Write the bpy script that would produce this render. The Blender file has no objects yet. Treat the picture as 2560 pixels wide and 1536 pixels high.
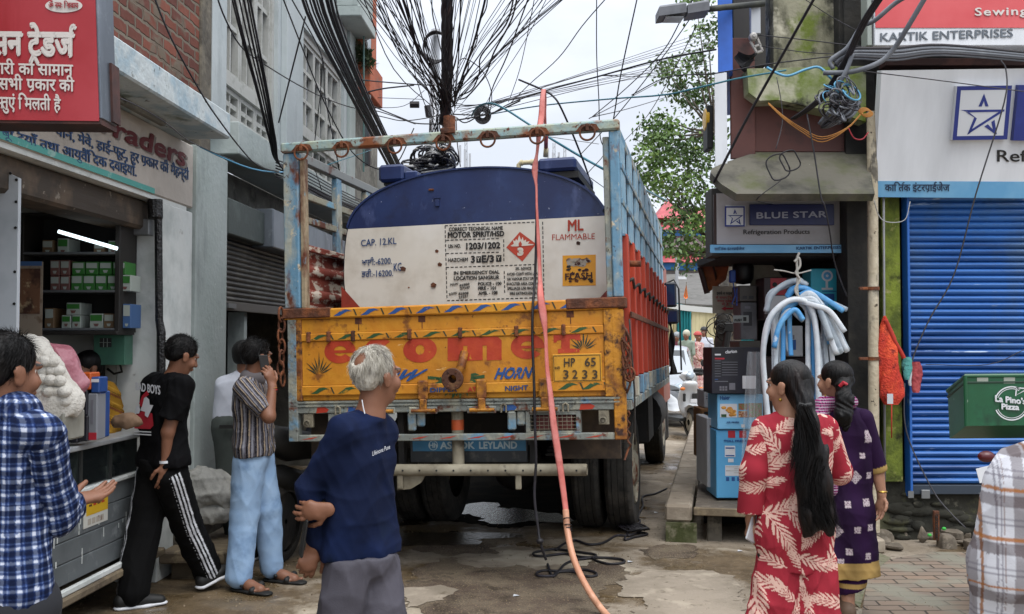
import bpy, math, random
import numpy as np
from mathutils import Matrix, Vector
random.seed(7); rng = np.random.default_rng(7)
SC = bpy.context.scene; COL = SC.collection
# ---------------------------------------------------------------- camera, world, sun, exposure
F = 2450.0; HOR = 850.0; H = 1.65; TH = math.atan((HOR-768)/F)
cd = bpy.data.cameras.new('camera'); cam = bpy.data.objects.new('camera', cd); COL.objects.link(cam)
cd.sensor_width = 36; cd.lens = 36*F/2560; cd.clip_start = .05; cd.clip_end = 600
cam.location = (0, 0, H); cam.rotation_euler = (math.pi/2+TH, 0, 0); SC.camera = cam
SC.view_settings.view_transform = 'Standard'; SC.view_settings.look = 'None'
SC.view_settings.exposure = 0.6; SC.view_settings.gamma = 1
SC.cycles.max_bounces = 8; SC.cycles.diffuse_bounces = 4; SC.cycles.glossy_bounces = 3
SC.cycles.transparent_max_bounces = 12; SC.cycles.use_denoising = True
SUN_EL, SUN_AZ = math.radians(62), math.radians(200)
W_ = bpy.data.worlds.new('World'); SC.world = W_; W_.use_nodes = True
def _world():
 t = W_.node_tree; n = t.nodes; n.clear(); l = t.links.new
 sky = n.new('ShaderNodeTexSky'); sky.sky_type = 'NISHITA'; sky.sun_disc = False
 sky.sun_elevation = SUN_EL; sky.sun_rotation = SUN_AZ
 tc = n.new('ShaderNodeTexCoord'); sx = n.new('ShaderNodeSeparateXYZ'); l(tc.outputs['Generated'], sx.inputs[0])
 g = n.new('ShaderNodeValToRGB'); l(sx.outputs[2], g.inputs[0])      # overcast: zenith brighter than horizon
 e = g.color_ramp.elements
 e[0].position = 0; e[0].color = (6.3, 6.65, 7.3, 1)
 e[1].position = .75; e[1].color = (19, 19.6, 20.6, 1)
 x = e.new(.38); x.color = (7.6, 8.0, 8.8, 1)
 nz = n.new('ShaderNodeTexNoise'); nz.inputs['Scale'].default_value = 3.2; nz.inputs['Detail'].default_value = 6; nz.inputs['Roughness'].default_value = .55
 mp = n.new('ShaderNodeMapping'); mp.inputs['Scale'].default_value = (1, 1, 2.6); mp.inputs['Location'].default_value = (.3, .1, .4)
 l(tc.outputs['Generated'], mp.inputs[0]); l(mp.outputs[0], nz.inputs['Vector'])
 r = n.new('ShaderNodeMapRange'); r.inputs[1].default_value = .35; r.inputs[2].default_value = .68; r.inputs[3].default_value = .84; r.inputs[4].default_value = 1.12
 l(nz.outputs[0], r.inputs[0])
 m = n.new('ShaderNodeVectorMath'); m.operation = 'SCALE'; l(g.outputs[0], m.inputs[0]); l(r.outputs[0], m.inputs['Scale'])
 mx = n.new('ShaderNodeMix'); mx.data_type = 'RGBA'; mx.inputs[0].default_value = .88
 l(sky.outputs[0], mx.inputs[6]); l(m.outputs[0], mx.inputs[7])
 b = n.new('ShaderNodeBackground'); b.inputs[1].default_value = .1; l(mx.outputs[2], b.inputs[0])
 o = n.new('ShaderNodeOutputWorld'); l(b.outputs[0], o.inputs[0])
_world()
sd = bpy.data.lights.new('sun', 'SUN'); sd.energy = 1.3; sd.angle = math.radians(35); sd.color = (1, .965, .92)
so = bpy.data.objects.new('sun', sd); COL.objects.link(so)
so.rotation_euler = (math.pi/2-SUN_EL, 0, math.radians(25))
# ---------------------------------------------------------------- pixel -> place helpers (survey of the photograph)
def ray(px, py):
 x, y, z = (px-1280)/F, 1.0, (768-py)/F
 c, s = math.cos(TH), math.sin(TH)
 return np.array([x, y*c-z*s, y*s+z*c])
C0 = np.array([0, 0, H])
def PY(px, py, Y):
 r = ray(px, py); return C0+r*(Y/r[1])
def PZ(px, py, z=0.0):
 r = ray(px, py); return C0+r*((z-H)/r[2])
def PP(px, py, p, n):
 r = ray(px, py); n = np.array(n, float); return C0+r*(np.dot(np.array(p)-C0, n)/np.dot(r, n))
LU = np.array([.051, 1, 0]); LU /= np.linalg.norm(LU); LN = np.array([LU[1], -LU[0], 0])
LO = np.array([-2.755, 0, 0])
def LW(px, py, off=0.0):          # -> (u along wall, z) on the left wall plane pushed `off` to the street
 p = PP(px, py, LO+LN*off, LN); return np.dot(p-LO, LU), p[2]
def LQ(u, off, z): return LO+LU*u+LN*off+np.array([0, 0, z])
LB = (LU, LN, np.array([0, 0, 1.]))   # basis: u, outwards, up
def _rot(yaw, pitch, roll):
 cy, sy = math.cos(yaw), math.sin(yaw); Rz = np.array([[cy, sy, 0], [-sy, cy, 0], [0, 0, 1]])
 cp, sp = math.cos(pitch), math.sin(pitch); Rx = np.array([[1, 0, 0], [0, cp, -sp], [0, sp, cp]])
 cr, sr = math.cos(roll), math.sin(roll); Ry = np.array([[cr, 0, -sr], [0, 1, 0], [sr, 0, cr]])
 return Rz@Rx@Ry
TR_R = _rot(.2027, -.0096, .0271); TR_T = np.array([-1.5691, 6.93, 0])
def TL(px, py, y=0.0):            # pixel -> truck-local point on the local plane y
 p = PP(px, py, TR_T+TR_R@np.array([0, y, 0]), TR_R[:, 1]); return TR_R.T@(p-TR_T)
def TX(px, py, x):                # pixel -> truck-local on the local plane x
 p = PP(px, py, TR_T+TR_R@np.array([x, 0, 0]), TR_R[:, 0]); return TR_R.T@(p-TR_T)
def TG(p): return TR_R@np.array(p, float)+TR_T
# ---------------------------------------------------------------- materials
def _n(t, k, **v):
 n = t.nodes.new(k)
 for a, b in v.items(): setattr(n, a, b)
 return n
def hx(s):
 c = [int(s[i:i+2], 16)/255 for i in (0, 2, 4)]
 return tuple(x/12.92 if x <= .04045 else ((x+.055)/1.055)**2.4 for x in c)
MC = {}
def M(name, c, r=.65, m=0, L=(), b=None, alpha=1, spec=.5, coat=0, attr=None, trans=0, rl=None, sheen=0):
 """procedural material; L = layers (colour, scale, lo, hi, detail, stretch xyz, amount); b=(scale,strength[,stretch])"""
 if name in MC: return MC[name]
 mt = bpy.data.materials.new(name); mt.use_nodes = True; t = mt.node_tree; p = t.nodes['Principled BSDF']; l = t.links.new
 c = hx(c) if isinstance(c, str) else c
 p.inputs['Base Color'].default_value = (*c, 1); p.inputs['Roughness'].default_value = r; p.inputs['Metallic'].default_value = m
 p.inputs['Specular IOR Level'].default_value = spec; p.inputs['Coat Weight'].default_value = coat
 p.inputs['Transmission Weight'].default_value = trans; p.inputs['Sheen Weight'].default_value = sheen
 p.inputs['Alpha'].default_value = alpha
 tc = _n(t, 'ShaderNodeTexCoord'); cur = None
 if attr:
  a = _n(t, 'ShaderNodeAttribute', attribute_name=attr); cur = a.outputs['Color']
 for i, ly in enumerate(L):
  col, sc, lo, hi = ly[:4]; det = ly[4] if len(ly) > 4 else 4; st = ly[5] if len(ly) > 5 else (1, 1, 1); am = ly[6] if len(ly) > 6 else 1
  mp = _n(t, 'ShaderNodeMapping'); mp.inputs['Scale'].default_value = st; mp.inputs['Location'].default_value = (i*3.7+.3, i*1.3, i*2.1)
  l(tc.outputs['Object'], mp.inputs[0])
  z = _n(t, 'ShaderNodeTexNoise'); z.inputs['Scale'].default_value = sc; z.inputs['Detail'].default_value = det; z.inputs['Roughness'].default_value = .62
  l(mp.outputs[0], z.inputs['Vector'])
  q = _n(t, 'ShaderNodeMapRange', clamp=True); q.inputs[1].default_value = lo; q.inputs[2].default_value = hi; q.inputs[4].default_value = am
  l(z.outputs[0], q.inputs[0])
  x = _n(t, 'ShaderNodeMix', data_type='RGBA'); l(q.outputs[0], x.inputs[0])
  if cur is None: x.inputs[6].default_value = (*c, 1)
  else: l(cur, x.inputs[6])
  x.inputs[7].default_value = (*(hx(col) if isinstance(col, str) else col), 1); cur = x.outputs[2]
  if rl and i == rl[0]:
   y = _n(t, 'ShaderNodeMapRange'); y.inputs[3].default_value = r; y.inputs[4].default_value = rl[1]; l(q.outputs[0], y.inputs[0]); l(y.outputs[0], p.inputs['Roughness'])
 if cur is not None: l(cur, p.inputs['Base Color'])
 if b:
  z = _n(t, 'ShaderNodeTexNoise'); z.inputs['Scale'].default_value = b[0]; z.inputs['Detail'].default_value = 5
  mp = _n(t, 'ShaderNodeMapping'); mp.inputs['Scale'].default_value = b[2] if len(b) > 2 else (1, 1, 1)
  l(tc.outputs['Object'], mp.inputs[0]); l(mp.outputs[0], z.inputs['Vector'])
  u = _n(t, 'ShaderNodeBump'); u.inputs['Strength'].default_value = b[1]; u.inputs['Distance'].default_value = .02
  l(z.outputs[0], u.inputs['Height']); l(u.outputs[0], p.inputs['Normal'])
 MC[name] = mt; return mt
def EM(name, c, s):
 mt = bpy.data.materials.new(name); mt.use_nodes = True; p = mt.node_tree.nodes['Principled BSDF']
 p.inputs['Base Color'].default_value = (*c, 1); p.inputs['Emission Color'].default_value = (*c, 1); p.inputs['Emission Strength'].default_value = s
 return mt
# ---------------------------------------------------------------- mesh builder
ID = (np.array([1., 0, 0]), np.array([0, 1., 0]), np.array([0, 0, 1.]))
class MB:
 def __init__(s): s.v = []; s.f = []; s.m = []; s.k = 0; s.B = ID; s.o = np.zeros(3)
 def fr(s, o, B=ID): s.o = np.array(o, float); s.B = B; return s
 def mat(s, k): s.k = k; return s
 def T(s, p): return s.o+s.B[0]*p[0]+s.B[1]*p[1]+s.B[2]*p[2]
 def add(s, V, Fs):
  n = len(s.v); s.v += [s.T(p) for p in V]; s.f += [tuple(n+i for i in f) for f in Fs]; s.m += [s.k]*len(Fs); return s
 def box(s, a, b, bev=0.0):
  a, b = np.minimum(a, b), np.maximum(a, b)
  if bev <= 0 or min(b-a) < bev*2.5:
   x0, y0, z0 = a; x1, y1, z1 = b
   return s.add([(x0, y0, z0), (x1, y0, z0), (x1, y1, z0), (x0, y1, z0), (x0, y0, z1), (x1, y0, z1), (x1, y1, z1), (x0, y1, z1)],
    [(0, 3, 2, 1), (4, 5, 6, 7), (0, 1, 5, 4), (1, 2, 6, 5), (2, 3, 7, 6), (3, 0, 4, 7)])
  V = []; c = {}; Fs = []
  for sx in (0, 1):
   for sy in (0, 1):
    for sz in (0, 1):
     P = [(a, b)[q][i] for i, q in enumerate((sx, sy, sz))]; d = [bev*(1-2*q) for q in (sx, sy, sz)]
     for ax in range(3):
      c[sx, sy, sz, ax] = len(V); V.append(tuple(P[i]+(0 if i == ax else d[i]) for i in range(3)))
  for ax in range(3):
   o1, o2 = [i for i in range(3) if i != ax]
   for q in (0, 1):
    K = []
    for u, w in ((0, 0), (1, 0), (1, 1), (0, 1)):
     t = [0, 0, 0]; t[ax] = q; t[o1] = u; t[o2] = w; K.append(c[(*t, ax)])
    Fs.append(tuple(K if (q == 1) == (ax != 1) else K[::-1]))
   for u in (0, 1):
    for w in (0, 1):
     t0 = [0, 0, 0]; t0[o1] = u; t0[o2] = w; t1 = list(t0); t1[ax] = 1
     K = [c[(*t0, o1)], c[(*t1, o1)], c[(*t1, o2)], c[(*t0, o2)]]; Fs.append(tuple(K))
  for sx in (0, 1):
   for sy in (0, 1):
    for sz in (0, 1): Fs.append(tuple(c[sx, sy, sz, k] for k in range(3)))
  return s.add(V, Fs)
 def tube(s, P, r, n=8, cap=True, flat=None):
  """tube along points P; r scalar or list"""
  P = [np.array(p, float) for p in P]; R = r if hasattr(r, '__len__') else [r]*len(P)
  V = []; Fs = []; up = None
  for i, p in enumerate(P):
   t = P[min(i+1, len(P)-1)]-P[max(i-1, 0)]; t = t/(np.linalg.norm(t)+1e-9)
   if up is None: up = np.array([0, 0, 1.]) if abs(t[2]) < .9 else np.array([1., 0, 0])
   a = up-t*np.dot(up, t); a /= np.linalg.norm(a)+1e-9; up = a; b = np.cross(t, a)
   for k in range(n):
    h = 2*math.pi*k/n; V.append(p+R[i]*(a*math.cos(h)+b*math.sin(h)*(flat or 1)))
  for i in range(len(P)-1):
   for k in range(n):
    k2 = (k+1) % n; Fs.append((i*n+k, i*n+k2, (i+1)*n+k2, (i+1)*n+k))
  if cap: Fs += [tuple(range(n))[::-1], tuple((len(P)-1)*n+k for k in range(n))]
  return s.add(V, Fs)
 def cyl(s, a, b, r, n=20, r2=None): return s.tube([a, b], [r, r if r2 is None else r2], n)
 def lathe(s, o, ax, prof, n=32):
  """prof: (radius, height along ax)"""
  ax = np.array(ax, float); ax /= np.linalg.norm(ax); u = np.cross(ax, (0, 0, 1.) if abs(ax[2]) < .9 else (1., 0, 0)); u /= np.linalg.norm(u); w = np.cross(ax, u)
  V = []; Fs = []
  for r, h in prof:
   for k in range(n):
    t = 2*math.pi*k/n; V.append(np.array(o)+ax*h+r*(u*math.cos(t)+w*math.sin(t)))
  for i in range(len(prof)-1):
   for k in range(n): k2 = (k+1) % n; Fs.append((i*n+k, i*n+k2, (i+1)*n+k2, (i+1)*n+k))
  return s.add(V, Fs)
 def prism(s, poly, d0, d1, ax=1):
  """poly 2-D (the two axes other than ax), extruded along ax from d0 to d1"""
  n = len(poly)
  def q(p, d): t = [p[0], p[1]]; t.insert(ax, d); return tuple(t)
  V = [q(p, d0) for p in poly]+[q(p, d1) for p in poly]
  return s.add(V, [tuple(range(n)), tuple(range(2*n-1, n-1, -1))]+[(i, i+n, (i+1) % n+n, (i+1) % n) for i in range(n)])
 def grid(s, fn, nu, nv):
  V = [fn(i/nu, j/nv) for i in range(nu+1) for j in range(nv+1)]
  return s.add(V, [(i*(nv+1)+j, (i+1)*(nv+1)+j, (i+1)*(nv+1)+j+1, i*(nv+1)+j+1) for i in range(nu) for j in range(nv)])
 def ball(s, c, r, nu=14, nv=10):
  r = np.array(r if hasattr(r, '__len__') else (r, r, r), float)
  return s.grid(lambda a, b: np.array(c)+r*np.array([math.cos(2*math.pi*a)*math.sin(math.pi*b), math.sin(2*math.pi*a)*math.sin(math.pi*b), -math.cos(math.pi*b)]), nu, nv)
 def ob(s, name, mats, parent=None, smooth=False, label=None, cat=None, group=None, kind=None, origin=None, attrs=None):
  V = np.array(s.v, float) if len(s.v) else np.zeros((0, 3))
  o = mk(name, V, s.f, mats, parent, smooth, label, cat, group, kind, origin, attrs)
  if len(set(s.m)) > 1: o.data.polygons.foreach_set('material_index', s.m)
  return o
def tag(o, label=None, cat=None, group=None, kind=None):
 for k, v in (('label', label), ('category', cat), ('group', group), ('kind', kind)):
  if v: o[k] = v
 return o
def mk(name, V, Fs, mats, parent=None, smooth=False, label=None, cat=None, group=None, kind=None, origin=None, attrs=None):
 V = np.asarray(V, float)
 if parent is not None:
  Ri, ti = PINV[parent.name]; V = (V-ti)@Ri
 elif kind is None or origin is not None:
  if origin is None: origin = np.array([(V[:, 0].min()+V[:, 0].max())/2, (V[:, 1].min()+V[:, 1].max())/2, V[:, 2].min()])
  V = V-np.array(origin)
 me = bpy.data.meshes.new(name); me.from_pydata(V.tolist(), [], [tuple(int(i) for i in f) for f in Fs])
 for m in (mats if isinstance(mats, (list, tuple)) else [mats]): me.materials.append(m)
 if smooth is not False:
  me.shade_smooth()
  if smooth is not True:
   me.set_sharp_from_angle(angle=math.radians(smooth))
 if attrs:
  for k, a in attrs.items():
   at = me.attributes.new(k, 'FLOAT_COLOR', 'POINT'); a = np.asarray(a, np.float32)
   if a.shape[1] == 3: a = np.hstack([a, np.ones((len(a), 1), np.float32)])
   at.data.foreach_set('color', a.ravel())
 o = bpy.data.objects.new(name, me); COL.objects.link(o)
 if parent is not None: o.parent = parent; PINV[o.name] = PINV[parent.name]
 else:
  if origin is not None: o.location = origin
  PINV[o.name] = (np.eye(3), np.array(origin if origin is not None else (0, 0, 0), float))
 return tag(o, label, cat, group, kind)
PINV = {}
def thing(name, label, cat, loc=(0, 0, 0), group=None, kind=None, R=None):
 """an Empty at the thing's base; its parts are given in world coordinates"""
 o = bpy.data.objects.new(name, None); COL.objects.link(o); o.empty_display_size = .1
 R = np.eye(3) if R is None else R
 o.matrix_world = Matrix.Translation(Vector(loc))@Matrix(R.tolist()).to_4x4()
 PINV[o.name] = (R, np.array(loc, float))
 return tag(o, label, cat, group, kind)
# ---------------------------------------------------------------- lettering
GL = {}
def glyph(ch, bold):
 k = (ch, bold)
 if k not in GL:
  def ext(t):
   c = bpy.data.curves.new('t', 'FONT'); c.body = t; c.size = 1; c.offset = bold; c.resolution_u = 3; c.fill_mode = 'FRONT'
   o = bpy.data.objects.new('t', c); COL.objects.link(o)
   dg = bpy.context.evaluated_depsgraph_get(); me = o.evaluated_get(dg).to_mesh()
   V = np.array([v.co[:2] for v in me.vertices]).reshape(-1, 2); Fs = [tuple(p.vertices) for p in me.polygons]
   o.to_mesh_clear(); bpy.data.objects.remove(o); bpy.data.curves.remove(c); return V, Fs
  V, Fs = ext(ch) if ch != ' ' else (np.zeros((0, 2)), [])
  a = ext('|'+ch+'|')[0]; b = ext('||')[0]
  GL[k] = (V, Fs, 0.0 if ch in 'ेैुूृँं्ॅੀ'[:-1] else (a[:, 0].max()-a[:, 0].min())-(b[:, 0].max()-b[:, 0].min()))
 return GL[k]
def text2d(s, bold=0.0, space=0.0):
 """2-D verts/faces/layer of a string, baseline at 0, size 1. ^ caret below, / rakar, ` reph for the letter before"""
 V = []; Fs = []; Z = []; x = 0; last = 0; i = 0
 def put(v, f, dx):
  n = len(V); V.extend([(p[0]+dx, p[1]) for p in v]); Fs.extend([tuple(n+q for q in t) for t in f]); Z.extend([(len(Fs) % 7)*.15]*len(v))
 w = .055+bold
 def stroke(a, b):
  a, b = np.array(a), np.array(b); t = b-a; t = t/np.linalg.norm(t); nn = np.array([-t[1], t[0]])*w*.5
  put([a+nn, a-nn, b-nn, b+nn], [(0, 1, 2, 3)], 0)
 for ch in s:
  if ch == '^': stroke((last+.22, -.02), (last+.08, -.24)); stroke((last+.22, -.02), (last+.38, -.24)); continue
  if ch == '\\': stroke((x-.10, .10), (x-.34, -.08)); continue
  if ch == '`':
   P = [(x-.08, .60), (x-.10, .74), (x-.02, .84), (x+.08, .80)]
   for a, b in zip(P, P[1:]): stroke(a, b)
   continue
  if ch == '<': x -= .17; continue          # pull the next letter in (half-letter joins)
  v, f, adv = glyph(ch, bold); put(v, f, x); last = x; x += adv+space
 return np.array(V).reshape(-1, 2), Fs, np.array(Z), x
def lettering(name, s, corners, mat, parent, fn=None, bold=0.0, lift=.002, n=None, space=0, box=None, slant=0, label=None, wob=0, under=None):
 """fit a string into the quad given by 4 points (lower-left, lower-right, upper-right, upper-left) at cap height"""
 rep = bold < .072; V, Fs, Z, wd = text2d(s, 0 if rep else bold, space)
 if len(V) == 0: return
 if rep and bold > .008:
  n0 = len(V); V0, F0, Z0 = V, list(Fs), Z; bb = bold*.75
  for k, (dx, dy) in enumerate(((-bb, 0), (bb, 0), (0, bb), (0, -bb), (-bb*.7, bb*.7), (bb*.7, -bb*.7))): V = np.vstack([V, V0+np.array([dx, dy])]); Z = np.concatenate([Z, Z0+(k+1)*1.1]); Fs = Fs+[tuple(i+n0*(k+1) for i in q) for q in F0]
 a, b, c, d = [np.array(p, float) for p in corners]
 nn = np.cross(b-a, d-a); nn /= np.linalg.norm(nn)
 x0, x1 = V[:, 0].min(), V[:, 0].max(); hgt = box or .72
 u = (V[:, 0]-x0)/(x1-x0); v = V[:, 1]/hgt
 if wob: v = v+wob*np.sin(u*23+v*3)*.5; u = u+wob*.05*np.sin(v*5+u*40)
 u = u+slant*v/max(len(s), 1)
 P = a+(b-a)*u[:, None]+((d-a)*(1-u)[:, None]+(c-b)*u[:, None])*v[:, None]+nn*(lift+Z*.0006)[:, None]
 return mk(name, P, Fs, mat, parent, label=label)
def decal(name, poly, mat, parent, label=None):
 """a flat painted polygon / sticker, points already in place"""
 return mk(name, poly, [tuple(range(len(poly)))], mat, parent, label=label)
# ---------------------------------------------------------------- shared paints
RUST, RUST2 = '5a2c16', '34190e'
m_yel = M('yellow_tailgate_paint', 'bd7a15', .62, L=[('cb8f22', 3, .45, .7), ('8c561a', 1.6, .54, .74, 7, (1, 1, .5)), ('7d4a16', 9, .57, .68, 6), ('d8b47a', 13, .69, .72, 4, (.4, 1, 1.6)), (RUST2, 26, .64, .72, 6)], b=(14, .25), rl=(1, .8))
m_yelR = M('rusty_yellow_paint', 'b87c1a', .65, L=[('6e3d16', 6, .42, .62), (RUST2, 17, .52, .66, 6)], b=(20, .4))
m_ltb = M('chipped_pale_blue_paint', '5c839b', .65, L=[('a09f8f', 4, .46, .60, 5, (1, 1, .4)), ('b9ad93', 11, .60, .68), (RUST, 8, .55, .66, 6, (1, 1, .45)), (RUST2, 22, .62, .7, 6)], b=(18, .35))
m_bar = M('rusted_crossbar_paint', '7f9da3', .65, L=[('98a08e', 5, .4, .6), ('7a4420', 3.6, .53, .62, 7), (RUST, 24, .56, .64, 6)], b=(20, .3))
m_beam = M('worn_blue_grey_chassis_paint', '767a74', .75, L=[('6388a0', 3.5, .56, .64), ('9c9a88', 7, .5, .66), (RUST, 10, .57, .66, 6), ('2b2722', 20, .6, .72)], b=(22, .45))
m_rust = M('bare_rust', '55301d', .85, L=[('7a4524', 12, .45, .65), ('2c1810', 7, .5, .7)], b=(40, .5))
m_red = M('red_oxide_paint', '96301a', .5, L=[('ad3f22', 2.5, .45, .7, 3, (1, 1, .3)), ('5e1c10', 7, .6, .75, 5, (1, 1, .35))], b=(8, .15))
m_peel = M('peeling_red_white_panel', '7e3626', .75, L=[('c4b7a6', 13, .52, .58, 6, (1, .45, 1.3)), ('4b2015', 9, .58, .7)], b=(20, .35))
m_navy = M('navy_tank_paint', '182650', .42, L=[('223563', 2.2, .42, .66, 5), ('49557f', 7, .60, .75, 7, (1, 1, .4)), ('0e1635', 3, .55, .75), ('8d93a6', 34, .71, .73)], b=(6, .12), rl=(2, .6))
m_wht = M('dirty_white_tank_paint', 'cfc9bd', .5, L=[('b4ab9c', 2.6, .48, .72, 5), ('8f7f6b', 13, .69, .78, 6), ('dedad2', 1.3, .5, .7)], b=(5, .08))
m_dk = M('oily_dark_steel', '1c1a18', .7, L=[('3a342d', 6, .5, .7)], b=(20, .3))
m_mud = M('muddy_pipe_steel', '77705f', .75, L=[('4d463b', 6, .52, .66), ('96907e', 3, .5, .7), ('2b261f', 3.4, .64, .7)], b=(22, .3))
m_tyre = M('dusty_tyre_rubber', '25231f', .9, L=[('45403a', 5, .45, .7), ('161513', 12, .55, .7)], b=(55, .25))
m_rim = M('painted_rim', '8d8776', .7, L=[(RUST, 9, .5, .65)], b=(20, .2))
m_blk = M('black_paint', '141413', .6); m_stencil = M('black_stencil_paint', '1d1b1c', .7, L=[('7c766c', 40, .66, .72)])
m_orp = M('orange_red_paint', 'a53116', .6, L=[('b5431c', 5, .45, .65), ('b87a1c', 16, .68, .73, 6)], b=(14, .2))
m_blup = M('blue_sign_paint', '1d4a86', .6, L=[('c48718', 18, .62, .68)])
m_grnp = M('green_sign_paint', '254a26', .6, L=[('c48718', 22, .6, .68)])
m_dkplant = M('dark_brush_paint', '2c3320', .6)
m_pale = M('pale_yellow_outline', 'e0ac3e', .6)
m_redp = M('red_brush_paint', 'a53018', .6); m_ink = M('blue_brush_paint', '22406f', .6)
m_tyel = M('yellow_sticker', 'd8961d', .5); m_grey = M('scraped_grey', '9d968a', .8, L=[('5f4436', 18, .5, .6)])
# ================================================================ ground
def ground_mat():
 mt = bpy.data.materials.new('street_concrete'); mt.use_nodes = True; t = mt.node_tree; p = t.nodes['Principled BSDF']; l = t.links.new
 tc = _n(t, 'ShaderNodeTexCoord'); sx = _n(t, 'ShaderNodeSeparateXYZ'); l(tc.outputs['Object'], sx.inputs[0])
 def nz(sc, det=5, ro=.6, off=0, st=(1, 1, 1)):
  mp = _n(t, 'ShaderNodeMapping'); mp.inputs['Location'].default_value = (off, off*.7, 0); mp.inputs['Scale'].default_value = st; l(tc.outputs['Object'], mp.inputs[0])
  z = _n(t, 'ShaderNodeTexNoise'); z.inputs['Scale'].default_value = sc; z.inputs['Detail'].default_value = det; z.inputs['Roughness'].default_value = ro; l(mp.outputs[0], z.inputs['Vector']); return z.outputs[0]
 def mr(x, a, b, c=0., d=1.):
  q = _n(t, 'ShaderNodeMapRange'); q.inputs[1].default_value = a; q.inputs[2].default_value = b; q.inputs[3].default_value = c; q.inputs[4].default_value = d; l(x, q.inputs[0]); return q.outputs[0]
 def ma(op, a, b):
  q = _n(t, 'ShaderNodeMath', operation=op)
  for i, v in enumerate((a, b)):
   if isinstance(v, (int, float)): q.inputs[i].default_value = v
   else: l(v, q.inputs[i])
  return q.outputs[0]
 def mix(f, a, b):
  q = _n(t, 'ShaderNodeMix', data_type='RGBA'); l(f, q.inputs[0])
  for i, v in ((6, a), (7, b)):
   if isinstance(v, str): q.inputs[i].default_value = (*hx(v), 1)
   else: l(v, q.inputs[i])
  return q.outputs[2]
 c = mix(mr(nz(1.7), .38, .64), '7d7262', '94897a')
 c = mix(mr(nz(14, 6, .7, 3), .5, .72), c, '665b4c')
 lf = mr(sx.outputs[0], -.6, -1.7, 0, .16)                     # wetter towards the shop side
 big = ma('ADD', nz(.85, 6, .62, 9), lf)
 mud = mr(big, .47, .545)
 c = mix(mud, c, mix(mr(nz(5, 6, .65, 5), .4, .62), '51432f', '6a5a43'))
 pale = mr(nz(.75, 5, .55, 21), .57, .60); pale = ma('MULTIPLY', pale, mr(mud, 0, 1, 1, .1))
 c = mix(pale, c, mix(mr(nz(6, 5, .6, 2), .4, .7), 'b0a694', '9c917f'))
 c = mix(mr(nz(70, 2, .5, 1), .66, .71), c, 'a3937a')             # grit
 c = mix(mr(nz(3.2, 7, .7, 31), .63, .72), c, '393128')
 l(c, p.inputs['Base Color'])
 wet = ma('MULTIPLY', mud, mr(nz(2.4, 4, .5, 14), .40, .62))
 l(mr(wet, 0, 1, .85, .16), p.inputs['Roughness'])
 b = _n(t, 'ShaderNodeBump'); b.inputs['Strength'].default_value = .5; b.inputs['Distance'].default_value = .02
 hh = ma('ADD', nz(26, 6, .7, 4), ma('MULTIPLY', nz(110, 2, .5, 6), .5)); l(ma('MULTIPLY', hh, mr(wet, 0, 1, 1, .1)), b.inputs['Height']); l(b.outputs[0], p.inputs['Normal'])
 return mt
MB().add([(-150, -8, 0), (150, -8, 0), (150, 300, 0), (-150, 300, 0)], [(0, 1, 2, 3)]).ob('ground', ground_mat(), kind='structure', origin=(0, 0, 0))
def sheet(name, pix, z, m, seed=0, n=0):
 P = np.array([PZ(a, b, z) for a, b in pix]); return mk(name, P, [tuple(range(len(P)))], m, kind='structure', origin=(0, 0, 0))
def blobsheet(name, cx, cy, rx, ry, z, m, seed):
 r_ = np.random.default_rng(seed); a = np.linspace(0, 2*math.pi, 41)[:-1]; k = 1+.22*np.sin(a*3+seed)+.13*np.sin(a*5+seed*2)+.06*r_.standard_normal(40)
 P = np.stack([cx+rx*k*np.cos(a), cy+ry*k*np.sin(a), np.full(40, z)], 1); return mk(name, P, [tuple(range(40))], m, kind='structure', origin=(0, 0, 0))
def rag(name, pts, z, m, seed, amp=.05):
 r_ = np.random.default_rng(seed); P = [PZ(*q, z) for q in pts]; out = []
 for i in range(len(P)):
  a, b = P[i], P[(i+1) % len(P)]; k = max(4, int(np.linalg.norm(b-a)/.035)); nn = np.array([-(b-a)[1], (b-a)[0], 0]); nn /= np.linalg.norm(nn)+1e-9; w = 0
  for j in range(k): w = .75*w+amp*.5*r_.standard_normal(); out.append(a+(b-a)*j/k+nn*w*math.sin(math.pi*j/k)**.5)
 return mk(name, out, [tuple(range(len(out)))], m, kind='structure', origin=(0, 0, 0))
m_mudp = M('gritty_mud', '54463a', .8, L=[('6d6150', 3, .42, .62, 6), ('3a2f22', 5, .52, .66, 6), ('9a8868', 85, .62, .68, 2), ('251e16', 60, .64, .7, 2)], b=(70, .9)); m_pale = M('dry_concrete', '94897a', .9, L=[('7f7566', 2.4, .44, .62, 6), ('a59a89', 5, .54, .68), ('655b4b', 14, .60, .70, 6)], b=(60, .3))
rag('mud_patch', [(1035, 1420), (1130, 1392), (1200, 1420), (1290, 1412), (1400, 1425), (1480, 1400), (1580, 1440), (1500, 1490), (1540, 1545), (1640, 1620), (1000, 1650), (1060, 1540), (1010, 1470)], .003, m_mudp, 5, .06)
rag('mud_patch', [(1040, 1345), (1120, 1335), (1250, 1350), (1240, 1385), (1120, 1392), (1050, 1380)], .003, m_mudp, 8, .05); rag('mud_patch', [(1595, 1375), (1660, 1360), (1740, 1365), (1735, 1395), (1640, 1400)], .003, m_mudp, 9, .04)
rag('concrete_patch', [(1560, 1440), (1700, 1425), (1840, 1440), (1860, 1560), (1700, 1640), (1560, 1560), (1610, 1510), (1545, 1490)], .006, m_pale, 6, .05); rag('concrete_patch', [(1005, 1470), (1100, 1462), (1148, 1475), (1110, 1500), (1015, 1525)], .006, m_pale, 7, .03)
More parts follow.
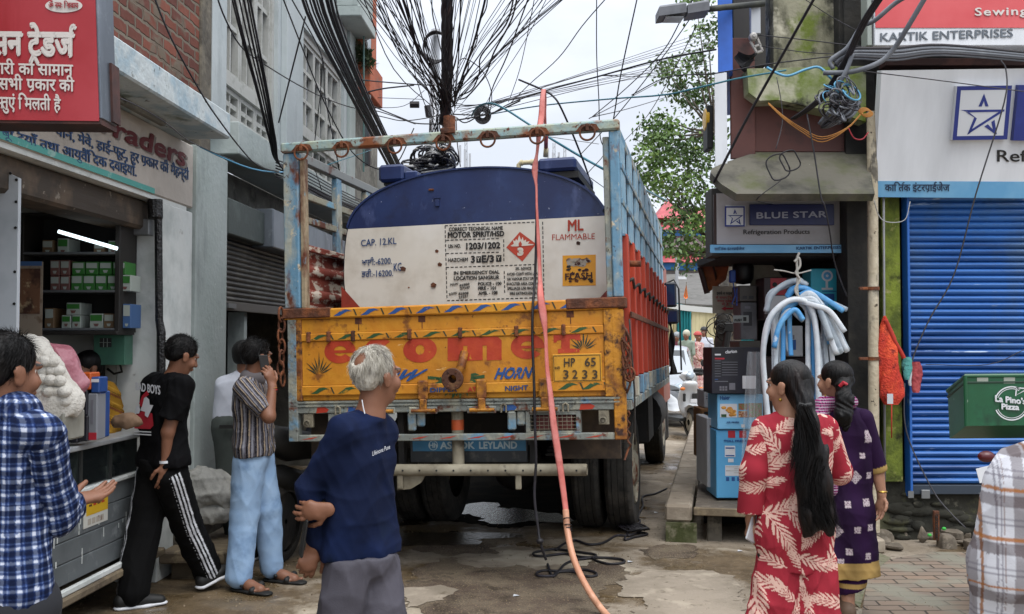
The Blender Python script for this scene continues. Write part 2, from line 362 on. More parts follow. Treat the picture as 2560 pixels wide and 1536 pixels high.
rag('dark_ground_patch', [(975, 1318), (1100, 1300), (1250, 1322), (1440, 1300), (1470, 1240), (1440, 1180), (1050, 1180), (980, 1240)], .002, M('dark_ground_patch', '1a1611', .95, L=[('2b251d', 3, .45, .65, 6)], b=(40, .4), spec=.05), 3, .05)  # dark matte patch on the ground under the truck
m_pud = M('oily_puddle', '0c0b09', .12, L=[('1d1914', 3, .4, .6)], b=(38, .5), spec=.3)
c_ = PZ(1195, 1290); blobsheet('puddle', c_[0]-.05, c_[1]+.3, .38, .36, .004, m_pud, 4)
c_ = PZ(1340, 1312); blobsheet('puddle', c_[0]-.1, c_[1]+.35, .4, .35, .008, m_pud, 9)
blobsheet('damp_patch', PZ(1110, 1340)[0]-.2, 8.2, .75, .26, .0055, M('wet_mud', '352d24', .3, L=[('4a4033', 6, .45, .6), ('1f1a15', 11, .55, .7)], b=(30, .6)), 6)
def paving_mat():
 mt = bpy.data.materials.new('zigzag_paving'); mt.use_nodes = True; t = mt.node_tree; p = t.nodes['Principled BSDF']; l = t.links.new
 tc = _n(t, 'ShaderNodeTexCoord'); z = _n(t, 'ShaderNodeTexNoise'); z.inputs['Scale'].default_value = 5; l(tc.outputs['Object'], z.inputs['Vector'])
 w = _n(t, 'ShaderNodeVectorMath', operation='MULTIPLY_ADD'); w.inputs[1].default_value = (.05, .05, 0); l(z.outputs['Color'], w.inputs[0]); l(tc.outputs['Object'], w.inputs[2])
 b = _n(t, 'ShaderNodeTexBrick'); l(w.outputs[0], b.inputs['Vector']); b.inputs['Scale'].default_value = 1; b.inputs['Brick Width'].default_value = .22; b.inputs['Row Height'].default_value = .11; b.inputs['Mortar Size'].default_value = .008; b.inputs['Mortar Smooth'].default_value = .4
 b.inputs['Color1'].default_value = (*hx('83705f'), 1); b.inputs['Color2'].default_value = (*hx('756b60'), 1); b.inputs['Mortar'].default_value = (*hx('3b342c'), 1)
 z2 = _n(t, 'ShaderNodeTexNoise'); z2.inputs['Scale'].default_value = 2.2; z2.inputs['Detail'].default_value = 6; l(tc.outputs['Object'], z2.inputs['Vector'])
 q = _n(t, 'ShaderNodeMapRange'); q.inputs[1].default_value = .48; q.inputs[2].default_value = .62; l(z2.outputs[0], q.inputs[0])
 x = _n(t, 'ShaderNodeMix', data_type='RGBA'); l(q.outputs[0], x.inputs[0]); l(b.outputs[0], x.inputs[6]); x.inputs[7].default_value = (*hx('7d7a6c'), 1); l(x.outputs[2], p.inputs['Base Color'])
 u = _n(t, 'ShaderNodeBump'); u.inputs['Strength'].default_value = .6; u.inputs['Distance'].default_value = -.012; l(b.outputs['Fac'], u.inputs['Height']); l(u.outputs[0], p.inputs['Normal']); p.inputs['Roughness'].default_value = .75
 return mt
sheet('brick_paving', [(2150, 1560), (2170, 1440), (2215, 1400), (2330, 1380), (2700, 1380), (2760, 1600), (2400, 1680)], .004, paving_mat())
sheet('cracked_slab', [(2090, 1470), (2130, 1385), (2180, 1375), (2228, 1395), (2172, 1440), (2150, 1520)], .005, M('mossy_slab', '6f6c58', .85, L=[('4c5334', 7, .5, .66), ('3c382e', 16, .6, .68, 6)], b=(18, .6)))
# ================================================================ left side of the street
m_wp = M('old_whitewash', 'cbcecb', .75, L=[('9da5a3', 2, .45, .7), ('7c7d76', 9, .62, .72, 6), ('cdd1cf', 4, .5, .7)], b=(12, .2))
m_wfl = M('flaking_whitewash', 'b4bdbf', .8, L=[('93a6b0', 3.5, .47, .6), ('55604c', 3, .58, .70, 7, (1, 1, .35)), ('4a4a42', 12, .64, .70, 6)], b=(16, .5))
m_mint = M('mint_plaster', '99a3a0', .8, L=[('a8b0ae', 1.2, .4, .68), ('6d7573', 2.4, .56, .76, 6, (1, 1, .3)), ('c4ccc8', 16, .69, .72)], b=(22, .25))
m_mint2 = M('pale_mint_plaster', 'a5adae', .8, L=[('b2b9ba', 1.1, .4, .68), ('7c8485', 2.2, .56, .78, 6, (1, 1, .3))], b=(22, .15))
m_conc = M('stained_concrete', '6c6a62', .88, L=[('4b4a43', 2.1, .45, .66, 6), ('7f7d73', 7, .5, .7), ('33332d', 5, .6, .72, 6)], b=(20, .4))
m_moss = M('mossy_concrete', '8a8772', .9, L=[('39382a', 1.7, .46, .58, 7, (1, 1, .5)), ('5d6a25', 2.3, .55, .66, 6), ('b0ab98', 3.5, .58, .68), ('1f2018', 5, .57, .68, 7)], b=(18, .5))
m_dirty = M('grimy_concrete', '5c564c', .9, L=[('37332c', 3, .45, .62, 6), ('716a5c', 8, .52, .68)], b=(18, .5))
m_trim = M('white_window_paint', 'aaaba6', .6, L=[('8b8c84', 5, .55, .7)], b=(30, .1))
m_glass = M('old_window_glass', '2c343a', .12, L=[('56616a', 5, .5, .6, 2), ('1b2024', 2.1, .45, .6)], spec=.8)
m_grain = M('grey_planks', '5d6264', .7, L=[('4c5153', 2, .45, .65), ('727779', 9, .58, .72)], b=(8, .15))
m_wood = M('weathered_wood', '6a5e4c', .85, L=[('4a4034', 5, .45, .65, 6, (.2, 1, 1)), ('86785f', 9, .55, .7)], b=(18, .4))
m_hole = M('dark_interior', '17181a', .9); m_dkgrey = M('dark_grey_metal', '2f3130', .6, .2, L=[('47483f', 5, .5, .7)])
m_teal = M('teal_line_paint', '4d9a92', .6, L=[('8fb3ab', 9, .58, .66)])
def brick_mat():
 mt = bpy.data.materials.new('rough_brickwork'); mt.use_nodes = True; t = mt.node_tree; p = t.nodes['Principled BSDF']; l = t.links.new
 tc = _n(t, 'ShaderNodeTexCoord'); s = _n(t, 'ShaderNodeSeparateXYZ'); l(tc.outputs['Object'], s.inputs[0]); k = _n(t, 'ShaderNodeCombineXYZ'); l(s.outputs[1], k.inputs[0]); l(s.outputs[2], k.inputs[1])
 z = _n(t, 'ShaderNodeTexNoise'); z.inputs['Scale'].default_value = 9; z.inputs['Detail'].default_value = 3; l(tc.outputs['Object'], z.inputs['Vector'])
 w = _n(t, 'ShaderNodeVectorMath', operation='MULTIPLY_ADD'); w.inputs[1].default_value = (.045, .045, 0); l(z.outputs['Color'], w.inputs[0]); l(k.outputs[0], w.inputs[2])
 b = _n(t, 'ShaderNodeTexBrick'); l(w.outputs[0], b.inputs['Vector']); b.inputs['Scale'].default_value = 1; b.inputs['Brick Width'].default_value = .23; b.inputs['Row Height'].default_value = .088; b.inputs['Mortar Size'].default_value = .014; b.inputs['Mortar Smooth'].default_value = .5; b.inputs['Bias'].default_value = -.1
 b.inputs['Color1'].default_value = (*hx('77402f'), 1); b.inputs['Color2'].default_value = (*hx('53291f'), 1); b.inputs['Mortar'].default_value = (*hx('6d6355'), 1)
 z2 = _n(t, 'ShaderNodeTexNoise'); z2.inputs['Scale'].default_value = 4; z2.inputs['Detail'].default_value = 7; l(tc.outputs['Object'], z2.inputs['Vector'])
 q = _n(t, 'ShaderNodeMapRange'); q.inputs[1].default_value = .54; q.inputs[2].default_value = .63; l(z2.outputs[0], q.inputs[0])
 x = _n(t, 'ShaderNodeMix', data_type='RGBA'); l(q.outputs[0], x.inputs[0]); l(b.outputs[0], x.inputs[6]); x.inputs[7].default_value = (*hx('65584a'), 1); l(x.outputs[2], p.inputs['Base Color'])
 a = _n(t, 'ShaderNodeMath', operation='MULTIPLY_ADD'); l(z2.outputs[0], a.inputs[0]); a.inputs[1].default_value = -1.2; l(b.outputs['Fac'], a.inputs[2])
 u = _n(t, 'ShaderNodeBump'); u.inputs['Strength'].default_value = 1; u.inputs['Distance'].default_value = -.02; l(a.outputs[0], u.inputs['Height']); l(u.outputs[0], p.inputs['Normal']); p.inputs['Roughness'].default_value = .9
 return mt
def lb(): return MB().fr(LO, LB)
def lq(x0, y0, x1, y1, h0, h1=None, off=.0, s=2.898, oy=0):
 h1 = h1 or h0
 return [LQ(LW(a/s, b/s+oy, off)[0], off, LW(a/s, b/s+oy, off)[1]) for a, b in ((x0, y0), (x1, y1), (x1, y1-h1), (x0, y0-h0))]
shop = thing('shop_building', 'brick topped corner shop with a hand painted fascia and flaking white canopy slab', 'building', LQ(6, 0, 0))
fa = lb().box((2.6, -.22, 2.63), (7.30, 0, 3.10), .01).ob('fascia', M('cream_fascia', 'aca49b', .8, L=[('8d877e', 2, .5, .72, 6), ('c0b9b0', 1.2, .45, .65), ('6b675e', 4, .66, .76, 6)], b=(25, .15)), shop)
lb().box((2.6, .0005, 2.635), (6.6, .006, 2.672)).ob('painted_line', m_teal, fa)
lb().box((2.6, -.22, 2.60), (7.2, -.01, 2.629)).ob('soffit', m_wp, shop)
m_dred = M('dark_red_sign_paint', '5c161b', .7, L=[('8e8178', 15, .64, .7)]); m_sh = M('grey_shadow_paint', '7e7772', .8); m_nvy = M('blue_sign_lettering', '27456f', .7, L=[('6b7684', 18, .6, .7)])
lettering('lettering', 'Traders', lq(655, 925, 1352, 1222, 130, 142), m_sh, fa, bold=.06, lift=.002, slant=.2)
lettering('lettering', 'Traders', lq(640, 912, 1335, 1208, 130, 142), m_dred, fa, bold=.05, lift=.004, slant=.2)
lettering('lettering', 'पान, मेवे, ड\\ाई-फ\\ूट, हर प\\कार की मैहन्दी', lq(395, 978, 1365, 1305, 58, 66), m_nvy, fa, bold=.022, box=.62)
lettering('lettering', 'बूटियाँ तथा आयुव`ैदिक दवाईयाँ.'.replace('टि', 'िट').replace('दि', 'िद'), lq(0, 984, 985, 1280, 56, 68), m_nvy, fa, bold=.026, box=.62)
for s, q in (('SERI', (600, 1208, 648, 1222)), ('BAZAR', (686, 1238, 748, 1252)), ('MANDI (H.P)', (795, 1272, 885, 1300))): lettering('lettering', s, lq(*q, 18, 18), M('small_black_paint', '35322f', .7), fa)
lb().box((2.6, -.3, 3.10), (7.07, .36, 3.285), .012).ob('canopy_slab', m_wfl, shop)
lb().box((4.9, .10, 3.062), (6.45, .14, 3.097), .004).ob('tube_light_fitting', m_conc, shop)
lb().box((2.6, -.25, 3.285), (7.44, -.02, 6.2)).ob('brick_wall', brick_mat(), shop)
lb().box((7.44, -.25, 3.12), (7.66, .0, 6.2), .01).ob('concrete_column', m_dirty, shop)
lb().box((6.72, -.30, .0), (7.30, -.002, 2.599), .006).ob('end_wall', m_wp, shop)
lb().box((2.6, -.32, 2.40), (6.71, -.08, 2.598), .02).ob('shutter_box', M('brown_shutter_box', '3a322a', .75, L=[('57493b', 4, .5, .65), ('7b7266', 13, .66, .7)], b=(8, .3, (.3, .3, 3))), shop)
lb().box((2.6, -3.2, .25), (6.70, -.10, .29)).ob('shop_floor', m_conc, shop)
lb().box((6.72, -3.2, .29), (6.9, -.302, 3.1)).ob('side_wall', M('interior_plaster', 'b0b0a9', .85, L=[('95958d', 1.7, .45, .65)]), shop)
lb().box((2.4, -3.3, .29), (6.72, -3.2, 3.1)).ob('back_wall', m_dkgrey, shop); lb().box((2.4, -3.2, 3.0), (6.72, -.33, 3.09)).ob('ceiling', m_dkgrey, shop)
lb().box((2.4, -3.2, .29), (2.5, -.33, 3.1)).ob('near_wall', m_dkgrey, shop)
tp = lambda px, py, Y: PY(px, py, Y)
MB().tube([tp(388, 500, 6.62), tp(389, 545, 6.62), tp(396, 550, 6.62), tp(398, 800, 6.62), tp(403, 830, 6.62), tp(402, 1120, 6.62)], [.05, .05, .026, .026, .03, .03], 12).ob('shutter_channel', M('black_grease', '0d0d0e', .35, L=[('1d1d1d', 30, .5, .6)], b=(60, .6)), shop)
lb().box((6.62, -.16, 2.36), (6.70, -.04, 2.47), .006).ob('shutter_bracket', M('galvanised', '7d7f80', .45, .6), shop)
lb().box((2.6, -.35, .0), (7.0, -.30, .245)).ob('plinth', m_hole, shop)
lb().box((2.6, -.30, .20), (6.70, .07, .249), .01).ob('wooden_sill', m_wood, shop); lb().box((2.6, .02, .25), (6.5, .05, .285), .006).ob('sill_trim', m_wp, shop)
Yn = 6.69
def nb(x0, y0, x1, y1, d0, d1): p, q = PY(x0, y0, Yn), PY(x1, y1, Yn); return MB().box((p[0], Yn+d0, q[2]), (q[0], Yn+d1, p[2]), .003)
cab_ = thing('display_cabinet', 'dark wall cabinet of three shelves packed with boxes inside the shop', 'cabinet', PY(220, 830, Yn-.1))
m_cabd = M('dark_cabinet_wood', '1d1a17', .6)
nb(105, 552, 340, 832, -.03, -.002).ob('back_panel', M('cabinet_back', '151413', .8), cab_)
for y in (640, 731, 822): nb(110, y, 333, y+6, -.30, -.032).ob('shelf', M('grey_shelf', '56585a', .5), cab_)
for a, b_ in ((104, 110), (333, 341)): nb(a, 548, b_, 834, -.30, -.032).ob('cabinet_side', m_cabd, cab_)
nb(104, 546, 341, 552, -.30, -.032).ob('cabinet_top', m_cabd, cab_); nb(100, 829, 341, 838, -.33, -.032).ob('cabinet_base', m_cabd, cab_)
rb = random.Random(5); GB = 'medicine boxes in the wall cabinet'
m_bw = M('box_white', '9aa29b', .5); m_bg = M('box_green', '2f6b2a', .5); m_bm = M('box_maroon', '6d4a44', .5); m_bb = M('box_blue', '3c5b86', .5); m_bbr = M('box_brown', '6a543b', .6)
def medbox(px0, px1, y1, h, m, lab, d=.18):
 p, q = PY(px0, y1-h, Yn-.2), PY(px1, y1, Yn-.2)
 o = thing('medicine_box', lab, 'box', ((p[0]+q[0])/2, Yn-.15, q[2]), GB)
 MB().box((p[0]+.002, Yn-.24, q[2]), (q[0]-.002, Yn-.24+d, p[2]), .003).ob('carton', m, o)
 MB().box((p[0]+.008, Yn-.243, q[2]+(p[2]-q[2])*.5), (q[0]-.008, Yn-.2405, p[2]-.008)).ob('printed_label', m_bw if m is not m_bw else m_bg, o)
 MB().prism([((p[0]*.6+q[0]*.4), q[2]+.012), (p[0]*.4+q[0]*.6, q[2]+.012), (p[0]*.3+q[0]*.7, q[2]+.03), (p[0]*.7+q[0]*.3, q[2]+.03)], Yn-.2425, Yn-.2405, 1).ob('printed_mark', m_bm if m is m_bw else m_bw, o)
for i in range(5): medbox(184+i*30, 213+i*30, 729, 40, m_bg if i < 4 else m_bw, 'white topped green carton standing on the middle cabinet shelf' if i < 4 else 'white carton at the right end of the middle cabinet shelf')
for i in range(4): medbox(186+i*34, 218+i*34, 688, 32, m_bg, 'dark green carton stacked in the upper row of the middle shelf')
for i in range(2):
 medbox(132+i*25, 156+i*25, 729, 38, m_bm, 'maroon and white carton on the middle shelf beside the green ones'); medbox(132+i*25, 156+i*25, 690, 38, m_bm, 'maroon and white carton in the upper row of the middle shelf')
for px0, px1, y1, h, m, lb_ in ((160, 184, 821, 32, m_bw, 'small white carton on the bottom cabinet shelf'), (186, 209, 821, 32, m_bw, 'white carton under a stacked one on the bottom shelf'), (172, 208, 788, 30, m_bw, 'carton stacked upon two others on the bottom shelf'), (230, 264, 821, 36, m_bw, 'wide white carton in the middle of the bottom shelf'), (265, 292, 821, 36, m_bbr, 'brown pictured carton on the bottom cabinet shelf'), (312, 333, 821, 60, m_bb, 'tall blue packet at the right end of the bottom shelf'), (118, 142, 821, 50, m_bbr, 'dim brown carton at the left of the bottom shelf'),
 (112, 140, 638, 36, m_bbr, 'dim carton at the left of the top cabinet shelf'), (150, 178, 638, 40, m_bw, 'pale carton on the top cabinet shelf under the reflected tube light'), (240, 268, 638, 30, m_bbr, 'low carton on the top cabinet shelf'), (276, 300, 638, 34, m_bw, 'pale carton at the right of the top cabinet shelf')): medbox(px0, px1, y1, h, m, lb_)
MB().tube([PY(146, 579, 6.3), PY(293, 622, 6.3)], .012, 10).ob('tube_light_reflection', EM('reflected_tube_glow', (.8, .95, 1), 1.2), label='thin glowing streak standing for a tube light mirrored in the cabinet glass', cat='reflection')  # glowing rod stands in for a tube light reflected in the glass
mt_ = thing('meter_box', 'green metal electric meter box with a small grid window on the shop wall', 'meter box', PY(295, 912, Yn-.1))
nb(256, 838, 332, 912, -.14, -.002).ob('casing', M('meter_green', '3f6b58', .55, L=[('33574a', 3, .5, .7)]), mt_)
nb(272, 846, 300, 868, -.146, -.142).ob('grid_window', m_dkgrey, mt_); g = nb(281, 846, 282, 868, -.149, -.147); g2 = nb(290, 846, 291, 868, -.149, -.147); g3 = nb(272, 856, 300, 857, -.152, -.15)
for q in (g, g2, g3): q.ob('grid_bar', m_bw, mt_)
MB().tube([PY(300, 912, 6.58), PY(305, 930, 6.6), PY(285, 935, 6.62), PY(268, 922, 6.62)], .008, 6).ob('wire', m_blk, mt_, smooth=True)
cal = thing('wall_calendar', 'old wall calendar with a brown devotional picture hanging in the shop', 'calendar', PY(72, 890, 6.0))
def cb_(x0, y0, x1, y1, d): p, q = PY(x0, y0, 6.0), PY(x1, y1, 6.0); return MB().box((p[0], 6.0+d, q[2]), (q[0], 6.003+d, p[2]))
cb_(36, 655, 104, 880, 0).ob('sheet', M('calendar_paper', '8a7d6d', .7, L=[('6d5a48', 8, .5, .6)]), cal); cb_(36, 654, 105, 665, -.004).ob('top_strip', m_bb, cal)
cb_(40, 672, 100, 785, -.005).ob('picture', M('brown_picture', '6b4a34', .6, L=[('a08a6a', 9, .55, .6, 4), ('3d2419', 6, .5, .6)]), cal)
lettering('lettering', 'ERPRISES', [PY(a, b_, 5.996) for a, b_ in ((36, 849), (88, 847), (88, 838), (36, 840))], m_blk, cal, bold=.04)
dp = thing('door_panel', 'white painted shutter door panel edged with screws at the left of the shop front', 'door', PY(20, 870, 5.0))
p, q = PY(-60, 425, 5.0), PY(46, 445, 5.0); r_ = PY(36, 1200, 5.0)
MB().add([(p[0], 5, .3), (r_[0], 5, .3), (q[0], 5, q[2]), (p[0], 5, p[2]+.06), (p[0], 5.03, .3), (r_[0], 5.03, .3), (q[0], 5.03, q[2]), (p[0], 5.03, p[2]+.06)], [(0, 1, 2, 3), (7, 6, 5, 4), (1, 5, 6, 2), (3, 2, 6, 7)]).ob('panel', M('white_sheet_metal', 'b4bac0', .45, L=[('9aa2a8', 2, .5, .7)]), dp)
b = MB()
for y in (450, 505, 570, 680, 760, 850):
 c = PY(41-(y-450)*.018, y, 4.998); b.lathe(c, (0, -1, 0), [(0, .003), (.007, .003), (.008, 0)], 8)
for x in (10, 26): b.lathe(PY(x, 434, 4.998), (0, -1, 0), [(0, .003), (.007, .003), (.008, 0)], 8)
b.ob('screw', m_blk, dp)
# ---- counter
co = thing('shop_counter', 'long grey planked shop counter with a dark glass display front', 'counter', LQ(5, -.2, .29))
lb().box((3.0, -.42, 1.02), (6.45, .02, 1.05), .006).ob('counter_top', M('pale_counter_top', '9da0a2', .35, L=[('858889', 3, .5, .7)]), co)
lb().box((3.0, -.38, .80), (6.42, -.015, 1.018)).ob('display_glass', M('dark_display_glass', '1b1f20', .08, L=[('343b38', 4, .5, .65)], spec=.7), co)
for u in (4.3, 5.2, 5.65, 6.02): lb().box((u, -.014, .80), (u+.025, -.004, 1.018)).ob('display_mullion', m_dkgrey, co)
lb().box((3.0, -.40, .772), (6.44, .015, .798), .006).ob('moulding', m_wp, co)
b = lb()
for i in range(4): b.box((3.0, -.38, .29+i*.121), (6.42, -.006, .29+i*.121+.117), .004)
b.ob('plank_front', m_grain, co)
r2 = random.Random(8); b = lb()
for i in range(14): u = 5.3+r2.random()*1.0; z = .33+r2.random()*.3; b.box((u, -.0055, z), (u+.006+.006*r2.random(), -.0045, z+.02+.07*r2.random()))
b.ob('paint_drips', m_wp, co)
nt = thing('pasted_notice', 'yellow and white printed notice pasted on the counter front', 'poster', LQ(5.85, .002, .5))
def nq(x0, y0, x1, y1, o): a, b_ = LW(x0, y0, o), LW(x1, y1, o); return lb().box((a[0], o-.001, b_[1]), (b_[0], o, a[1]))
a0, b0 = LW(211, 1252, .002), LW(270, 1300, .002)
lb().box((a0[0], -.004, b0[1]), (b0[0], .0, LW(240, 1222, .002)[1]+.0)).ob('sheet', M('notice_paper', 'b9b8b0', .7), nt)
a0, b0 = LW(217, 1250, .002), LW(270, 1272, .002); lb().box((a0[0], .0002, b0[1]), (b0[0], .0012, LW(240, 1222, .002)[1]-.004)).ob('yellow_block', M('notice_yellow', 'c09a1c', .6), nt)
for k in range(4):
 u = a0[0]+.03+k*.052; lb().box((u, .0014, b0[1]+.05), (u+.036, .0022, b0[1]+.062)).ob('text_line', m_redp if k % 2 else M('notice_ink', '5a3a16', .7), nt)
 lb().box((u-.01, .0002, b0[1]-.055), (u+.03, .0012, b0[1]-.02)).ob('info_box', m_grey, nt)
lettering('lettering', 'सूचना', [LQ(a0[0]+.05, .002, b0[1]+.10), LQ(a0[0]+.2, .002, b0[1]+.10), LQ(a0[0]+.2, .002, b0[1]+.14), LQ(a0[0]+.05, .002, b0[1]+.14)], MC['notice_ink'], nt, box=.62)
# ---- red box sign of the shop (tilted a little)
sg = thing('box_sign', 'red box sign with white hindi lettering jutting out above the shop', 'sign', PY(100, 310, 4.08))
c0 = PY(247, 303, 4.0); rz = math.radians(-2.6); SB = (np.array([math.cos(rz*.25), 0, math.sin(rz*.25)]), ID[1], np.array([math.sin(rz), 0, math.cos(rz)]))
m_sgr = M('faded_red_vinyl', '98222a', .45, L=[('a3323a', 2.5, .42, .68), ('8e1a20', 1.5, .55, .7, 5, (3, 1, .3))])
MB().fr(c0, SB).box((-1.5, 0, 0), (0, .006, .75)).ob('face_panel', m_sgr, sg)
MB().fr(c0, SB).box((-1.5, .007, 0.012), (.01, .165, .75), .004).ob('metal_case', M('sheet_zinc', '767d86', .42, .65, L=[('5c636b', 3, .45, .65, 5, (1, 1, .4)), ('8f959c', 6, .55, .7)]), sg)
MB().fr(c0, SB).box((-1.5, .004, -.012), (.006, .17, .010)).box((-.005, .10, .02), (.02, .18, .27)).ob('frame', M('rusty_brown_frame', '2e1713', .7, L=[('46241c', 6, .5, .65)]), sg)
def sgq(x0, y0, x1, y1, h0, h1=None):
 h1 = h1 or h0; s = 2.898
 return [PY(a/s, b_/s, 3.998) for a, b_ in ((x0, y0), (x1, y1), (x1, y1-h1), (x0, y0-h0))]
m_vw = M('vinyl_white', 'c6c0bb', .5)
for s, q, bo in (('सन ट^ेडज`', (-70, 392, 560, 410, 150, 160), .07), ('पंसारी का सामान', (-130, 535, 533, 552, 76, 76), .035), ('तथा सभी प\\कार की', (-190, 645, 543, 665, 78, 78), .035), ('वस<तुएं िमलती है', (-80, 785, 445, 804, 80, 80), .035)): lettering('lettering', s, sgq(*q), m_vw, sg, bold=bo, box=.62)
el = [PY((462+135*math.cos(a))/2.898, (42+50*math.sin(a))/2.898, 3.997) for a in np.linspace(0, -2*math.pi, 40)[:-1]]
decal('oval_badge', el, m_vw, sg); lettering('lettering', 'ॐ नमः िशवाय', [PY(a/2.898, b_/2.898, 3.995) for a, b_ in ((355, 58), (570, 62), (570, 26), (355, 22))], m_sgr, sg, bold=.03, box=.62)
# ---- mint green building
mint = thing('mint_building', 'pale mint green plastered building with tall many paned white windows', 'building', LQ(10, 0, 0))
lb().box((7.34, -.30, .45), (8.02, .012, 3.119), .006).ob('corner_pillar', m_mint, mint)
lb().box((7.665, -.3, 3.45), (8.0, 0, 7)).ob('wall_pier', m_mint2, mint)
for u0, u1 in ((9.45, 10.38), (12.35, 12.85)): lb().box((u0, -.3, 3.45), (u1, .0, 7)).ob('wall_pier', m_mint2, mint)
lb().box((9.55, .0, 3.45), (10.0, .06, 7), .004).ob('pilaster', m_mint2, mint); lb().box((12.5, .0, 3.2), (12.84, .04, 7), .004).ob('pilaster', m_mint, mint)
lb().box((7.665, -.3, 5.3), (12.85, -.01, 7)).ob('upper_wall', m_mint2, mint)
lb().box((11.9, .0, 5.62), (12.85, .30, 5.75), .01).box((11.9, .0, 5.75), (12.85, .26, 6.4)).ob('balcony', m_mint, mint)
lb().box((8.03, -.3, 3.18), (12.85, .10, 3.449), .008).ob('ledge', m_mint, mint)
lb().box((8.03, -.6, 2.86), (12.85, -.30, 3.179)).ob('recessed_wall', m_conc, mint)
def window(u0, u1, z0, zm, z1, nc):
 w = lb(); fr = .07; d = -.06
 w.box((u0, -.14, z0), (u0+fr, d+.02, z1)).box((u1-fr, -.14, z0), (u1, d+.02, z1)).box((u0+fr, -.14, z0), (u1-fr, d+.02, z0+fr)).box((u0+fr, -.14, zm-.05), (u1-fr, d+.03, zm+.05)).box((u0+fr, -.14, z1-fr), (u1-fr, d+.02, z1))
 o = w.ob('window', m_trim, mint)
 lb().box((u0+.02, -.16, z0+.02), (u1-.02, -.141, z1-.02)).ob('pane', m_glass, o)
 cw = (u1-u0-2*fr)/nc
 for k in range(nc):
  a, b_ = u0+fr+k*cw, u0+fr+(k+1)*cw
  for (za, zb, rows) in ((z0+fr, zm-.05, 2), (zm+.05, z1-fr, 3)):
   s = lb(); t = .045
   s.box((a+.004, -.12, za+.004), (a+t, d, zb-.004)).box((b_-t, -.12, za+.004), (b_-.004, d, zb-.004)).box((a+t, -.12, za+.004), (b_-t, d, za+t)).box((a+t, -.12, zb-t), (b_-t, d, zb-.004))
   m_ = (a+b_)/2; s.box((m_-.014, -.115, za+t), (m_+.014, d-.01, zb-t))
   for r in range(1, rows): z = za+(zb-za)*r/rows; s.box((a+t, -.118, z-.02), (m_-.0145, d-.012, z+.02)).box((m_+.0145, -.118, z-.02), (b_-t, d-.012, z+.02))
   s.ob('sash', m_trim, o)
 return o
window(8.0, 9.45, 3.45, 3.83, 5.3, 3); window(10.38, 12.35, 3.45, 3.90, 5.0, 3); lb().box((10.38, -.3, 5.0), (12.35, .0, 5.299)).ob('lintel', m_mint2, mint)
lb().box((8.03, -.30, 2.52), (9.0, .02, 2.82), .01).ob('shutter_hood', M('dark_painted_hood', '3f4744', .6, L=[('56605c', 3, .5, .7)], b=(20, .15)), mint)
lb().box((9.01, -.2, 2.5), (12.8, .10, 2.86), .01).ob('metal_awning', M('grey_sheet_awning', '7b8289', .45, .4, L=[('5d646b', 2.2, .45, .66, 5, (1, 1, .4)), ('94999e', 8, .6, .7)]), mint)
b = lb(); n = 70
b.grid(lambda u, v: (8.05+u*5.3, -.10+.016*abs(math.sin(v*n/2*math.pi/2.5)), 1.98+v*.62), 4, n*2); b.ob('roller_shutter', M('dark_shutter_steel', '3c3a37', .5, .4, L=[('57534d', 3, .45, .65)]), mint, smooth=40)
lb().box((8.05, -.11, 1.90), (13.35, -.07, 1.979), .004).ob('shutter_rail', M('shutter_rail_steel', '5d5954', .5, .3), mint); lb().box((8.25, -.068, 1.92), (8.45, -.05, 1.96)).ob('shutter_lock', M('galvanised', '7d7f80', .45, .6), mint)
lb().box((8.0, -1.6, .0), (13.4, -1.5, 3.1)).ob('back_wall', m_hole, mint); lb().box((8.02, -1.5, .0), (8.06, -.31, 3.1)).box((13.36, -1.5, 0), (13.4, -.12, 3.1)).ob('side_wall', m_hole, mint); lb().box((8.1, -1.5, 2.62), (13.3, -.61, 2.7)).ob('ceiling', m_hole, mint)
lb().box((8.9, -.28, 0), (8.98, -.13, 1.9)).ob('door_jamb', m_mint, mint); lb().box((13.41, -.3, 0), (16, -.05, 3.17)).ob('far_wall', m_mint, mint)
lb().box((7.0, -.5, .0), (8.9, .12, .40), .02).ob('masonry_ledge', m_dirty, mint)
stp = lb().box((6.75, .0, .12), (8.3, .45, .20), .01).box((6.85, .05, .0), (7.0, .4, .118)).box((8.0, .05, 0), (8.2, .4, .118)).ob('plank_step', m_wood, label='rough wooden plank step in front of the mint pillar', cat='step')
ter = thing('terracotta_building', 'narrow terracotta orange building beyond the mint one with weeds on its ledge', 'building', LQ(14.5, 0, 0))
m_ter = M('terracotta_plaster', 'a85a3c', .85, L=[('8d4a32', 3, .45, .65), ('6d5f52', 5, .6, .72)], b=(20, .3))
lb().box((12.9, -1.5, 4.92), (13.8, .22, 5.37), .01).ob('lower_balcony', m_ter, ter); lb().box((12.9, -1.5, 5.47), (13.8, .13, 6.6), .01).ob('upper_wall', m_ter, ter)
lb().box((12.9, -1.5, 0), (14.9, -.06, 4.918)).ob('wall', m_conc, ter); lb().box((12.95, -1.5, 5.372), (13.8, -.0, 5.468)).ob('recess', m_conc, ter); lb().box((12.86, -.05, 4.9), (12.90, .06, 5.5)).ob('post', m_conc, ter)
r0_ = random.Random(31); V0 = []; F0 = []
for i in range(500):
 t = r0_.random(); c = LQ(12.86, -.02+.24*t+.02*r0_.gauss(0, 1), 5.55-.22*t+.06*r0_.gauss(0, 1)); d = np.array([r0_.gauss(0, 1), r0_.gauss(0, 1), r0_.gauss(0, 1)])*.035; e_ = np.array([r0_.gauss(0, 1), 0, r0_.gauss(0, 1)])*.012; n0 = len(V0); V0 += [c, c+d+e_, c+d*1.8, c+d-e_]; F0.append((n0, n0+1, n0+2, n0+3))
mk('weeds', V0, F0, M('weed_green', '2f3d1e', .7, L=[('4a3a22', 6, .5, .6)]), None, False, 'tuft of dark weeds growing on the terracotta ledge', 'plant')
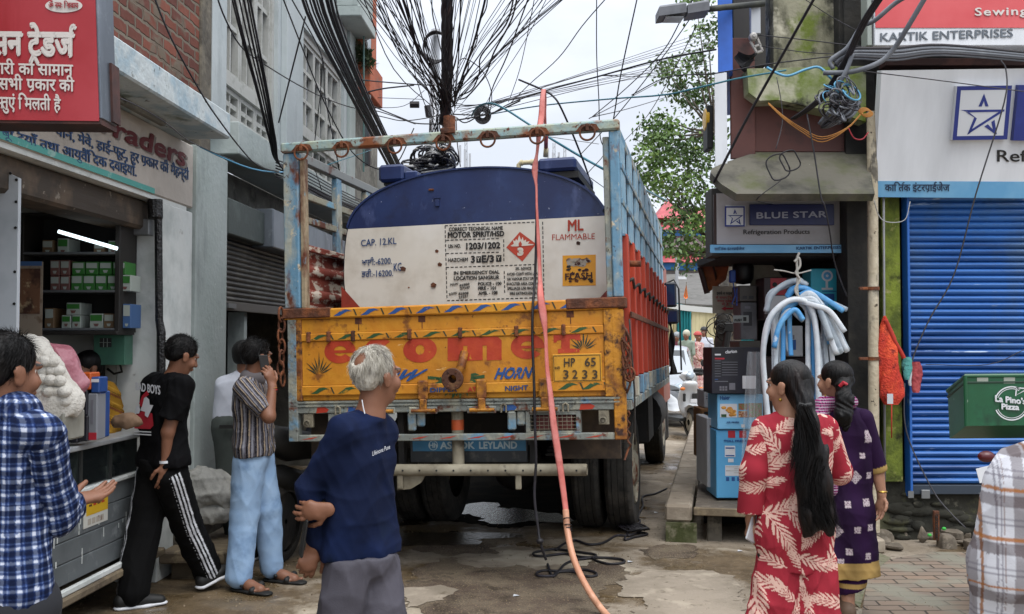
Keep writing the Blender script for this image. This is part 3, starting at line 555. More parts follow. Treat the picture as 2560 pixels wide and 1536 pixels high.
whb = lb().box((15.0, -3, 0), (19.5, .12, 4.2)).box((15.0, -.3, 4.2), (19.5, .16, 4.3)).ob('pale_building', M('grey_white_plaster', '9a9d9a', .85, L=[('7b7f7c', 2, .5, .7)]), label='low grey white building at the far end of the left row', cat='building')
MB().tube([PY(917, 415, 13.0), PY(917, -60, 13.0)], .055, 14).ob('drain_pipe', M('silver_pipe', '8e9499', .4, .5), label='silvery vertical drain pipe at the corner of the terracotta building', cat='pipe', smooth=True)
MB().tube([PY(909, 430, 12.7), PY(910, -60, 12.7)], .012, 8).ob('thin_pipe', M('green_grey_pipe', '4d6a66', .5), label='thin green grey conduit beside the silvery drain pipe', cat='pipe')
# ================================================================ right side of the street
def pb(x0, y0, x1, y1, Y, d0, d1, bev=.004, b=None):
 p, q = PY(x0, y0, Y), PY(x1, y1, Y); return (b or MB()).box((p[0], Y+d0, q[2]), (q[0], Y+d1, p[2]), bev)
def pq(x0, y0, x1, y1, h0, h1, Y, s=1, ox=0, oy=0):
 return [PY(a/s+ox, b/s+oy, Y) for a, b in ((x0, y0), (x1, y1), (x1, y1-h1), (x0, y0-h0))]
YF = 8.1
m_bshut = M('blue_shutter_paint', '24599f', .45, L=[('3c74b8', 1.2, .42, .66, 3, (.3, 1, 1)), ('173f78', 3.5, .5, .68, 5, (.15, 1, 1.4)), ('46607e', 1.1, .5, .68, 7, (1, 1, .5)), ('a3b8d0', 9, .66, .70, 6, (.22, 1, 2.2))])
m_bfr = M('blue_frame_paint', '1d5aa8', .5, L=[('6c93bf', 9, .62, .68)])
m_blkw = M('black_stained_wall', '1c1b18', .8, L=[('2d2a24', 4, .45, .65), ('0f0f0e', 2, .5, .6)], b=(18, .3))
m_cream = M('peeling_cream_pipe', 'aa9f88', .75, L=[('59544a', 9, .55, .60, 7, (1, 1, .35)), ('c0b7a2', 3, .5, .7), ('3f3529', 16, .64, .68)], b=(30, .5))
m_tin = M('brown_tin_sheet', '4a2621', .6, L=[('5b322a', 1.5, .4, .66), ('33201d', 4, .55, .7), ('7a5a4c', 22, .70, .73)], b=(5, .1))
m_plinth = M('dark_mossy_plinth', '292820', .92, L=[('4a4a33', 4, .52, .64, 7), ('15150f', 6, .5, .7), ('6e6a5c', 5, .64, .72, 7)], b=(12, .8))
m_mossw = M('green_mossy_wall', '4a5520', .95, L=[('75822e', 3, .45, .6, 7, (1, 1, .6)), ('23250f', 5, .52, .66, 7), ('8b8a52', 9, .62, .7)], b=(25, .6))
rs = thing('shutter_shop', 'ground floor shop front with a closed bright blue roller shutter and mossy pier', 'building', (4, YF, 0))
pb(2203, 470, 2258, 1205, YF, 0, .3).ob('mossy_pier', m_mossw, rs)
pb(2112, -60, 2202, 1345, YF, .02, .3).ob('black_pier', m_blkw, rs)
b = MB(); p, q = PY(2203, 1206, YF), PY(2900, 1400, YF); b.box((p[0], YF+.05, -.05), (q[0], YF+.4, p[2])); b.ob('plinth', m_plinth, rs)
b = MB(); r3 = random.Random(11)
for i in range(26): x = 2215+r3.random()*420; y = 1235+r3.random()*110; c = PY(x, y, YF+.05); b.ball(c, (.05+.1*r3.random(), .03, .02+.04*r3.random()), 8, 6)
b.ob('rough_stonework', m_plinth, rs, smooth=True)
pb(2259, 470, 2276, 1242, YF, -.06, .06).ob('shutter_guide', m_bfr, rs)
p, q = PY(2277, 1212, YF), PY(2900, 470, YF); zz = []; n = 44; V = []
pr = []
for i in range(n):
 for t, o in ((0, .022), (.12, .002), (.3, -.014), (.55, -.018), (.8, -.008), (.93, .012)): pr.append(((i+t)/n, o))
pr.append((1, .022)); m_ = len(pr)-1
MB().grid(lambda u, v: (p[0]+(q[0]-p[0])*u, YF+.03+pr[int(round(v*m_))][1], p[2]+(q[2]-p[2])*pr[int(round(v*m_))][0]), 6, m_).ob('roller_shutter', m_bshut, rs, smooth=50)
pb(2277, 1213, 2900, 1236, YF, -.01, .04).ob('bottom_rail', M('shutter_bottom_rail', '2a3440', .6, L=[('7c8288', 7, .6, .68)]), rs)
pb(2262, 1225, 2276, 1242, YF, -.07, -.062).ob('rail_shoe', M('galvanised', '7d7f80', .45, .6), rs); pb(2300, 1224, 2322, 1246, YF, -.03, -.012).ob('hasp', MC['galvanised'], rs)
pb(2100, -300, 2960, 468, YF, .06, .5).ob('upper_wall', m_blkw, rs); pb(2190, 460, 2960, 1300, YF, .32, .5).ob('back_wall', m_blkw, rs)
pb(2208, 150, 2960, 168, 7.95, -.05, .1).ob('steel_beam', M('rusty_beam', '3a211c', .7, L=[('54332b', 7, .5, .65)]), rs)
YB, UPV = 7.95, np.array([0, -.27, .963]); SN = np.array([0, -.963, -.27]); S0 = PY(2186, 493, YB)
def sp_(px, py, o=0): return PP(px, py, S0+SN*o, SN)
def squad(pts, o0, o1):
 A = [sp_(*k, o1) for k in pts]; Bk = [a-SN*(o1-o0) for a in A]; b = MB(); b.add(A+Bk, [(3, 2, 1, 0), (4, 5, 6, 7)]+[(i, (i+1) % 4, 4+(i+1) % 4, 4+i) for i in range(4)]); return b
ss = thing('sign_board', 'big white shop sign board with a star emblem and pale blue strip above the shutter', 'sign', S0)
m_sw = M('sign_white_sheet', 'd6d9dd', .4, L=[('c3c6ca', 1.2, .45, .7, 5, (2, 1, .4)), ('8b8c89', 5, .68, .76, 6, (1, 1, .3))]); m_lb = M('sign_pale_blue', '5f9cc6', .45, L=[('78adcf', 2, .45, .7)]); m_nb = M('sign_navy', '1c2b74', .4, L=[('26378a', 3, .5, .7)])
squad([(2186, 493), (2620, 497), (2628, 171), (2204, 177)], -.10, 0).ob('panel', m_sw, ss)
squad([(2186, 493), (2620, 497), (2620, 455), (2188, 453)], .001, .004).ob('pale_strip', m_lb, ss)
def starbox(f, parent, w, o, par_obj):
 """framed star emblem; f maps (u,v) in 0..1 to a point at lift o"""
 b = MB(); fr = .075
 for a in ((0, 0, 1, fr), (0, 1-fr, 1, 1), (0, fr, fr, 1-fr), (1-fr, fr, 1, 1-fr)): b.add([f(a[0], a[1], o), f(a[2], a[1], o), f(a[2], a[3], o), f(a[0], a[3], o)], [(0, 1, 2, 3)])
 b.ob('emblem_frame', m_nb, par_obj)
 S = [[(.5, .86), (.42, .62), (.48, .62), (.51, .72), (.545, .62), (.605, .62)], [(.12, .55), (.88, .55), (.86, .50), (.30, .50), (.385, .44), (.345, .27), (.335, .36), (.335, .36)],
   [(.12, .55), (.30, .50), (.40, .43), (.31, .12), (.86, .52), (.74, .50), (.36, .24), (.44, .44), (.30, .52)], [(.58, .26), (.64, .31), (.66, .22), (.69, .24), (.70, .34), (.75, .31), (.80, .12)]]
 S = [S[0], [(.10, .56), (.90, .56), (.90, .52), (.26, .515)], [(.26, .515), (.20, .52), (.36, .42), (.26, .10), (.31, .125), (.41, .40)], [(.26, .10), (.88, .52), (.80, .52), (.33, .20)], [(.56, .25), (.62, .29), (.72, .19), (.68, .33), (.735, .37), (.80, .10), (.77, .10)]]
 b = MB()
 for s in S:
  n0 = len(b.v); b.add([f(u, v, o+.0008) for u, v in s], [tuple(range(len(s)))])
 b.ob('star_emblem', m_nb, par_obj)
def bil(A, B, C, D, n):
 A, B, C, D, n = [np.array(k, float) for k in (A, B, C, D, n)]
 return lambda u, v, o: A*(1-u)*(1-v)+B*u*(1-v)+C*u*v+D*(1-u)*v+n*o
q4 = [(2381, 351), (2518, 349), (2530, 214), (2393, 216)]
em = squad(q4, .002, .05).ob('emblem_box', M('emblem_white', 'c3c6ca', .35), ss)
starbox(bil(*[sp_(*k, .05) for k in q4], SN), ss, 1, .0015, em)
squad([(2533, 352), (2700, 352), (2700, 213), (2547, 213)], .002, .05).ob('name_block', m_nb, ss)
lettering('lettering', 'Refrigeration Products', [sp_(*k, 0) for k in ((2492, 404), (3010, 404), (3010, 374), (2492, 374))], m_blk, ss, lift=.003, bold=.012)
lettering('lettering', 'कािर्तक इंटरप्राईजेज'.replace('र्त', 'त`').replace('प्र', 'प\\'), [sp_(*k, .004) for k in ((2212, 478), (2374, 478), (2374, 462), (2212, 462))], M('navy_lettering', '1d2f4c', .5), ss, bold=.02, box=.62, lift=.002)
us = thing('sign_board', 'pinkish red and white sign board high at the top right corner', 'sign', PY(2400, 118, 7.7))
pb(2184, -140, 2700, 114, 7.7, 0, .16).ob('panel', m_sw, us); pb(2186, -140, 2700, 70, 7.697, -.004, .002, 0).ob('red_field', M('faded_pink_red', 'c0464a', .45, L=[('cc5c5e', 1.5, .4, .68)]), us)
pb(2168, -140, 2183, 112, 7.7, .02, .16).ob('side_case', M('sheet_zinc_side', '8f968f', .5, .3), us)
lettering('lettering', 'KARTIK ENTERPRISES', pq(2200, 104, 2532, 93, 21, 21, 7.699), M('grey_lettering', '5d646c', .5), us, bold=.03, lift=.003)
lettering('lettering', 'Sewing Machines', pq(2436, 40, 2760, 34, 20, 20, 7.692), m_vw, us, bold=.035, space=.08, lift=.003)
pp_ = thing('drain_pipe', 'peeling cream drain pipe clamped to the black pier', 'pipe', PZ(2185, 1345))
MB().tube([PY(2180, 280, 7.9), PY(2183, 700, 7.9), PY(2184, 1000, 7.9), PY(2186, 1330, 7.9)], .042, 16).ob('pipe', m_cream, pp_, smooth=35)
for y in (722, 897): c = PY(2183, y, 7.9); MB().lathe(c+np.array([0, 0, -.014]), (0, 0, 1), [(.043, 0), (.049, 0), (.049, .028), (.043, .028)], 18).box(c+np.array([-.12, -.03, -.012]), c+np.array([-.048, .0, .012]), .004).ob('clamp', m_rust, pp_)
MB().tube([PY(2209, 480, 7.98), PY(2211, 900, 7.98), PY(2212, 1200, 7.98)], .010, 8).ob('conduit', M('grey_conduit', '77777a', .5), label='thin grey conduit running down beside the mossy pier', cat='pipe', smooth=True)
# ---- the corner shop
cs = thing('corner_shop', 'narrow corner appliance shop under a curved concrete sunshade and brown tin sheet', 'building', (2.4, 8.4, .3))
pb(1932, -80, 2172, 300, 8.3, .0, .3).ob('mossy_upper_wall', m_moss, cs)
P = [(1868, 172), (1872, 232), (1900, 252), (1945, 250), (2030, 268), (2100, 284), (2165, 305), (2165, 165)]
A = [PY(a, b_, 7.95) for a, b_ in P]; n = len(A); MB().add(A+[a+np.array([0, .34, 0]) for a in A], [tuple(range(n))[::-1], tuple(range(n, 2*n))]+[(i, (i+1) % n, n+(i+1) % n, n+i) for i in range(n)]).ob('broken_parapet', M('green_stained_parapet', '84896a', .9, L=[('5f7022', 2.1, .45, .58, 6), ('a5a48e', 2.6, .52, .62), ('23241a', 4, .56, .66, 7)], b=(14, .5)), cs)
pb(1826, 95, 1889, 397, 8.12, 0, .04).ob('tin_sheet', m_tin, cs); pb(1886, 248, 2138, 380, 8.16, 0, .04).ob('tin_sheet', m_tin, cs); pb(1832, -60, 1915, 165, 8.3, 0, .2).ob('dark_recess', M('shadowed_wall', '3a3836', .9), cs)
b = MB()  # curved sunshade
def shade(u, v):
 a = PY(1890-118*max(0, .55-abs(v-.45))*2 if False else 1892, 380, 8.15); c = PY(2186, 378, 8.15)
 xl = PY([1892, 1850, 1776, 1800, 1842][0], 380, 8.15)[0]
 L = np.interp(v, [0, .25, .45, .75, 1], [PY(1890, 381, 8.15)[0], PY(1822, 402, 8.0)[0], PY(1774, 434, 7.85)[0], PY(1805, 465, 7.7)[0], PY(1842, 488, 7.6)[0]])
 Rr = np.interp(v, [0, 1], [PY(2168, 378, 8.15)[0], PY(2187, 479, 7.6)[0]]); Yv = 8.15-.55*v
 z = np.interp(v, [0, .3, .7, 1], [PY(2000, 381, 8.15)[2], PY(2000, 408, 7.985)[2], PY(2000, 455, 7.765)[2], PY(2000, 485, 7.6)[2]])
 return (L+(Rr-L)*u, Yv, z)
for o in (0, 1):
 b.grid(lambda u, v: np.array(shade(u, v))+np.array([0, .05*o, -.05*o+0*u]), 16, 12)
k = 17*13
for i in range(16): b.f += [(i*13+12, (i+1)*13+12, k+(i+1)*13+12, k+i*13+12)]; b.m.append(0)
for j in range(12): b.f += [(j, j+1, k+j+1, k+j)]; b.m.append(0)
b.ob('sunshade', M('weathered_sunshade', '5f5c52', .9, L=[('4d5034', 2.2, .5, .64, 6), ('3b3a34', 3, .48, .66, 6), ('b5b2a6', 34, .735, .75)], b=(16, .4)), cs, smooth=40)
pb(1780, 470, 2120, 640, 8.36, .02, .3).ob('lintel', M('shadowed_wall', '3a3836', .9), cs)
for x0, x1 in ((2112, 2118),): pb(x0, 635, x1, 1240, 8.35, 0, .1).ob('side_rail', M('dark_grey_metal', '2f3130'), cs)
p, q = PY(1800, 640, 11.6), PY(2200, 1200, 11.6)
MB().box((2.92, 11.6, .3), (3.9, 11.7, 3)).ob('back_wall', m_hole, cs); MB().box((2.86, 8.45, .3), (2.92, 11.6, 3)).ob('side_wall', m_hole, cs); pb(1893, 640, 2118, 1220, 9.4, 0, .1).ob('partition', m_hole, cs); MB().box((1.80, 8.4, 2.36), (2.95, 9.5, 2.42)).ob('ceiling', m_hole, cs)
A = [PY(a, b_, 9.3) for a, b_ in ((1880, 655), (1925, 655), (1962, 700), (1960, 790), (1872, 790))]; MB().add(A+[a+np.array([0, .02, 0]) for a in A], [(0, 1, 2, 3, 4), (9, 8, 7, 6, 5)]).ob('beige_cloth', M('beige_canvas', '968d7c', .9, L=[('7d7465', 3, .45, .65)]), cs)
m_navyS = M('navy_panel', '151c4e', .35, L=[('1f2760', 3, .5, .7)])
bs = thing('sign_board', 'dark framed shop sign with a navy name panel and small star under the sunshade', 'sign', PY(1950, 632, 8.3))
pb(1785, 486, 2119, 620, 8.3, .005, .05, 0).ob('frame', M('brown_sign_frame', '2d1a16', .6), bs); pb(1791, 484, 2110, 611, 8.3, -.004, .003, 0).ob('panel', M('greyish_sign_white', '9a979a', .45, L=[('86837f', 2, .5, .7)]), bs)
pb(1775, 613, 2113, 633, 8.285, -.02, .003, 0).ob('pale_strip', m_lb, bs)
e2 = pb(1812, 516, 1862, 567, 8.29, -.03, .003).ob('emblem_box', MC['emblem_white'], bs)
starbox(bil(*[PY(a, b_, 8.26) for a, b_ in ((1812, 567), (1862, 567), (1862, 516), (1812, 516))], (0, -1, 0)), bs, 1, .0015, e2)
pb(1873, 512, 2083, 564, 8.29, -.03, .003).ob('name_block', m_navyS, bs)
lettering('lettering', 'BLUE STAR', pq(830, 191, 1330, 181, 45, 45, 8.259, 2.853, 1600, 480), M('silver_lettering', '9a9dad', .4), bs, bold=.03, space=.03)
lettering('lettering', 'Refrigeration Products', pq(737, 303, 1210, 300, 34, 34, 8.295, 2.853, 1600, 480), M('brown_black_lettering', '2a2322', .5), bs, bold=.015, lift=.003)
lettering('lettering', 'KARTIK ENTERPRISES', pq(1115, 413, 1433, 406, 21, 21, 8.264, 2.853, 1600, 480), m_nvy, bs, bold=.03)
lettering('lettering', 'कािर्तक इंटरप्राईजेज'.replace('र्त', 'त`').replace('प्र', 'प\\'), pq(530, 416, 745, 414, 16, 16, 8.264, 2.853, 1600, 480), m_nvy, bs, bold=.02, box=.62)
SD = np.array([.207, .978, 0]); SX = np.array([.978, -.207, 0]); SBs = (SX, SD, np.array([0, 0, 1.]))
P0 = PZ(1661, 1262, .30)*np.array([1, 1, 0])
pf = thing('shop_platform', 'raised concrete edged platform with weathered plank decking in front of the corner shop', 'platform', P0, R=np.stack(SBs, 1))
def pl_(): return MB().fr(P0, SBs)
m_kerb = M('worn_kerb_concrete', '84796a', .9, L=[('9b9080', 4, .45, .65), ('5b5245', 6, .55, .7, 6)], b=(16, .5))
for i in range(9): pl_().box((.0, i*1.2+.005, .16), (.22+.02*(i % 2), i*1.2+1.19, .30), .02).ob('kerb_stone', m_kerb, pf)
pl_().box((.02, .03, -.02), (.20, 11, .158)).ob('masonry_base', m_mossw, pf); pl_().box((.01, -.012, -.02), (.26, .028, .158), .02).ob('mossy_front', M('mossy_masonry', '56583d', .9, L=[('3b401e', 4, .45, .6, 6), ('7d7763', 7, .55, .68)], b=(14, .7)), pf)
b = pl_()
for i in range(22): b.box((.245+.002*(i % 3), .02+i*.062, .262), (1.45, .02+i*.062+.054, .285), .003)
b.ob('deck_planks', M('grey_brown_planks', '5f574d', .8, L=[('4a433b', 7, .45, .65, 5, (.2, 2, 1)), ('766c5e', 12, .55, .7)], b=(20, .3, (.3, 3, 1))), pf)
pl_().box((.235, -.03, .225), (1.45, .015, .289), .006).ob('deck_edge_board', m_wood, pf); pl_().box((.25, 1.42, .0), (1.9, 6, .25)).ob('shop_step', m_conc, pf); pl_().box((.3, .9, -.02), (1.9, .95, .25)).ob('dark_gap', m_hole, pf)
for x in (.34, 1.0): pl_().box((x, .1, -.02), (x+.12, .3, .255), .01).ob('support', m_dirty, pf)
def carton(name, lab, x0, y0, x1, y1, Y, dep, m, parts=(), cat='box', group=None):
 p, q = PY(x0, y0, Y), PY(x1, y1, Y); o = thing(name, lab, cat, ((p[0]+q[0])/2, Y+dep/2, q[2]), group)
 MB().box((p[0], Y, q[2]), (q[0], Y+dep, p[2]), .006).ob('carton', m, o)
 for pt in parts:
  if pt[0] == 't': lettering('printed_lettering', pt[1], pq(*pt[2], Y-.0005), pt[3], o, bold=pt[4] if len(pt) > 4 else .03)
  else: a = pt[2]; pb(a[0], a[1], a[2], a[3], Y-.001-(pt[4] if len(pt) > 4 else 0), -.0015, .0005, 0).ob(pt[1], pt[3], o)
 return o
m_cb = M('carton_blue', '4d97c6', .45, L=[('5ba4d0', 2, .4, .7)]); m_cb2 = M('carton_pale_blue', '63aad6', .4, L=[('7cb9df', 2, .4, .7)]); m_ck = M('carton_black', '17171b', .4, L=[('222230', 2, .45, .7)]); m_cw = M('carton_white', 'b3b6ba', .5, L=[('a0a2a4', 3, .5, .7)]); m_ct = M('carton_brown', '86603a', .7, L=[('6f4f30', 3, .45, .65)]); m_pw = M('print_white', 'c9cbcf', .5); m_pr = M('print_red', 'a3202e', .5); m_pb = M('print_blue', '1f4f8d', .5)
carton('carton', 'tall sky blue carton standing on the planks under the food picture carton', 1790, 1076, 1912, 1246, 8.35, .42, m_cb, [('t', 'TOLL FREE NO. 1400', (1809, 1105, 1905, 1105, 5, 5), m_pb, .05), ('p', 'product_picture', (1812, 1115, 1838, 1143), m_pw), ('p', 'product_band', (1814, 1119, 1836, 1122), m_pb, .002), ('p', 'product_band', (1814, 1138, 1836, 1141), m_pb, .002), ('p', 'bowl_picture', (1820, 1147, 1834, 1156), m_pw), ('p', 'data_label', (1813, 1164, 1872, 1190), m_pw)]+[('p', 'data_line', (1815+k % 2*20, 1167+k*5, 1846+k % 3*8, 1168+k*5), m_grey, .002) for k in range(4)]+[('p', 'handling_mark', (1815+k*14, 1193, 1823+k*14, 1203), m_pb) for k in range(4)]+[('p', 'badge', (1820+k*28, 1077, 1838+k*28, 1095), m_pr) for k in range(3)])
hc = carton('carton', 'pale blue carton with fried food pictures between the blue and the black cartons', 1793, 986, 1908, 1074, 8.33, .40, m_cb2, [('t', 'Haier', (1800, 1000, 1825, 999, 10, 10), m_pb, .04), ('t', 'AIR FRYER', (1816, 1058, 1848, 1058, 4, 4), m_pb), ('p', 'food_picture', (1800, 1010, 1843, 1044), m_pw), ('p', 'food_picture', (1846, 1009, 1869, 1025), M('food_mix', '7d6a4a', .5, L=[('5a8a3a', 60, .5, .6), ('a33b2a', 40, .55, .6)])), ('p', 'food_picture', (1846, 1028, 1869, 1044), M('food_brown', '8a4a2a', .5, L=[('c9b08a', 50, .5, .6)])), ('p', 'food_picture', (1871, 1008, 1905, 1044), M('food_mix', '7d6a4a')), ('p', 'quantity_mark', (1853, 1061, 1862, 1069), m_pw)])
b = MB(); r4 = random.Random(2)
for i in range(9): c = PY(1808+r4.random()*28, 1018+r4.random()*20, 8.327); b.ball(c, (.022, .003, .014), 10, 6)
b.ob('fried_food', M('fried_gold', 'b5792a', .5, L=[('d09a45', 40, .5, .65)]), hc, smooth=True); pb(1803, 1036, 1816, 1043, 8.326, -.002, 0, 0).ob('garnish', m_grnp, hc)
m_pg = M('print_grey', '6c6c74', .5)
carton('carton', 'black glossy carton with white print on top of the carton stack', 1778, 869, 1902, 985, 8.28, .36, m_ck, [('t', 'clarion', (1813, 884, 1842, 882, 8, 8), m_pw, .05), ('p', 'red_strip', (1787, 895, 1811, 899), m_pr), ('p', 'small_label', (1787, 885, 1802, 889), m_pw), ('p', 'white_sticker', (1856, 940, 1890, 972), m_pw), ('p', 'grey_sticker', (1823, 958, 1838, 975), m_pg)]+[('p', 'print_line', (1787+(k % 2)*18, 902+k*3.2, 1802+(k % 2)*42, 903.2+k*3.2), m_pg) for k in range(13)]+[('p', 'round_mark', (1799+k*7, 966+j*6, 1804+k*7, 971+j*6), m_pg) for k in range(3) for j in range(2)]+[('p', 'print_line', (1787, 953, 1820, 955), m_pg), ('p', 'blue_mark', (1787, 948, 1795, 950), m_pb)])
carton('carton', 'slim white carton standing beside the tall sky blue one', 1767, 1046, 1789, 1219, 8.6, .5, m_cw, [('t', 'KEN', (1774, 1070, 1788, 1070, 7, 7), m_blk, .04), ('p', 'round_picture', (1776, 1125, 1786, 1145), m_pb)])
carton('carton', 'tan brown carton behind the slim white one', 1753, 1022, 1792, 1150, 9.2, .4, m_ct, [('p', 'handling_mark', (1760, 1030, 1780, 1036), m_blk)])
carton('carton', 'small white carton lying on the tan brown one', 1760, 976, 1796, 1020, 9.25, .35, m_cw, [('p', 'red_mark', (1781, 982, 1787, 988), m_pr), ('p', 'print_line', (1764, 990, 1782, 992), m_pg), ('p', 'print_line', (1764, 996, 1779, 998), m_pg)])
m_tq = M('carton_turquoise', '2f9fb5', .4, L=[('3fb0c4', 2, .4, .7)])
fb = carton('carton', 'turquoise carton with a white table fan picture high in the shop opening', 2027, 672, 2112, 775, 8.6, .25, m_tq, [('p', 'fan_stem', (2064, 702, 2070, 722), m_pw), ('p', 'fan_foot', (2054, 720, 2082, 725), m_pw), ('p', 'blue_label', (2056, 735, 2086, 752), m_pb), ('p', 'print_line', (2055, 728, 2090, 730), m_pb)])
c = PY(2068, 690, 8.597); MB().lathe(c, (0, -1, 0), [(.034, 0), (.05, .0), (.05, .002), (.034, .002)], 24).lathe(c, (0, -1, 0), [(0, .002), (.012, .002), (.012, 0)], 12).ob('fan_ring', m_pw, fb); MB().lathe(c, (0, -1, 0), [(0, .0008), (.034, .0008)], 20).ob('fan_blades', m_cb, fb)
kb = carton('carton', 'dark carton with a crimson panel and two round speaker pictures in the shop', 1909, 694, 1982, 800, 8.8, .3, M('carton_dark_brown', '2a1a1c', .5), [('p', 'crimson_panel', (1926, 696, 1966, 738), m_pr), ('p', 'white_panel', (1922, 740, 1970, 790), m_pw)])
for x in (1937, 1955): MB().lathe(PY(x, 712, 8.797), (0, -1, 0), [(0, .003), (.014, .003), (.018, .0035), (.022, .001)], 18).ob('speaker_picture', m_blk, kb)
carton('carton', 'grey printed carton second in the left pile of the shop', 1851, 756, 1893, 850, 9.0, .3, M('carton_grey', '56565a', .5, L=[('6a6a6e', 4, .5, .7)]), [('p', 'product_picture', (1858, 780, 1880, 815), M('dark_print', '2c2c30', .5)), ('p', 'product_picture', (1862, 766, 1876, 772), m_pg)])
carton('carton', 'dim grey carton with dark pictures at the top of the left pile', 1848, 714, 1892, 754, 9.0, .3, M('carton_dim', '4b4640', .5), [('p', 'dark_picture', (1856, 740, 1868, 748), MC['dark_print']), ('p', 'dark_picture', (1872, 740, 1884, 748), MC['dark_print'])])
carton('carton', 'white carton with a small product drawing behind the hanging pipes', 1970, 815, 2008, 892, 8.7, .3, m_cw, [('p', 'product_drawing', (1980, 850, 1990, 875), m_pb), ('p', 'product_drawing', (1982, 838, 1986, 848), m_pg)]); carton('carton', 'dark carton under the white one behind the hanging pipes', 1905, 893, 2100, 1180, 8.9, .5, M('carton_dark_brown', '2a1a1c', .5))
carton('carton', 'plain dark carton at the bottom of the left pile behind the black carton', 1848, 852, 1905, 1180, 9.0, .4, M('carton_dim', '4b4640', .5))
carton('push_plate', 'small grey plate reading push on a stand behind the black carton', 1833, 789, 1872, 807, 8.75, .01, M('plate_grey', '7d8280', .5), [('t', 'PUSH', (1836, 804, 1854, 803, 6, 6), m_blk, .05), ('p', 'arrow_mark', (1858, 793, 1866, 803), m_blk)], 'sign')
bn = carton('banner', 'grubby cream cloth banner with red lettering and an arrow hanging left of the shop', 1781, 716, 1846, 784, 9.6, .006, M('grubby_cream', 'a39c8e', .8, L=[('8a8274', 5, .5, .7)]), [('t', 'इसके व फाइबर', (1791, 737, 1833, 737, 7, 7), m_blk, .03), ('t', 'के समान िमलते', (1789, 747, 1840, 748, 6, 6), m_pr, .02), ('t', 'जनता इलैक', (1792, 755, 1830, 757, 6, 6), m_pr, .02), ('t', 'में है', (1804, 764, 1822, 765, 6, 6), m_pr, .02), ('p', 'arrow_shaft', (1812, 770, 1845, 774), m_pr)], 'banner')
decal('arrow_head', [PY(a, b_, 9.597) for a, b_ in ((1803, 772), (1814, 766), (1814, 778))], m_pr, bn)
fl_ = thing('wooden_flap', 'propped up wooden flap shutter painted brown at the street side of the corner shop', 'shutter', PY(1800, 730, 10))
A = [PY(1803, 636, 9.4), PY(1888, 640, 9.4), PY(1850, 690, 10.6), PY(1768, 735, 10.6), PY(1745, 672, 10.2)]
A = [PY(1805, 637, 9.3), PY(1750, 668, 10.1), PY(1768, 734, 10.1), PY(1815, 700, 9.6), PY(1826, 648, 9.3)]
MB().add(A+[a+np.array([0, .05, .03]) for a in A], [(0, 1, 2, 3, 4), (9, 8, 7, 6, 5)]+[(i, (i+1) % 5, 5+(i+1) % 5, 5+i) for i in range(5)]).ob('board', M('orange_brown_wood', '7d4c22', .6, L=[('55301a', 3, .45, .65, 5, (1, 1, 3))]), fl_)
MB().tube([PY(1750, 668, 10.06), PY(1768, 734, 10.06)], .03, 6).tube([PY(1805, 637, 9.26), PY(1750, 668, 10.06)], .02, 6).tube([PY(1780, 652, 9.6), PY(1795, 716, 9.9)], .012, 6).ob('frame', M('brown_sign_frame', '2d1a16', .6), fl_)
bk = thing('hanging_bag', 'black bag with a blue tag hanging under the corner shop sign', 'bag', PY(1858, 712, 9.2))
MB().lathe(PY(1858, 712, 9.2), (0, 0, 1), [(0, 0), (.07, .01), (.095, .06), (.10, .16), (.09, .20), (.06, .21), (.05, .2), (0, .2)], 18).ob('bag_body', M('black_plastic', '101114', .5), bk, smooth=True)
MB().box(PY(1825, 707, 9.0), PY(1838, 676, 9.03)+np.array([0, .03, 0]), .01).tube([PY(1833, 707, 9.0), PY(1838, 740, 9.0), PY(1830, 760, 9.0), PY(1842, 765, 9.0), PY(1842, 720, 9.0)], .006, 6).ob('blue_tag', M('tag_blue', '244a9a', .5), bk)
# ---- boards and lamp on the street corner
cbd = thing('corner_board', 'tall narrow board seen edge on with a blue upper and white lower half', 'sign', PY(1806, 430, 8.0))
for y0, y1, m, nm in ((-120, 181, M('bright_blue_sheet', '2a62c0', .45, L=[('2353a6', 2, .5, .7)]), 'blue_half'), (183, 432, m_sw, 'white_half')):
 p, q = PY(1793 if y0 < 0 else 1786, y0, 8.0), PY(1831 if y0 < 0 else 1818, y1, 8.0); MB().fr((p[0], 8.0, 0), SBs).box((0, 0, q[2]), (q[0]-p[0], 1.6, p[2]), .004).ob(nm, m, cbd)
rd = thing('round_sign', 'small black sign case with a yellow round front seen from its side', 'sign', PY(1770, 372, 8.6))
pb(1768, 262, 1784, 372, 8.6, 0, .2, .01).ob('case', m_blk, rd); MB().lathe(PY(1768, 300, 8.7), (-1, 0, 0), [(.11, 0), (.11, .012), (.09, .026), (0, .03)], 24).ob('yellow_face', M('yellow_plastic', 'c89a20', .4), rd)
lamp = thing('street_lamp', 'grey flat street lamp head on an arm jutting from the corner board', 'street lamp', PY(1790, 40, 7.9))
p, q = PY(1643, 50, 7.9), PY(1712, 22, 7.9)
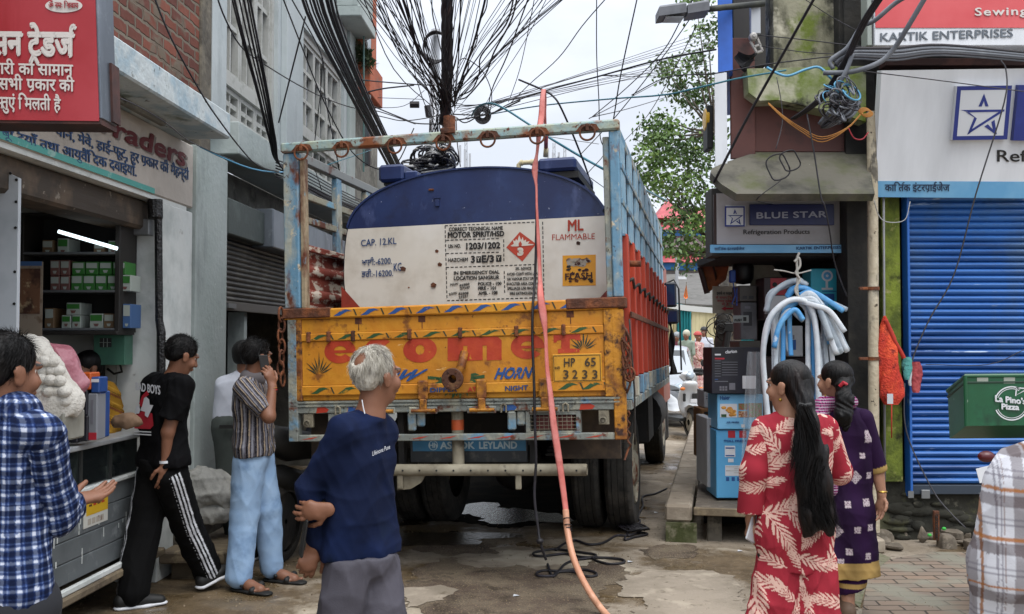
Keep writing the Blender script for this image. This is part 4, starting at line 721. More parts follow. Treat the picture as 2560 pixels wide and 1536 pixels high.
def lamphead(x0, x1, y0, y1, nm):
 a, c = PY(x0, y1, 7.9), PY(x1, y0, 7.9); MB().add([(a[0], 7.8, a[2]), (c[0], 7.8, a[2]+.03), (c[0], 8.0, a[2]+.03), (a[0], 8.0, a[2]), (a[0], 7.8, c[2]-.03), (c[0], 7.8, c[2]), (c[0], 8.0, c[2]), (a[0], 8.0, c[2]-.03), (a[0]+.01, 7.82, c[2]-.01), (c[0]-.01, 7.82, c[2]+.02), (c[0]-.01, 7.98, c[2]+.02), (a[0]+.01, 7.98, c[2]-.01)], [(0, 3, 2, 1), (0, 1, 5, 4), (1, 2, 6, 5), (2, 3, 7, 6), (3, 0, 4, 7), (4, 5, 9, 8), (5, 6, 10, 9), (6, 7, 11, 10), (7, 4, 8, 11), (8, 9, 10, 11)]).ob(nm, M('lamp_grey', '63656a', .5, .3, L=[('505256', 4, .5, .7)]), lamp)
lamphead(1643, 1711, 20, 50, 'lamp_head'); lamphead(1714, 1768, 14, 44, 'driver_box'); pb(1660, 48, 1705, 51, 7.9, -.07, .07).ob('lens', M('lamp_lens', '8d9092', .2), lamp)
MB().tube([PY(1768, 24, 7.9), PY(1800, 20, 7.9), PY(1910, 9, 8.0)], .026, 10).ob('arm', M('dark_grey_metal', '2f3130'), lamp, smooth=True)
ins = thing('wall_bracket', 'white cable bracket with a round porcelain reel bolted beside the blue board', 'bracket', PY(1885, 130, 7.95))
MB().lathe(PY(1882, 93, 7.93), (0, -1, 0), [(0, .05), (.012, .05), (.014, .04), (.03, .03), (.034, .0), (.03, -.03), (0, -.03)], 20).ob('porcelain_reel', M('porcelain', '9b9894', .3), ins, smooth=35)
pb(1877, 12, 1902, 84, 8.0, 0, .05).ob('white_upright', M('plastic_white_strip', 'a9adb2', .4), ins); b = MB()
for a, c in (((1876, 104), (1892, 132)), ((1893, 96), (1906, 128)), ((1876, 104), (1893, 96)), ((1892, 132), (1906, 128)), ((1884, 118), (1900, 112))): b.tube([PY(*a, 7.94), PY(*c, 7.94)], .012, 6)
b.ob('lattice_bracket', MC['porcelain'], ins)
wj = thing('wire_joint', 'ragged black wrapped wire joint hanging below the porcelain reel', 'wire joint', PY(1855, 165, 8.0))
b = MB(); r5 = random.Random(4)
b.grid(lambda u, v: PY(1840+50*u+5*math.sin(v*7), 125+18*math.sin(u*3)+(30+14*math.sin(u*6))*v, 8.0)+np.array([0, -.04*math.sin(u*3.1)-.02*math.sin(v*9+u*4), 0]), 10, 8); b.ob('wrapping', M('black_cloth', '101014', .9), wj)
# ---- pipe bundle on a rope
hb = thing('pipe_bundle', 'bundle of plastic wrapped white and blue hose pipes hanging from a white rope', 'hose bundle', PY(1995, 1250, 7.9))
m_p1 = M('wrapped_white_pipe', 'd0d5da', .3, L=[('aab4bd', 3, .45, .65), ('d5dade', 8, .58, .66)], b=(12, .2)); m_p2 = M('wrapped_blue_pipe', '4189c2', .3, L=[('6aa8d6', 4, .45, .65), ('b8cad9', 9, .62, .68)], b=(12, .2)); m_p3 = M('clear_wrap_pipe', 'a9b3bb', .25, L=[('8592a0', 4, .45, .65), ('b9c3ca', 8, .56, .64)], b=(12, .3))
def bez(P, n=14):
 P = [np.array(p, float) for p in P]; out = []
 Q = [2*P[0]-P[1]]+P+[2*P[-1]-P[-2]]
 for i in range(len(P)-1):
  for k in range(n if i < len(P)-2 else n+1):
   t = k/n; a, b_, c, d = Q[i:i+4]; out.append(.5*((2*b_)+(c-a)*t+(2*a-5*b_+4*c-d)*t*t+(3*b_-a-3*c+d)*t**3))
 return out
def pipe(pts, r, m, Y=7.9, fl=1):
 r *= .64; rp = random.Random(len(hb.children)); q2 = [(a+(rp.uniform(-9, 9) if i > 1 else rp.uniform(-3, 3)), b_+rp.uniform(-6, 6), dy+.02) for i, (a, b_, dy) in enumerate(pts)]; MB().tube(bez([PY(a, b_, Y+dy) for a, b_, dy in q2], 7), [r*(.82+.25*rp.random()) for _ in range((len(q2)-1)*7+1)], 10, True, fl).ob('pipe', rp.choice((m, m_p3)), hb, smooth=True)
 MB().tube(bez([PY(a, b_, Y+dy) for a, b_, dy in pts], 7), r, 12, True, fl).ob('pipe', m, hb, smooth=True)
pipe([(1923, 1085, 0), (1912, 960, 0), (1908, 880, -.02), (1922, 800, -.05), (1962, 757, -.06), (2002, 750, -.06), (2030, 775, -.05), (2042, 850, -.05), (2046, 990, -.05), (2047, 1130, -.05)], .036, m_p1)
pipe([(1915, 780, .12), (1928, 740, .1), (1960, 712, .08), (1990, 703, .06), (2015, 712, .08)], .038, m_p3)
pipe([(1968, 745, .02), (1985, 725, 0), (2015, 722, 0), (2045, 745, 0), (2062, 790, .0), (2075, 860, .02)], .036, m_p2); pipe([(1935, 870, -.06), (1950, 812, -.07), (1985, 775, -.08), (2008, 800, -.08)], .034, m_p2)
for i, (x1, y1, m) in enumerate(((2108, 778, m_p2), (2118, 880, m_p1), (2104, 882, m_p3), (2090, 885, m_p1), (2078, 850, m_p3), (2112, 830, m_p1))): pipe([(1998, 738+i*3, -.03), (2030+i*2, 730+i*7, -.05-.01*i), (2030+(x1-2030)*.55, 730+(y1-730)*.5, -.05-.012*i), (x1, y1, -.02-.02*i)], .034, m, 7.9, .6)
for i, (x0, x1, y1, m) in enumerate(((1945, 1936, 1000, m_p3), (1960, 1955, 1100, m_p2), (2055, 2075, 1080, m_p3), (2030, 2040, 1220, m_p2), (1975, 1978, 890, m_p2), (1935, 1945, 1240, m_p1), (2062, 2100, 1150, m_p1), (2018, 2022, 1240, m_p1))): pipe([(1996, 752, .05), (x0, 780, .04), (x0+(x1-x0)*.4, 860, .03), (x1, y1, .02)], .032, m, 7.9, .55)
MB().tube(bez([PY(a, b_, 7.85) for a, b_ in ((1998, 632), (1992, 650), (1994, 690), (1993, 720), (1995, 750))]), .010, 8).tube(bez([PY(a, b_, 7.85) for a, b_ in ((1935, 675), (1960, 678), (1992, 684), (2028, 676))]), .006, 6).tube(bez([PY(a, b_, 7.84) for a, b_ in ((1986, 655), (1997, 645), (2000, 665), (1990, 682), (1999, 700), (1988, 725), (1998, 745))]), .010, 8).ob('rope', M('white_rope', 'a8a59e', .8, b=(80, .4)), hb, smooth=True)
pw = MB(); pw.grid(lambda u, v: PY(1905-35*(1-u)*(1-.2*v)-25*v*(1-u), 880+370*v, 8.05)+np.array([0, .05*math.sin(u*9+v*3)+.02*math.sin(u*23), 0]), 16, 20)
pw.ob('plastic_sheet', M('clear_plastic', 'b9bfc4', .25, alpha=.38, b=(8, .3)), label='clear plastic sheet hanging beside the blue cartons', cat='plastic sheet', smooth=True)
# ---- red net bag and rag on the pier
nb_ = thing('net_bag', 'orange red net bag with yellow stripes hanging on the mossy pier', 'bag', PY(2225, 1012, 7.7))
def netf(u, v):
 a = 2*math.pi*u; w = np.interp(v, [0, .08, .25, .5, .75, .9, 1], [.008, .03, .07, .085, .10, .095, .05]); cx = np.interp(v, [0, .3, .6, 1], [2212, 2214, 2222, 2226])
 w *= 1+.16*math.sin(a*3+v*9)+.08*math.sin(a*7+v*17); c = PY(cx, 790+222*v, 7.9); return c+np.array([w*math.cos(a), w*.6*math.sin(a), 0])
MB().grid(netf, 40, 40).ob('net', M('red_net', 'b8301c', .8, L=[('d8502a', 9, .45, .62), ('7a1a12', 14, .55, .68), ('d09a3a', 5, .66, .7, 3, (.4, .4, 2))], b=(70, .9)), nb_, smooth=True)
MB().tube(bez([PY(a, b_, 7.88) for a, b_ in ((2214, 800), (2235, 850), (2252, 880), (2260, 896))]), .018, 8).tube([PY(2229, 1010, 7.85), PY(2229, 1095, 7.85)], .005, 6).ob('cord', M('red_cord', 'a02a1c', .8), nb_, smooth=True); pb(2218, 985, 2233, 1010, 7.78, 0, .004).ob('tag', m_cw, nb_)
rg = thing('rag_bundle', 'small bundle of teal and faded red rags tied to the shutter frame', 'rag', PY(2280, 982, 7.9))
for dx, w, m, h0, h1 in ((2268, .03, M('teal_rag', '4a8f8a', .85, b=(30, .8)), 893, 950), (2290, .035, M('faded_red_rag', 'a8494a', .85, L=[('8b3338', 12, .45, .6)], b=(30, .8)), 905, 982), (2276, .018, m_cw, 930, 965)):
 MB().grid(lambda u, v: PY(dx, h0+(h1-h0)*v, 7.95)+np.array([w*math.cos(6.283*u)*(.5+.8*math.sin(math.pi*(.15+.8*v)))*(1+.25*math.sin(u*25+v*8)), .6*w*math.sin(6.283*u), 0]), 20, 12).ob('rag', m, rg, smooth=True)
# ---- stones, iron post at the foot of the shutter
r6 = random.Random(21); m_st = M('grey_field_stone', '7a7062', .9, L=[('5b5348', 5, .45, .65), ('958b7c', 9, .55, .7)], b=(20, .6))
def stone(c, r):
 V, Fs = [], []; b = MB(); b.ball((0, 0, 0), r, 10, 7); n = np.array(b.v)
 n += .34*np.array(r)*np.sin(n*np.array([31, 27, 41])+r6.random()*9); n[:, 2] = np.maximum(n[:, 2], -r[2]*.6)+r[2]*.6-.003
 return mk('stone', n+np.array(c), b.f, m_st, None, 30, 'rough grey stone in the rubble at the foot of the plinth', 'stone', 'stones along the foot of the wall')
for i in range(26):
 x = 2130+r6.random()*430; c = PZ(x, 1345+r6.random()*32, 0); stone(c, (.04+.07*r6.random(), .04+.05*r6.random(), .035+.045*r6.random()))
ipo = thing('iron_post', 'short rusty iron channel post with a chain standing in the rubble', 'post', PZ(2342, 1352))
pb(2335, 1278, 2350, 1352, 7.85, 0, .03).ob('channel', m_rust, ipo); b = MB()
for i in range(9): c = PY(2342, 1290+i*7, 7.84); b.tube([c+np.array([.009*math.cos(t), .004*(i % 2), .015*math.sin(t)]) for t in np.linspace(0, 6.28, 9)], .003, 5, False)
b.ob('chain', m_dk, ipo)
for x, y in ((2324, 1338), (2360, 1322)): MB().ball(PY(x, y, 7.75), (.018, .015, .013), 8, 6).ob('litter_scrap', M('bright_green_plastic', '2fa03a', .4), label='bit of bright green plastic litter in the rubble', cat='litter', group='green litter scraps')
cbk = PZ(2170, 1385); MB().box((cbk[0]-.15, cbk[1], 0), (cbk[0]+.14, cbk[1]+.25, .11), .015).ob('concrete_block', m_kerb, label='low concrete block at the foot of the cream drain pipe', cat='block')
# ================================================================ the goods truck and the tank it carries
truck = thing('cargo_truck', 'goods truck with yellow hand painted tailgate and rusty pale blue frame blocking the street', 'truck', TR_T, R=TR_R)
TB = (TR_R[:, 0], TR_R[:, 1], TR_R[:, 2])
def tb(): return MB().fr(TR_T, TB)
L_ = 5.75; WD = 2.4
def tquad(x0, y0, x1, y1, h0, h1=None, y=0.0, reg=None):
 """pixel baseline (x0,y0)-(x1,y1), cap heights in pixels -> 4 world corners on the truck-local plane y"""
 if reg:
  s, ox, oy = reg; x0, x1 = x0/s+ox, x1/s+ox; y0, y1 = y0/s+oy, y1/s+oy; h0 /= s; h1 = h1/s if h1 else h0
 h1 = h1 or h0
 return [TG(TL(px, py, y)) for px, py in ((x0, y0), (x1, y1), (x1, y1-h1), (x0, y0-h0))]
RA = (2.854, 1000, 480); RB = (2.898, 500, 400)
# ---- tailgate
tg = tb().box((.03, 0, 1.215), (2.34, .05, 1.85), .008).ob('tailgate', m_yel, truck)
tb().box((.10, -.012, 1.325), (2.30, -.001, 1.630), .006).box((.10, -.010, 1.69), (2.30, -.001, 1.785), .004).ob('pressed_panel', m_yel, tg)
tb().box((0.0, -.035, 1.79), (2.37, .06, 1.862), .01).ob('top_rail', m_yel, tg)
tb().box((0.0, -.041, 1.797), (.36, .02, 1.869), .008).ob('cover_plate', m_rust, tg)
tb().box((2.02, -.041, 1.797), (2.42, .08, 1.869), .008).ob('cover_plate', m_rust, tg)
tb().box((.03, -.022, 1.632), (2.34, -.001, 1.688), .006).ob('middle_rail', m_yel, tg)
tb().box((.03, -.022, 1.252), (2.34, -.001, 1.322), .006).ob('lower_rail', m_yel, tg)
for x in (.085, 2.315):
 tb().box((x-.05, -.028, 1.215), (x+.05, -.001, 1.79), .006).ob('side_rail', m_yelR, tg)
def waves(z, x0, x1, st, m, y, h=.045, w=.11):
 b = tb(); i = 0; x = x0
 while x < x1:
  P = [(x, z-h*.5), (x+w*.3, z-h*.05), (x+w*.55, z+h*.42), (x+w*.9, z+h*.5), (x+w*1.25, z+h*.2), (x+w*.95, z+h*.18), (x+w*.7, z-h*.1), (x+w*.45, z-h*.45)]
  b.prism(P, y-.0015, y, 1)
  P = [(x+w*1.32, z+h*.5), (x+w*1.42, z+h*.5), (x+w*1.6, z-h*.5), (x+w*1.5, z-h*.5)]
  b.mat(1).prism(P, y-.0012, y, 1); b.mat(0); x += st
 b.ob('painted_border', [m, m_dkplant], tg)
waves(1.828, .38, 2.0, .20, m_blup, -.0352); waves(1.66, .2, 2.2, .205, m_grnp, -.0222, .036); waves(1.287, .2, .75, .2, m_grnp, -.0222); waves(1.287, 1.95, 2.25, .16, m_grnp, -.0222)
for x in (.19, .34, .52, .93, 1.29, 1.68, 2.0):
 tb().box((x-.012, -.045, 1.625), (x+.012, -.001, 1.70), .005).ob('latch', m_rust, tg)
for x in (.56, 1.02, 2.05): tb().box((x-.03, -.0125, 1.745), (x+.02, -.011, 1.79)).box((x-.006, -.0125, 1.70), (x, -.011, 1.75)).ob('rust_stain', m_rust, tg)
Y0 = -.0125
def letter(ch, x0, x1, yb, yt):
 """fat hand painted letter: a ring, a ring with a bar or three stems"""
 b = MB(); P = lambda u, v, k=0: TG(TL(x0+(x1-x0)*u, yb+(yt-yb)*v-2*u, Y0-.0016-.0004*k))
 if ch == 'm':
  for u0, u1 in ((.0, .29), (.365, .65), (.725, 1.0)): b.add([P(u0, 0), P(u1, .01), P(u1, .6), P(u0, .6)], [(0, 1, 2, 3)])
  b.add([P(0, .6), P(1, .6), P(1, .8), P(.93, .95), P(.8, 1), P(.7, .98), P(.62, .9), P(.52, .99), P(.4, 1), P(.3, .93), P(.28, 1), P(0, 1)], [tuple(range(12))])
 else:
  t0, t1, ix, iy = {'e': (4, 322, .20, .20), 'c': (42, 322, .2, .2), 'o': (0, 360, .13, .19)}[ch]; n = 40
  for i in range(n):
   A, B_ = [math.radians(t0+(t1-t0)*k/n) for k in (i, i+1)]
   b.add([P(.5+ix*math.cos(A), .5+iy*math.sin(A)), P(.5+.5*math.cos(A), .5+.5*math.sin(A)), P(.5+.5*math.cos(B_), .5+.5*math.sin(B_)), P(.5+ix*math.cos(B_), .5+iy*math.sin(B_))], [(0, 1, 2, 3)])
  if ch == 'e': b.add([P(.2, .42, 1), P(1, .42, 1), P(1, .53, 1), P(.2, .53, 1)], [(0, 1, 2, 3)])
 b.ob('lettering', m_orp, tg)
for ch, x0, x1, yb, yt in (('e', 811, 889, 910, 848), ('c', 911, 984, 909, 846), ('o', 1008, 1092, 908, 844), ('m', 1119, 1254, 903, 841), ('e', 1277, 1361, 899, 836)): letter(ch, x0, x1, yb, yt)
def tpoly(name, pts, m, y, parent, reg=RA, lift=.0015, label=None):
 s, ox, oy = reg
 P = [TG(TL(a/s+ox, b/s+oy, y-lift)) for a, b in pts]
 return decal(name, P, m, parent, label)
tpoly('lettering', [(1095, 1022), (1285, 1006), (1290, 1062), (1250, 1058), (1245, 1050), (1212, 1052), (1212, 1118), (1282, 1120), (1280, 1145), (1128, 1152), (1126, 1122), (1150, 1118), (1150, 1056), (1120, 1062), (1118, 1074), (1096, 1078)], m_orp, Y0, tg)
lettering('lettering', 'BLOW', tquad(880, 958, 1037, 952, 30, 28, Y0), m_blup, tg, bold=.06, slant=.9)
lettering('lettering', 'HORN', tquad(672, 1335, 925, 1325, 78, 76, Y0, RA), m_blup, tg, bold=.06, slant=.5, wob=.05)
lettering('lettering', 'DIPPER', tquad(215, 1430, 410, 1424, 32, 32, -.0225, RA), m_ink, tg, bold=.05)
lettering('lettering', 'AT', tquad(485, 1425, 548, 1422, 32, 32, -.0225, RA), m_redp, tg, bold=.05)
lettering('lettering', 'NIGHT', tquad(750, 1420, 915, 1412, 34, 34, -.0225, RA), m_ink, tg, bold=.05)
b = tb()
for cx, cz, k in ((.26, 1.395, 1.1), (2.13, 1.52, 1.0)):
 for i in range(9):
  a = math.radians(-62+i*15.5); ln = (.15 if i == 4 else .10+.02*(i % 2))*k; dx, dz = math.sin(a), math.cos(a)
  b.prism([(cx+dx*.02-dz*.004, cz+dz*.02+dx*.004), (cx+dx*ln*.5-dz*.006, cz+dz*ln*.5+dx*.006), (cx+dx*ln, cz+dz*ln), (cx+dx*ln*.5+dz*.006, cz+dz*ln*.5-dx*.006)], Y0-.0014, Y0, 1)
b.ob('painted_plant', m_dkplant, tg)
b = tb()
for i in range(18):
 a = math.pi*(1.05+.95*i/17)*1.0; r0, r1 = .105, .145+.02*(i % 2); c = (1.25, 1.375)
 d = np.array([math.cos(a), math.sin(a)]); q = np.array([-d[1], d[0]])*.009
 P0 = np.array(c)+d*r0; P1 = np.array(c)+d*r1; b.prism([tuple(P0+q), tuple((P0+P1)/2+q*1.6), tuple(P1), tuple(P0-q)], Y0-.0014, Y0, 1)
for s in (-1, 1): b.prism([(1.25+s*.12, 1.365), (1.25+s*.20, 1.375), (1.25+s*.20, 1.352), (1.25+s*.12, 1.345)], Y0-.0014, Y0, 1)
b.ob('painted_leaves', m_grnp, tg)
for x in (.72, 1.02, 1.43, 1.86):
 h = tb().box((x-.035, -.05, 1.215), (x+.035, -.023, 1.345), .008).box((x-.022, -.06, 1.13), (x+.028, -.034, 1.22), .008).tube([(x-.08, -.052, 1.14), (x+.09, -.052, 1.14)], .012).ob('hinge', m_yelR, tg)
 tb().box((x-.10, -.045, 1.118), (x+.10, -.033, 1.165), .004).ob('hinge_bracket', m_beam, h)
npc = [TG(TL(a/2.854+1000, b_/2.854+480, -.02)) for a, b_ in ((1095, 1362), (1442, 1352), (1438, 1150), (1092, 1160))]
l0, l2 = TL(1095/2.854+1000, 1360/2.854+480, 0), TL(1440/2.854+1000, 1152/2.854+480, 0)
npl = tb().box((l0[0], -.024, l0[2]), (l2[0], -.0125, l2[2]), .003).ob('number_plate', M('plate_yellow', 'c68f22', .45, L=[('a8741a', 9, .5, .7)]), tg)
m_np = M('plate_black', '3c2f1c', .6)
fx0, fz0, fx1, fz1 = l0[0]+.008, l0[2]+.008, l2[0]-.008, l2[2]-.008; t_ = .0035
tb().box((fx0, -.0262, fz0), (fx1, -.0242, fz0+t_)).box((fx0, -.0262, fz1-t_), (fx1, -.0242, fz1)).box((fx0, -.0262, fz0+t_), (fx0+t_, -.0242, fz1-t_)).box((fx1-t_, -.0262, fz0+t_), (fx1, -.0242, fz1-t_)).ob('plate_border', m_np, npl)
for s, q in (('HP', (1170, 1248, 1250, 1244, 62)), ('65', (1318, 1245, 1398, 1242, 62)), ('IND', (1105, 1265, 1142, 1263, 18))):
 lettering('plate_lettering', s, tquad(*q, None, -.0245, RA), m_np, npl, bold=.02)
for s, x in zip('3233', (1165, 1230, 1300, 1372)): lettering('plate_lettering', s, tquad(x, 1332, x+38, 1331, 62, None, -.0245, RA), m_np, npl, bold=.02)
fl = tb().lathe((1.252, -.10, 1.352), (0, -1, 0), [(.035, -.09), (.035, 0), (.072, 0), (.075, .004), (.075, .022), (.07, .026), (.03, .026), (.028, .02), (.028, -.05), (0, -.05)], 28).ob('outlet_flange', M('rusty_flange', '4b2a1a', .7, L=[('6b4a2a', 14, .5, .7)], b=(30, .3)), tg, smooth=35)
b = tb()
for i in range(6): a = i*math.pi/3; c = (1.252+.055*math.cos(a), -.126, 1.352+.055*math.sin(a)); b.cyl(c, (c[0], c[1]-.007, c[2]), .007, 6)
b.ob('bolt', m_rust, fl)
tb().tube([(1.315, -.02, 1.53), (1.31, -.05, 1.48), (1.30, -.06, 1.43), (1.27, -.06, 1.385), (1.255, -.05, 1.36)], [.028, .028, .03, .032, .034], 12).ob('outlet_pipe', m_yelR, tg, smooth=True)
ch = tb(); z = 1.83; i = 0
while z > 1.33:
 r1, r2 = .030, .052; cx, cy = -.02+.008*math.sin(i*2.3), -.02
 for s in (0,):
  P = []
  for k in range(13):
   a = 2*math.pi*k/12; u = r1*math.cos(a)*.8; v = r2*math.sin(a)
   P.append((cx+(u if i % 2 else u*.25), cy+(0 if i % 2 else u), z+v))
  ch.tube(P, .0085, 7, False)
 z -= .076; i += 1
ch.ob('chain', m_rust, truck, smooth=True)
# ---- underframe at the rear
tb().box((.05, -.02, 1.128), (2.36, .10, 1.212), .006).ob('rear_crossmember', m_beam, truck)
tb().box((.05, -.03, 1.176), (2.36, -.021, 1.186)).box((.05, -.03, 1.20), (2.36, -.021, 1.212)).ob('crossmember_lip', m_beam, truck)
for x0, x1 in ((.03, .10), (2.32, 2.40)): tb().box((x0, -.03, .932), (x1, .05, 1.79), .006).ob('corner_post', m_yelR if x0 > 1 else m_beam, truck)
tb().box((.10, -.018, .932), (2.32, .03, .978), .005).ob('lower_bar', m_beam, truck)
b = tb()
for i in range(11): x = .12+i*.2; b.prism([(x, .945), (x+.06, .957), (x+.13, .967), (x+.08, .95)], -.0195, -.018, 1)
b.ob('painted_border', m_redp, truck)
b = tb()
for x, m, s in ((.28, 0, 1), (.5, 1, .8), (1.36, 2, .8), (1.62, 1, 1), (2.14, 0, 1.1)): b.mat(m).prism([(x-.045*s, 1.13), (x+.035*s, 1.135), (x+.05*s, 1.155), (x+.02*s, 1.172), (x-.035*s, 1.17)], -.0215, -.020, 1)
b.ob('painted_flowers', [m_redp, m_blup, m_grnp], truck)
for x in (.40, .98, 1.58, 2.0):
 tb().tube([(x-.017, -.03, 1.12), (x-.017, -.032, 1.165), (x, -.034, 1.178), (x+.017, -.032, 1.165), (x+.017, -.03, 1.12)], .0065, 6).ob('rope_hook', m_mud, truck)
def guard(x0, x1, z0, z1):
 g = tb()
 for a in ((x0, x0+.03, z0, z1), (x1-.03, x1, z0, z1)): g.box((a[0], -.012, a[2]), (a[1], .06, a[3]), .003)
 g.box((x0+.03, -.010, z1-.025), (x1-.03, .06, z1)).box((x0+.03, -.010, z0), (x1-.03, .06, z0+.012)); go = g.ob('lamp_guard', m_beam, truck)
 w = tb()
 for i in range(1, 10): x = x0+.03+(x1-x0-.06)*i/10; w.tube([(x, -.004, z0+.01), (x, -.004, z1-.02)], .002, 5)
 for i in range(1, 5): z = z0+(z1-z0-.02)*i/5; w.tube([(x0+.03, -.006, z), (x1-.03, -.006, z)], .002, 5)
 w.ob('wire_mesh', m_mud, go)
 lb = tb().box((x0+.05, .02, z0+.015), (x1-.05, .05, z1-.03), .005).ob('tail_lamp', M('dirty_red_lens', '5b1f18', .35), truck)
guard(1.725, 2.095, .979, 1.125); guard(.32, .66, .979, 1.125)
for x in (.17, 2.25): tb().box((x-.035, -.012, 1.03), (x+.035, .02, 1.127), .004).lathe((x-.005, -.012, 1.06), (0, -1, 0), [(0, .004), (.014, .004), (.016, 0), (.024, 0), (.026, .012), (.018, .014)], 14).ob('reflector', m_mud, truck)
for x in (.93, 1.63): tb().box((x-.028, -.025, 1.0), (x+.028, .02, 1.127), .01).box((x+.032, -.01, 1.03), (x+.09, .02, 1.127), .01).ob('spring_shackle', m_beam, truck)
pl = tb().box((.86, .16, .765), (1.70, .19, .93), .004).ob('name_board', M('black_board', '2a2d2f', .5, L=[('55534c', 7, .55, .7)]), truck)
tb().box((.88, .155, .845), (1.69, .159, .922)).ob('name_band', M('blue_band', '2f6a8c', .5, L=[('4c6c7a', 6, .5, .7)]), pl)
lettering('lettering', 'ASHOK', [TG(p) for p in ((1.08, .154, .862), (1.33, .154, .862), (1.33, .154, .91), (1.08, .154, .91))], M('faded_white', '9fb0b5', .6), pl, bold=.05, lift=.001)
lettering('lettering', 'LEYLAND', [TG(p) for p in ((1.36, .154, .862), (1.63, .154, .862), (1.63, .154, .91), (1.36, .154, .91))], MC['faded_white'], pl, bold=.05, lift=.001)
lettering('lettering', 'Hh', [TG(p) for p in ((1.0, .154, .87), (1.06, .154, .87), (1.06, .154, .905), (1.0, .154, .905))], MC['faded_white'], pl, bold=.05, lift=.001)
tb().lathe((1.03, .153, .886), (0, -1, 0), [(.034, 0), (.034, .002), (.03, .002), (.03, 0)], 24).ob('round_emblem', MC['faded_white'], pl)
for x in (.80, 1.74): tb().box((x-.02, .14, .70), (x+.02, .20, 1.12)).ob('plate_bracket', m_dk, truck)
bm = tb().lathe((.36, .02, .731), (1, 0, 0), [(.0, .0), (.034, 0), (.04, .006), (.04, 1.76), (.036, 1.766), (.03, 1.766), (.03, 1.6), (0, 1.6)], 20).ob('bumper_tube', m_mud, truck, smooth=35)
b = tb()
for i in range(14): b.lathe((.5+i*.12, -.0205, .731), (0, -1, 0), [(0, .0015), (.007, .0015), (.007, -.003)], 8)
b.ob('drain_holes', m_blk, bm)
tb().cyl((1.235, .06, .74), (1.235, .06, 1.13), .042, 18).ob('bumper_stem', m_mud, truck, smooth=35)
tb().cyl((1.235, .06, 1.0), (1.235, .06, 1.07), .0435, 18).ob('orange_band', M('orange_tape', 'a8481c', .6, L=[(RUST, 9, .5, .7)]), truck, smooth=35)
for x in (.83, 1.66): tb().box((x-.02, .0, .60), (x+.02, .03, .70), .006).ob('bumper_bracket', m_mud, truck)
tb().prism([(.80, .69), (1.0, .69), (.97, .64), (.90, .60), (.80, .59)], .03, .06, 1).ob('bent_bracket', m_mud, truck)
tb().box((.03, .105, 1.14), (2.37, L_, 1.20)).ob('deck', m_dk, truck)
for x in (.78, 1.62): tb().box((x-.045, .25, .86), (x+.045, 7.6, 1.12), .005).ob('chassis_rail', m_dk, truck)
for y in (.9, 2.0, 3.2, 4.4): tb().box((.83, y, .9), (1.57, y+.09, 1.06)).ob('cross_member', m_dk, truck)
tb().box((1.9, .25, .78), (2.33, .30, 1.12)).ob('mud_flap', M('muddy_flap', '3a3028', .85, L=[('5b4c3c', 4, .45, .65)], b=(10, .3)), truck)
tb().box((.08, .25, .78), (.5, .30, 1.12)).ob('mud_flap', MC['muddy_flap'], truck)
def axz(x, y): return -.0271*x+.0096*y
AX = [2.27, 6.95]
b = tb()
b.cyl((.3, AX[0], .52+axz(.3, AX[0])), (2.1, AX[0], .52+axz(2.1, AX[0])), .085, 16)
b.ball((1.2, AX[0], .52+axz(1.2, AX[0])), (.24, .22, .23)); b.ob('rear_axle', m_dk, truck, smooth=True)
for x in (.78, 1.62):
 b = tb()
 for i in range(5): b.box((x-.04, AX[0]-.7+i*.1, .66+i*.022), (x+.04, AX[0]+.7-i*.1, .68+i*.022))
 b.ob('leaf_spring', m_dk, truck)
def wheel(x0, x1, y, out):
 zc = .515+axz((x0+x1)/2, y); w = x1-x0; xm = (x0+x1)/2; R = .515
 root = thing_part('wheel', truck)
 pr = [(.30, -.42), (.34, -.47), (.44, -.50), (.485, -.47), (.50, -.42), (R-.004, -.36)]
 pr += [(R, -.34), (R, -.23), (R-.012, -.225), (R-.012, -.205), (R, -.20), (R, -.01), (R-.012, -.005), (R-.012, .005), (R, .01), (R, .20), (R-.012, .205), (R-.012, .225), (R, .23), (R, .34), (R-.004, .36)]
 pr += [(.50, .42), (.485, .47), (.44, .50), (.34, .47), (.30, .42)]
 t = tb().lathe((xm, y, zc), (1, 0, 0), [(r, h*w) for r, h in pr], 72)
 t.ob('tyre', m_tyre, root, smooth=28)
 z = tb()
 for k in range(72):
  a = 2*math.pi*k/72
  for s in (-1, 1):
   c = np.array([xm+s*w*.29+(.012 if k % 2 else -.012), y+(R-.0005)*math.cos(a), zc+(R-.0005)*math.sin(a)]); tn = np.array([0, -math.sin(a), math.cos(a)]); rd = np.array([0, math.cos(a), math.sin(a)])
   z.add([c-tn*.003+np.array([-.016, 0, 0])+rd*.001, c+tn*.003+np.array([-.016, 0, 0])+rd*.001, c+tn*.008+np.array([.016, 0, 0])+rd*.001, c+tn*.002+np.array([.016, 0, 0])+rd*.001], [(0, 1, 2, 3)])
 z.ob('tread_cuts', m_blk, root)
 s = 1 if out else -1; xr = xm+s*w*.36
 tb().lathe((xr, y, zc), (s, 0, 0), [(.30, -.05), (.31, .02), (.295, .03), (.28, 0), (.24, -.05), (.17, -.06), (.16, .02), (.11, .05), (0, .05)], 40).ob('rim', m_rim, root, smooth=35)
def thing_part(name, parent):
 o = bpy.data.objects.new(name, None); COL.objects.link(o); o.parent = parent; PINV[o.name] = PINV[parent.name]; return o
for x0, x1, o in ((2.03, 2.27, 1), (1.75, 1.99, 0), (.13, .37, 0), (.41, .65, 0)): wheel(x0, x1, AX[0], o)
wheel(2.03, 2.28, AX[1], 1); wheel(.12, .37, AX[1], 0)
tb().box((2.02, 3.0, .62), (2.34, 3.75, 1.1), .02).ob('battery_box', m_dk, truck)
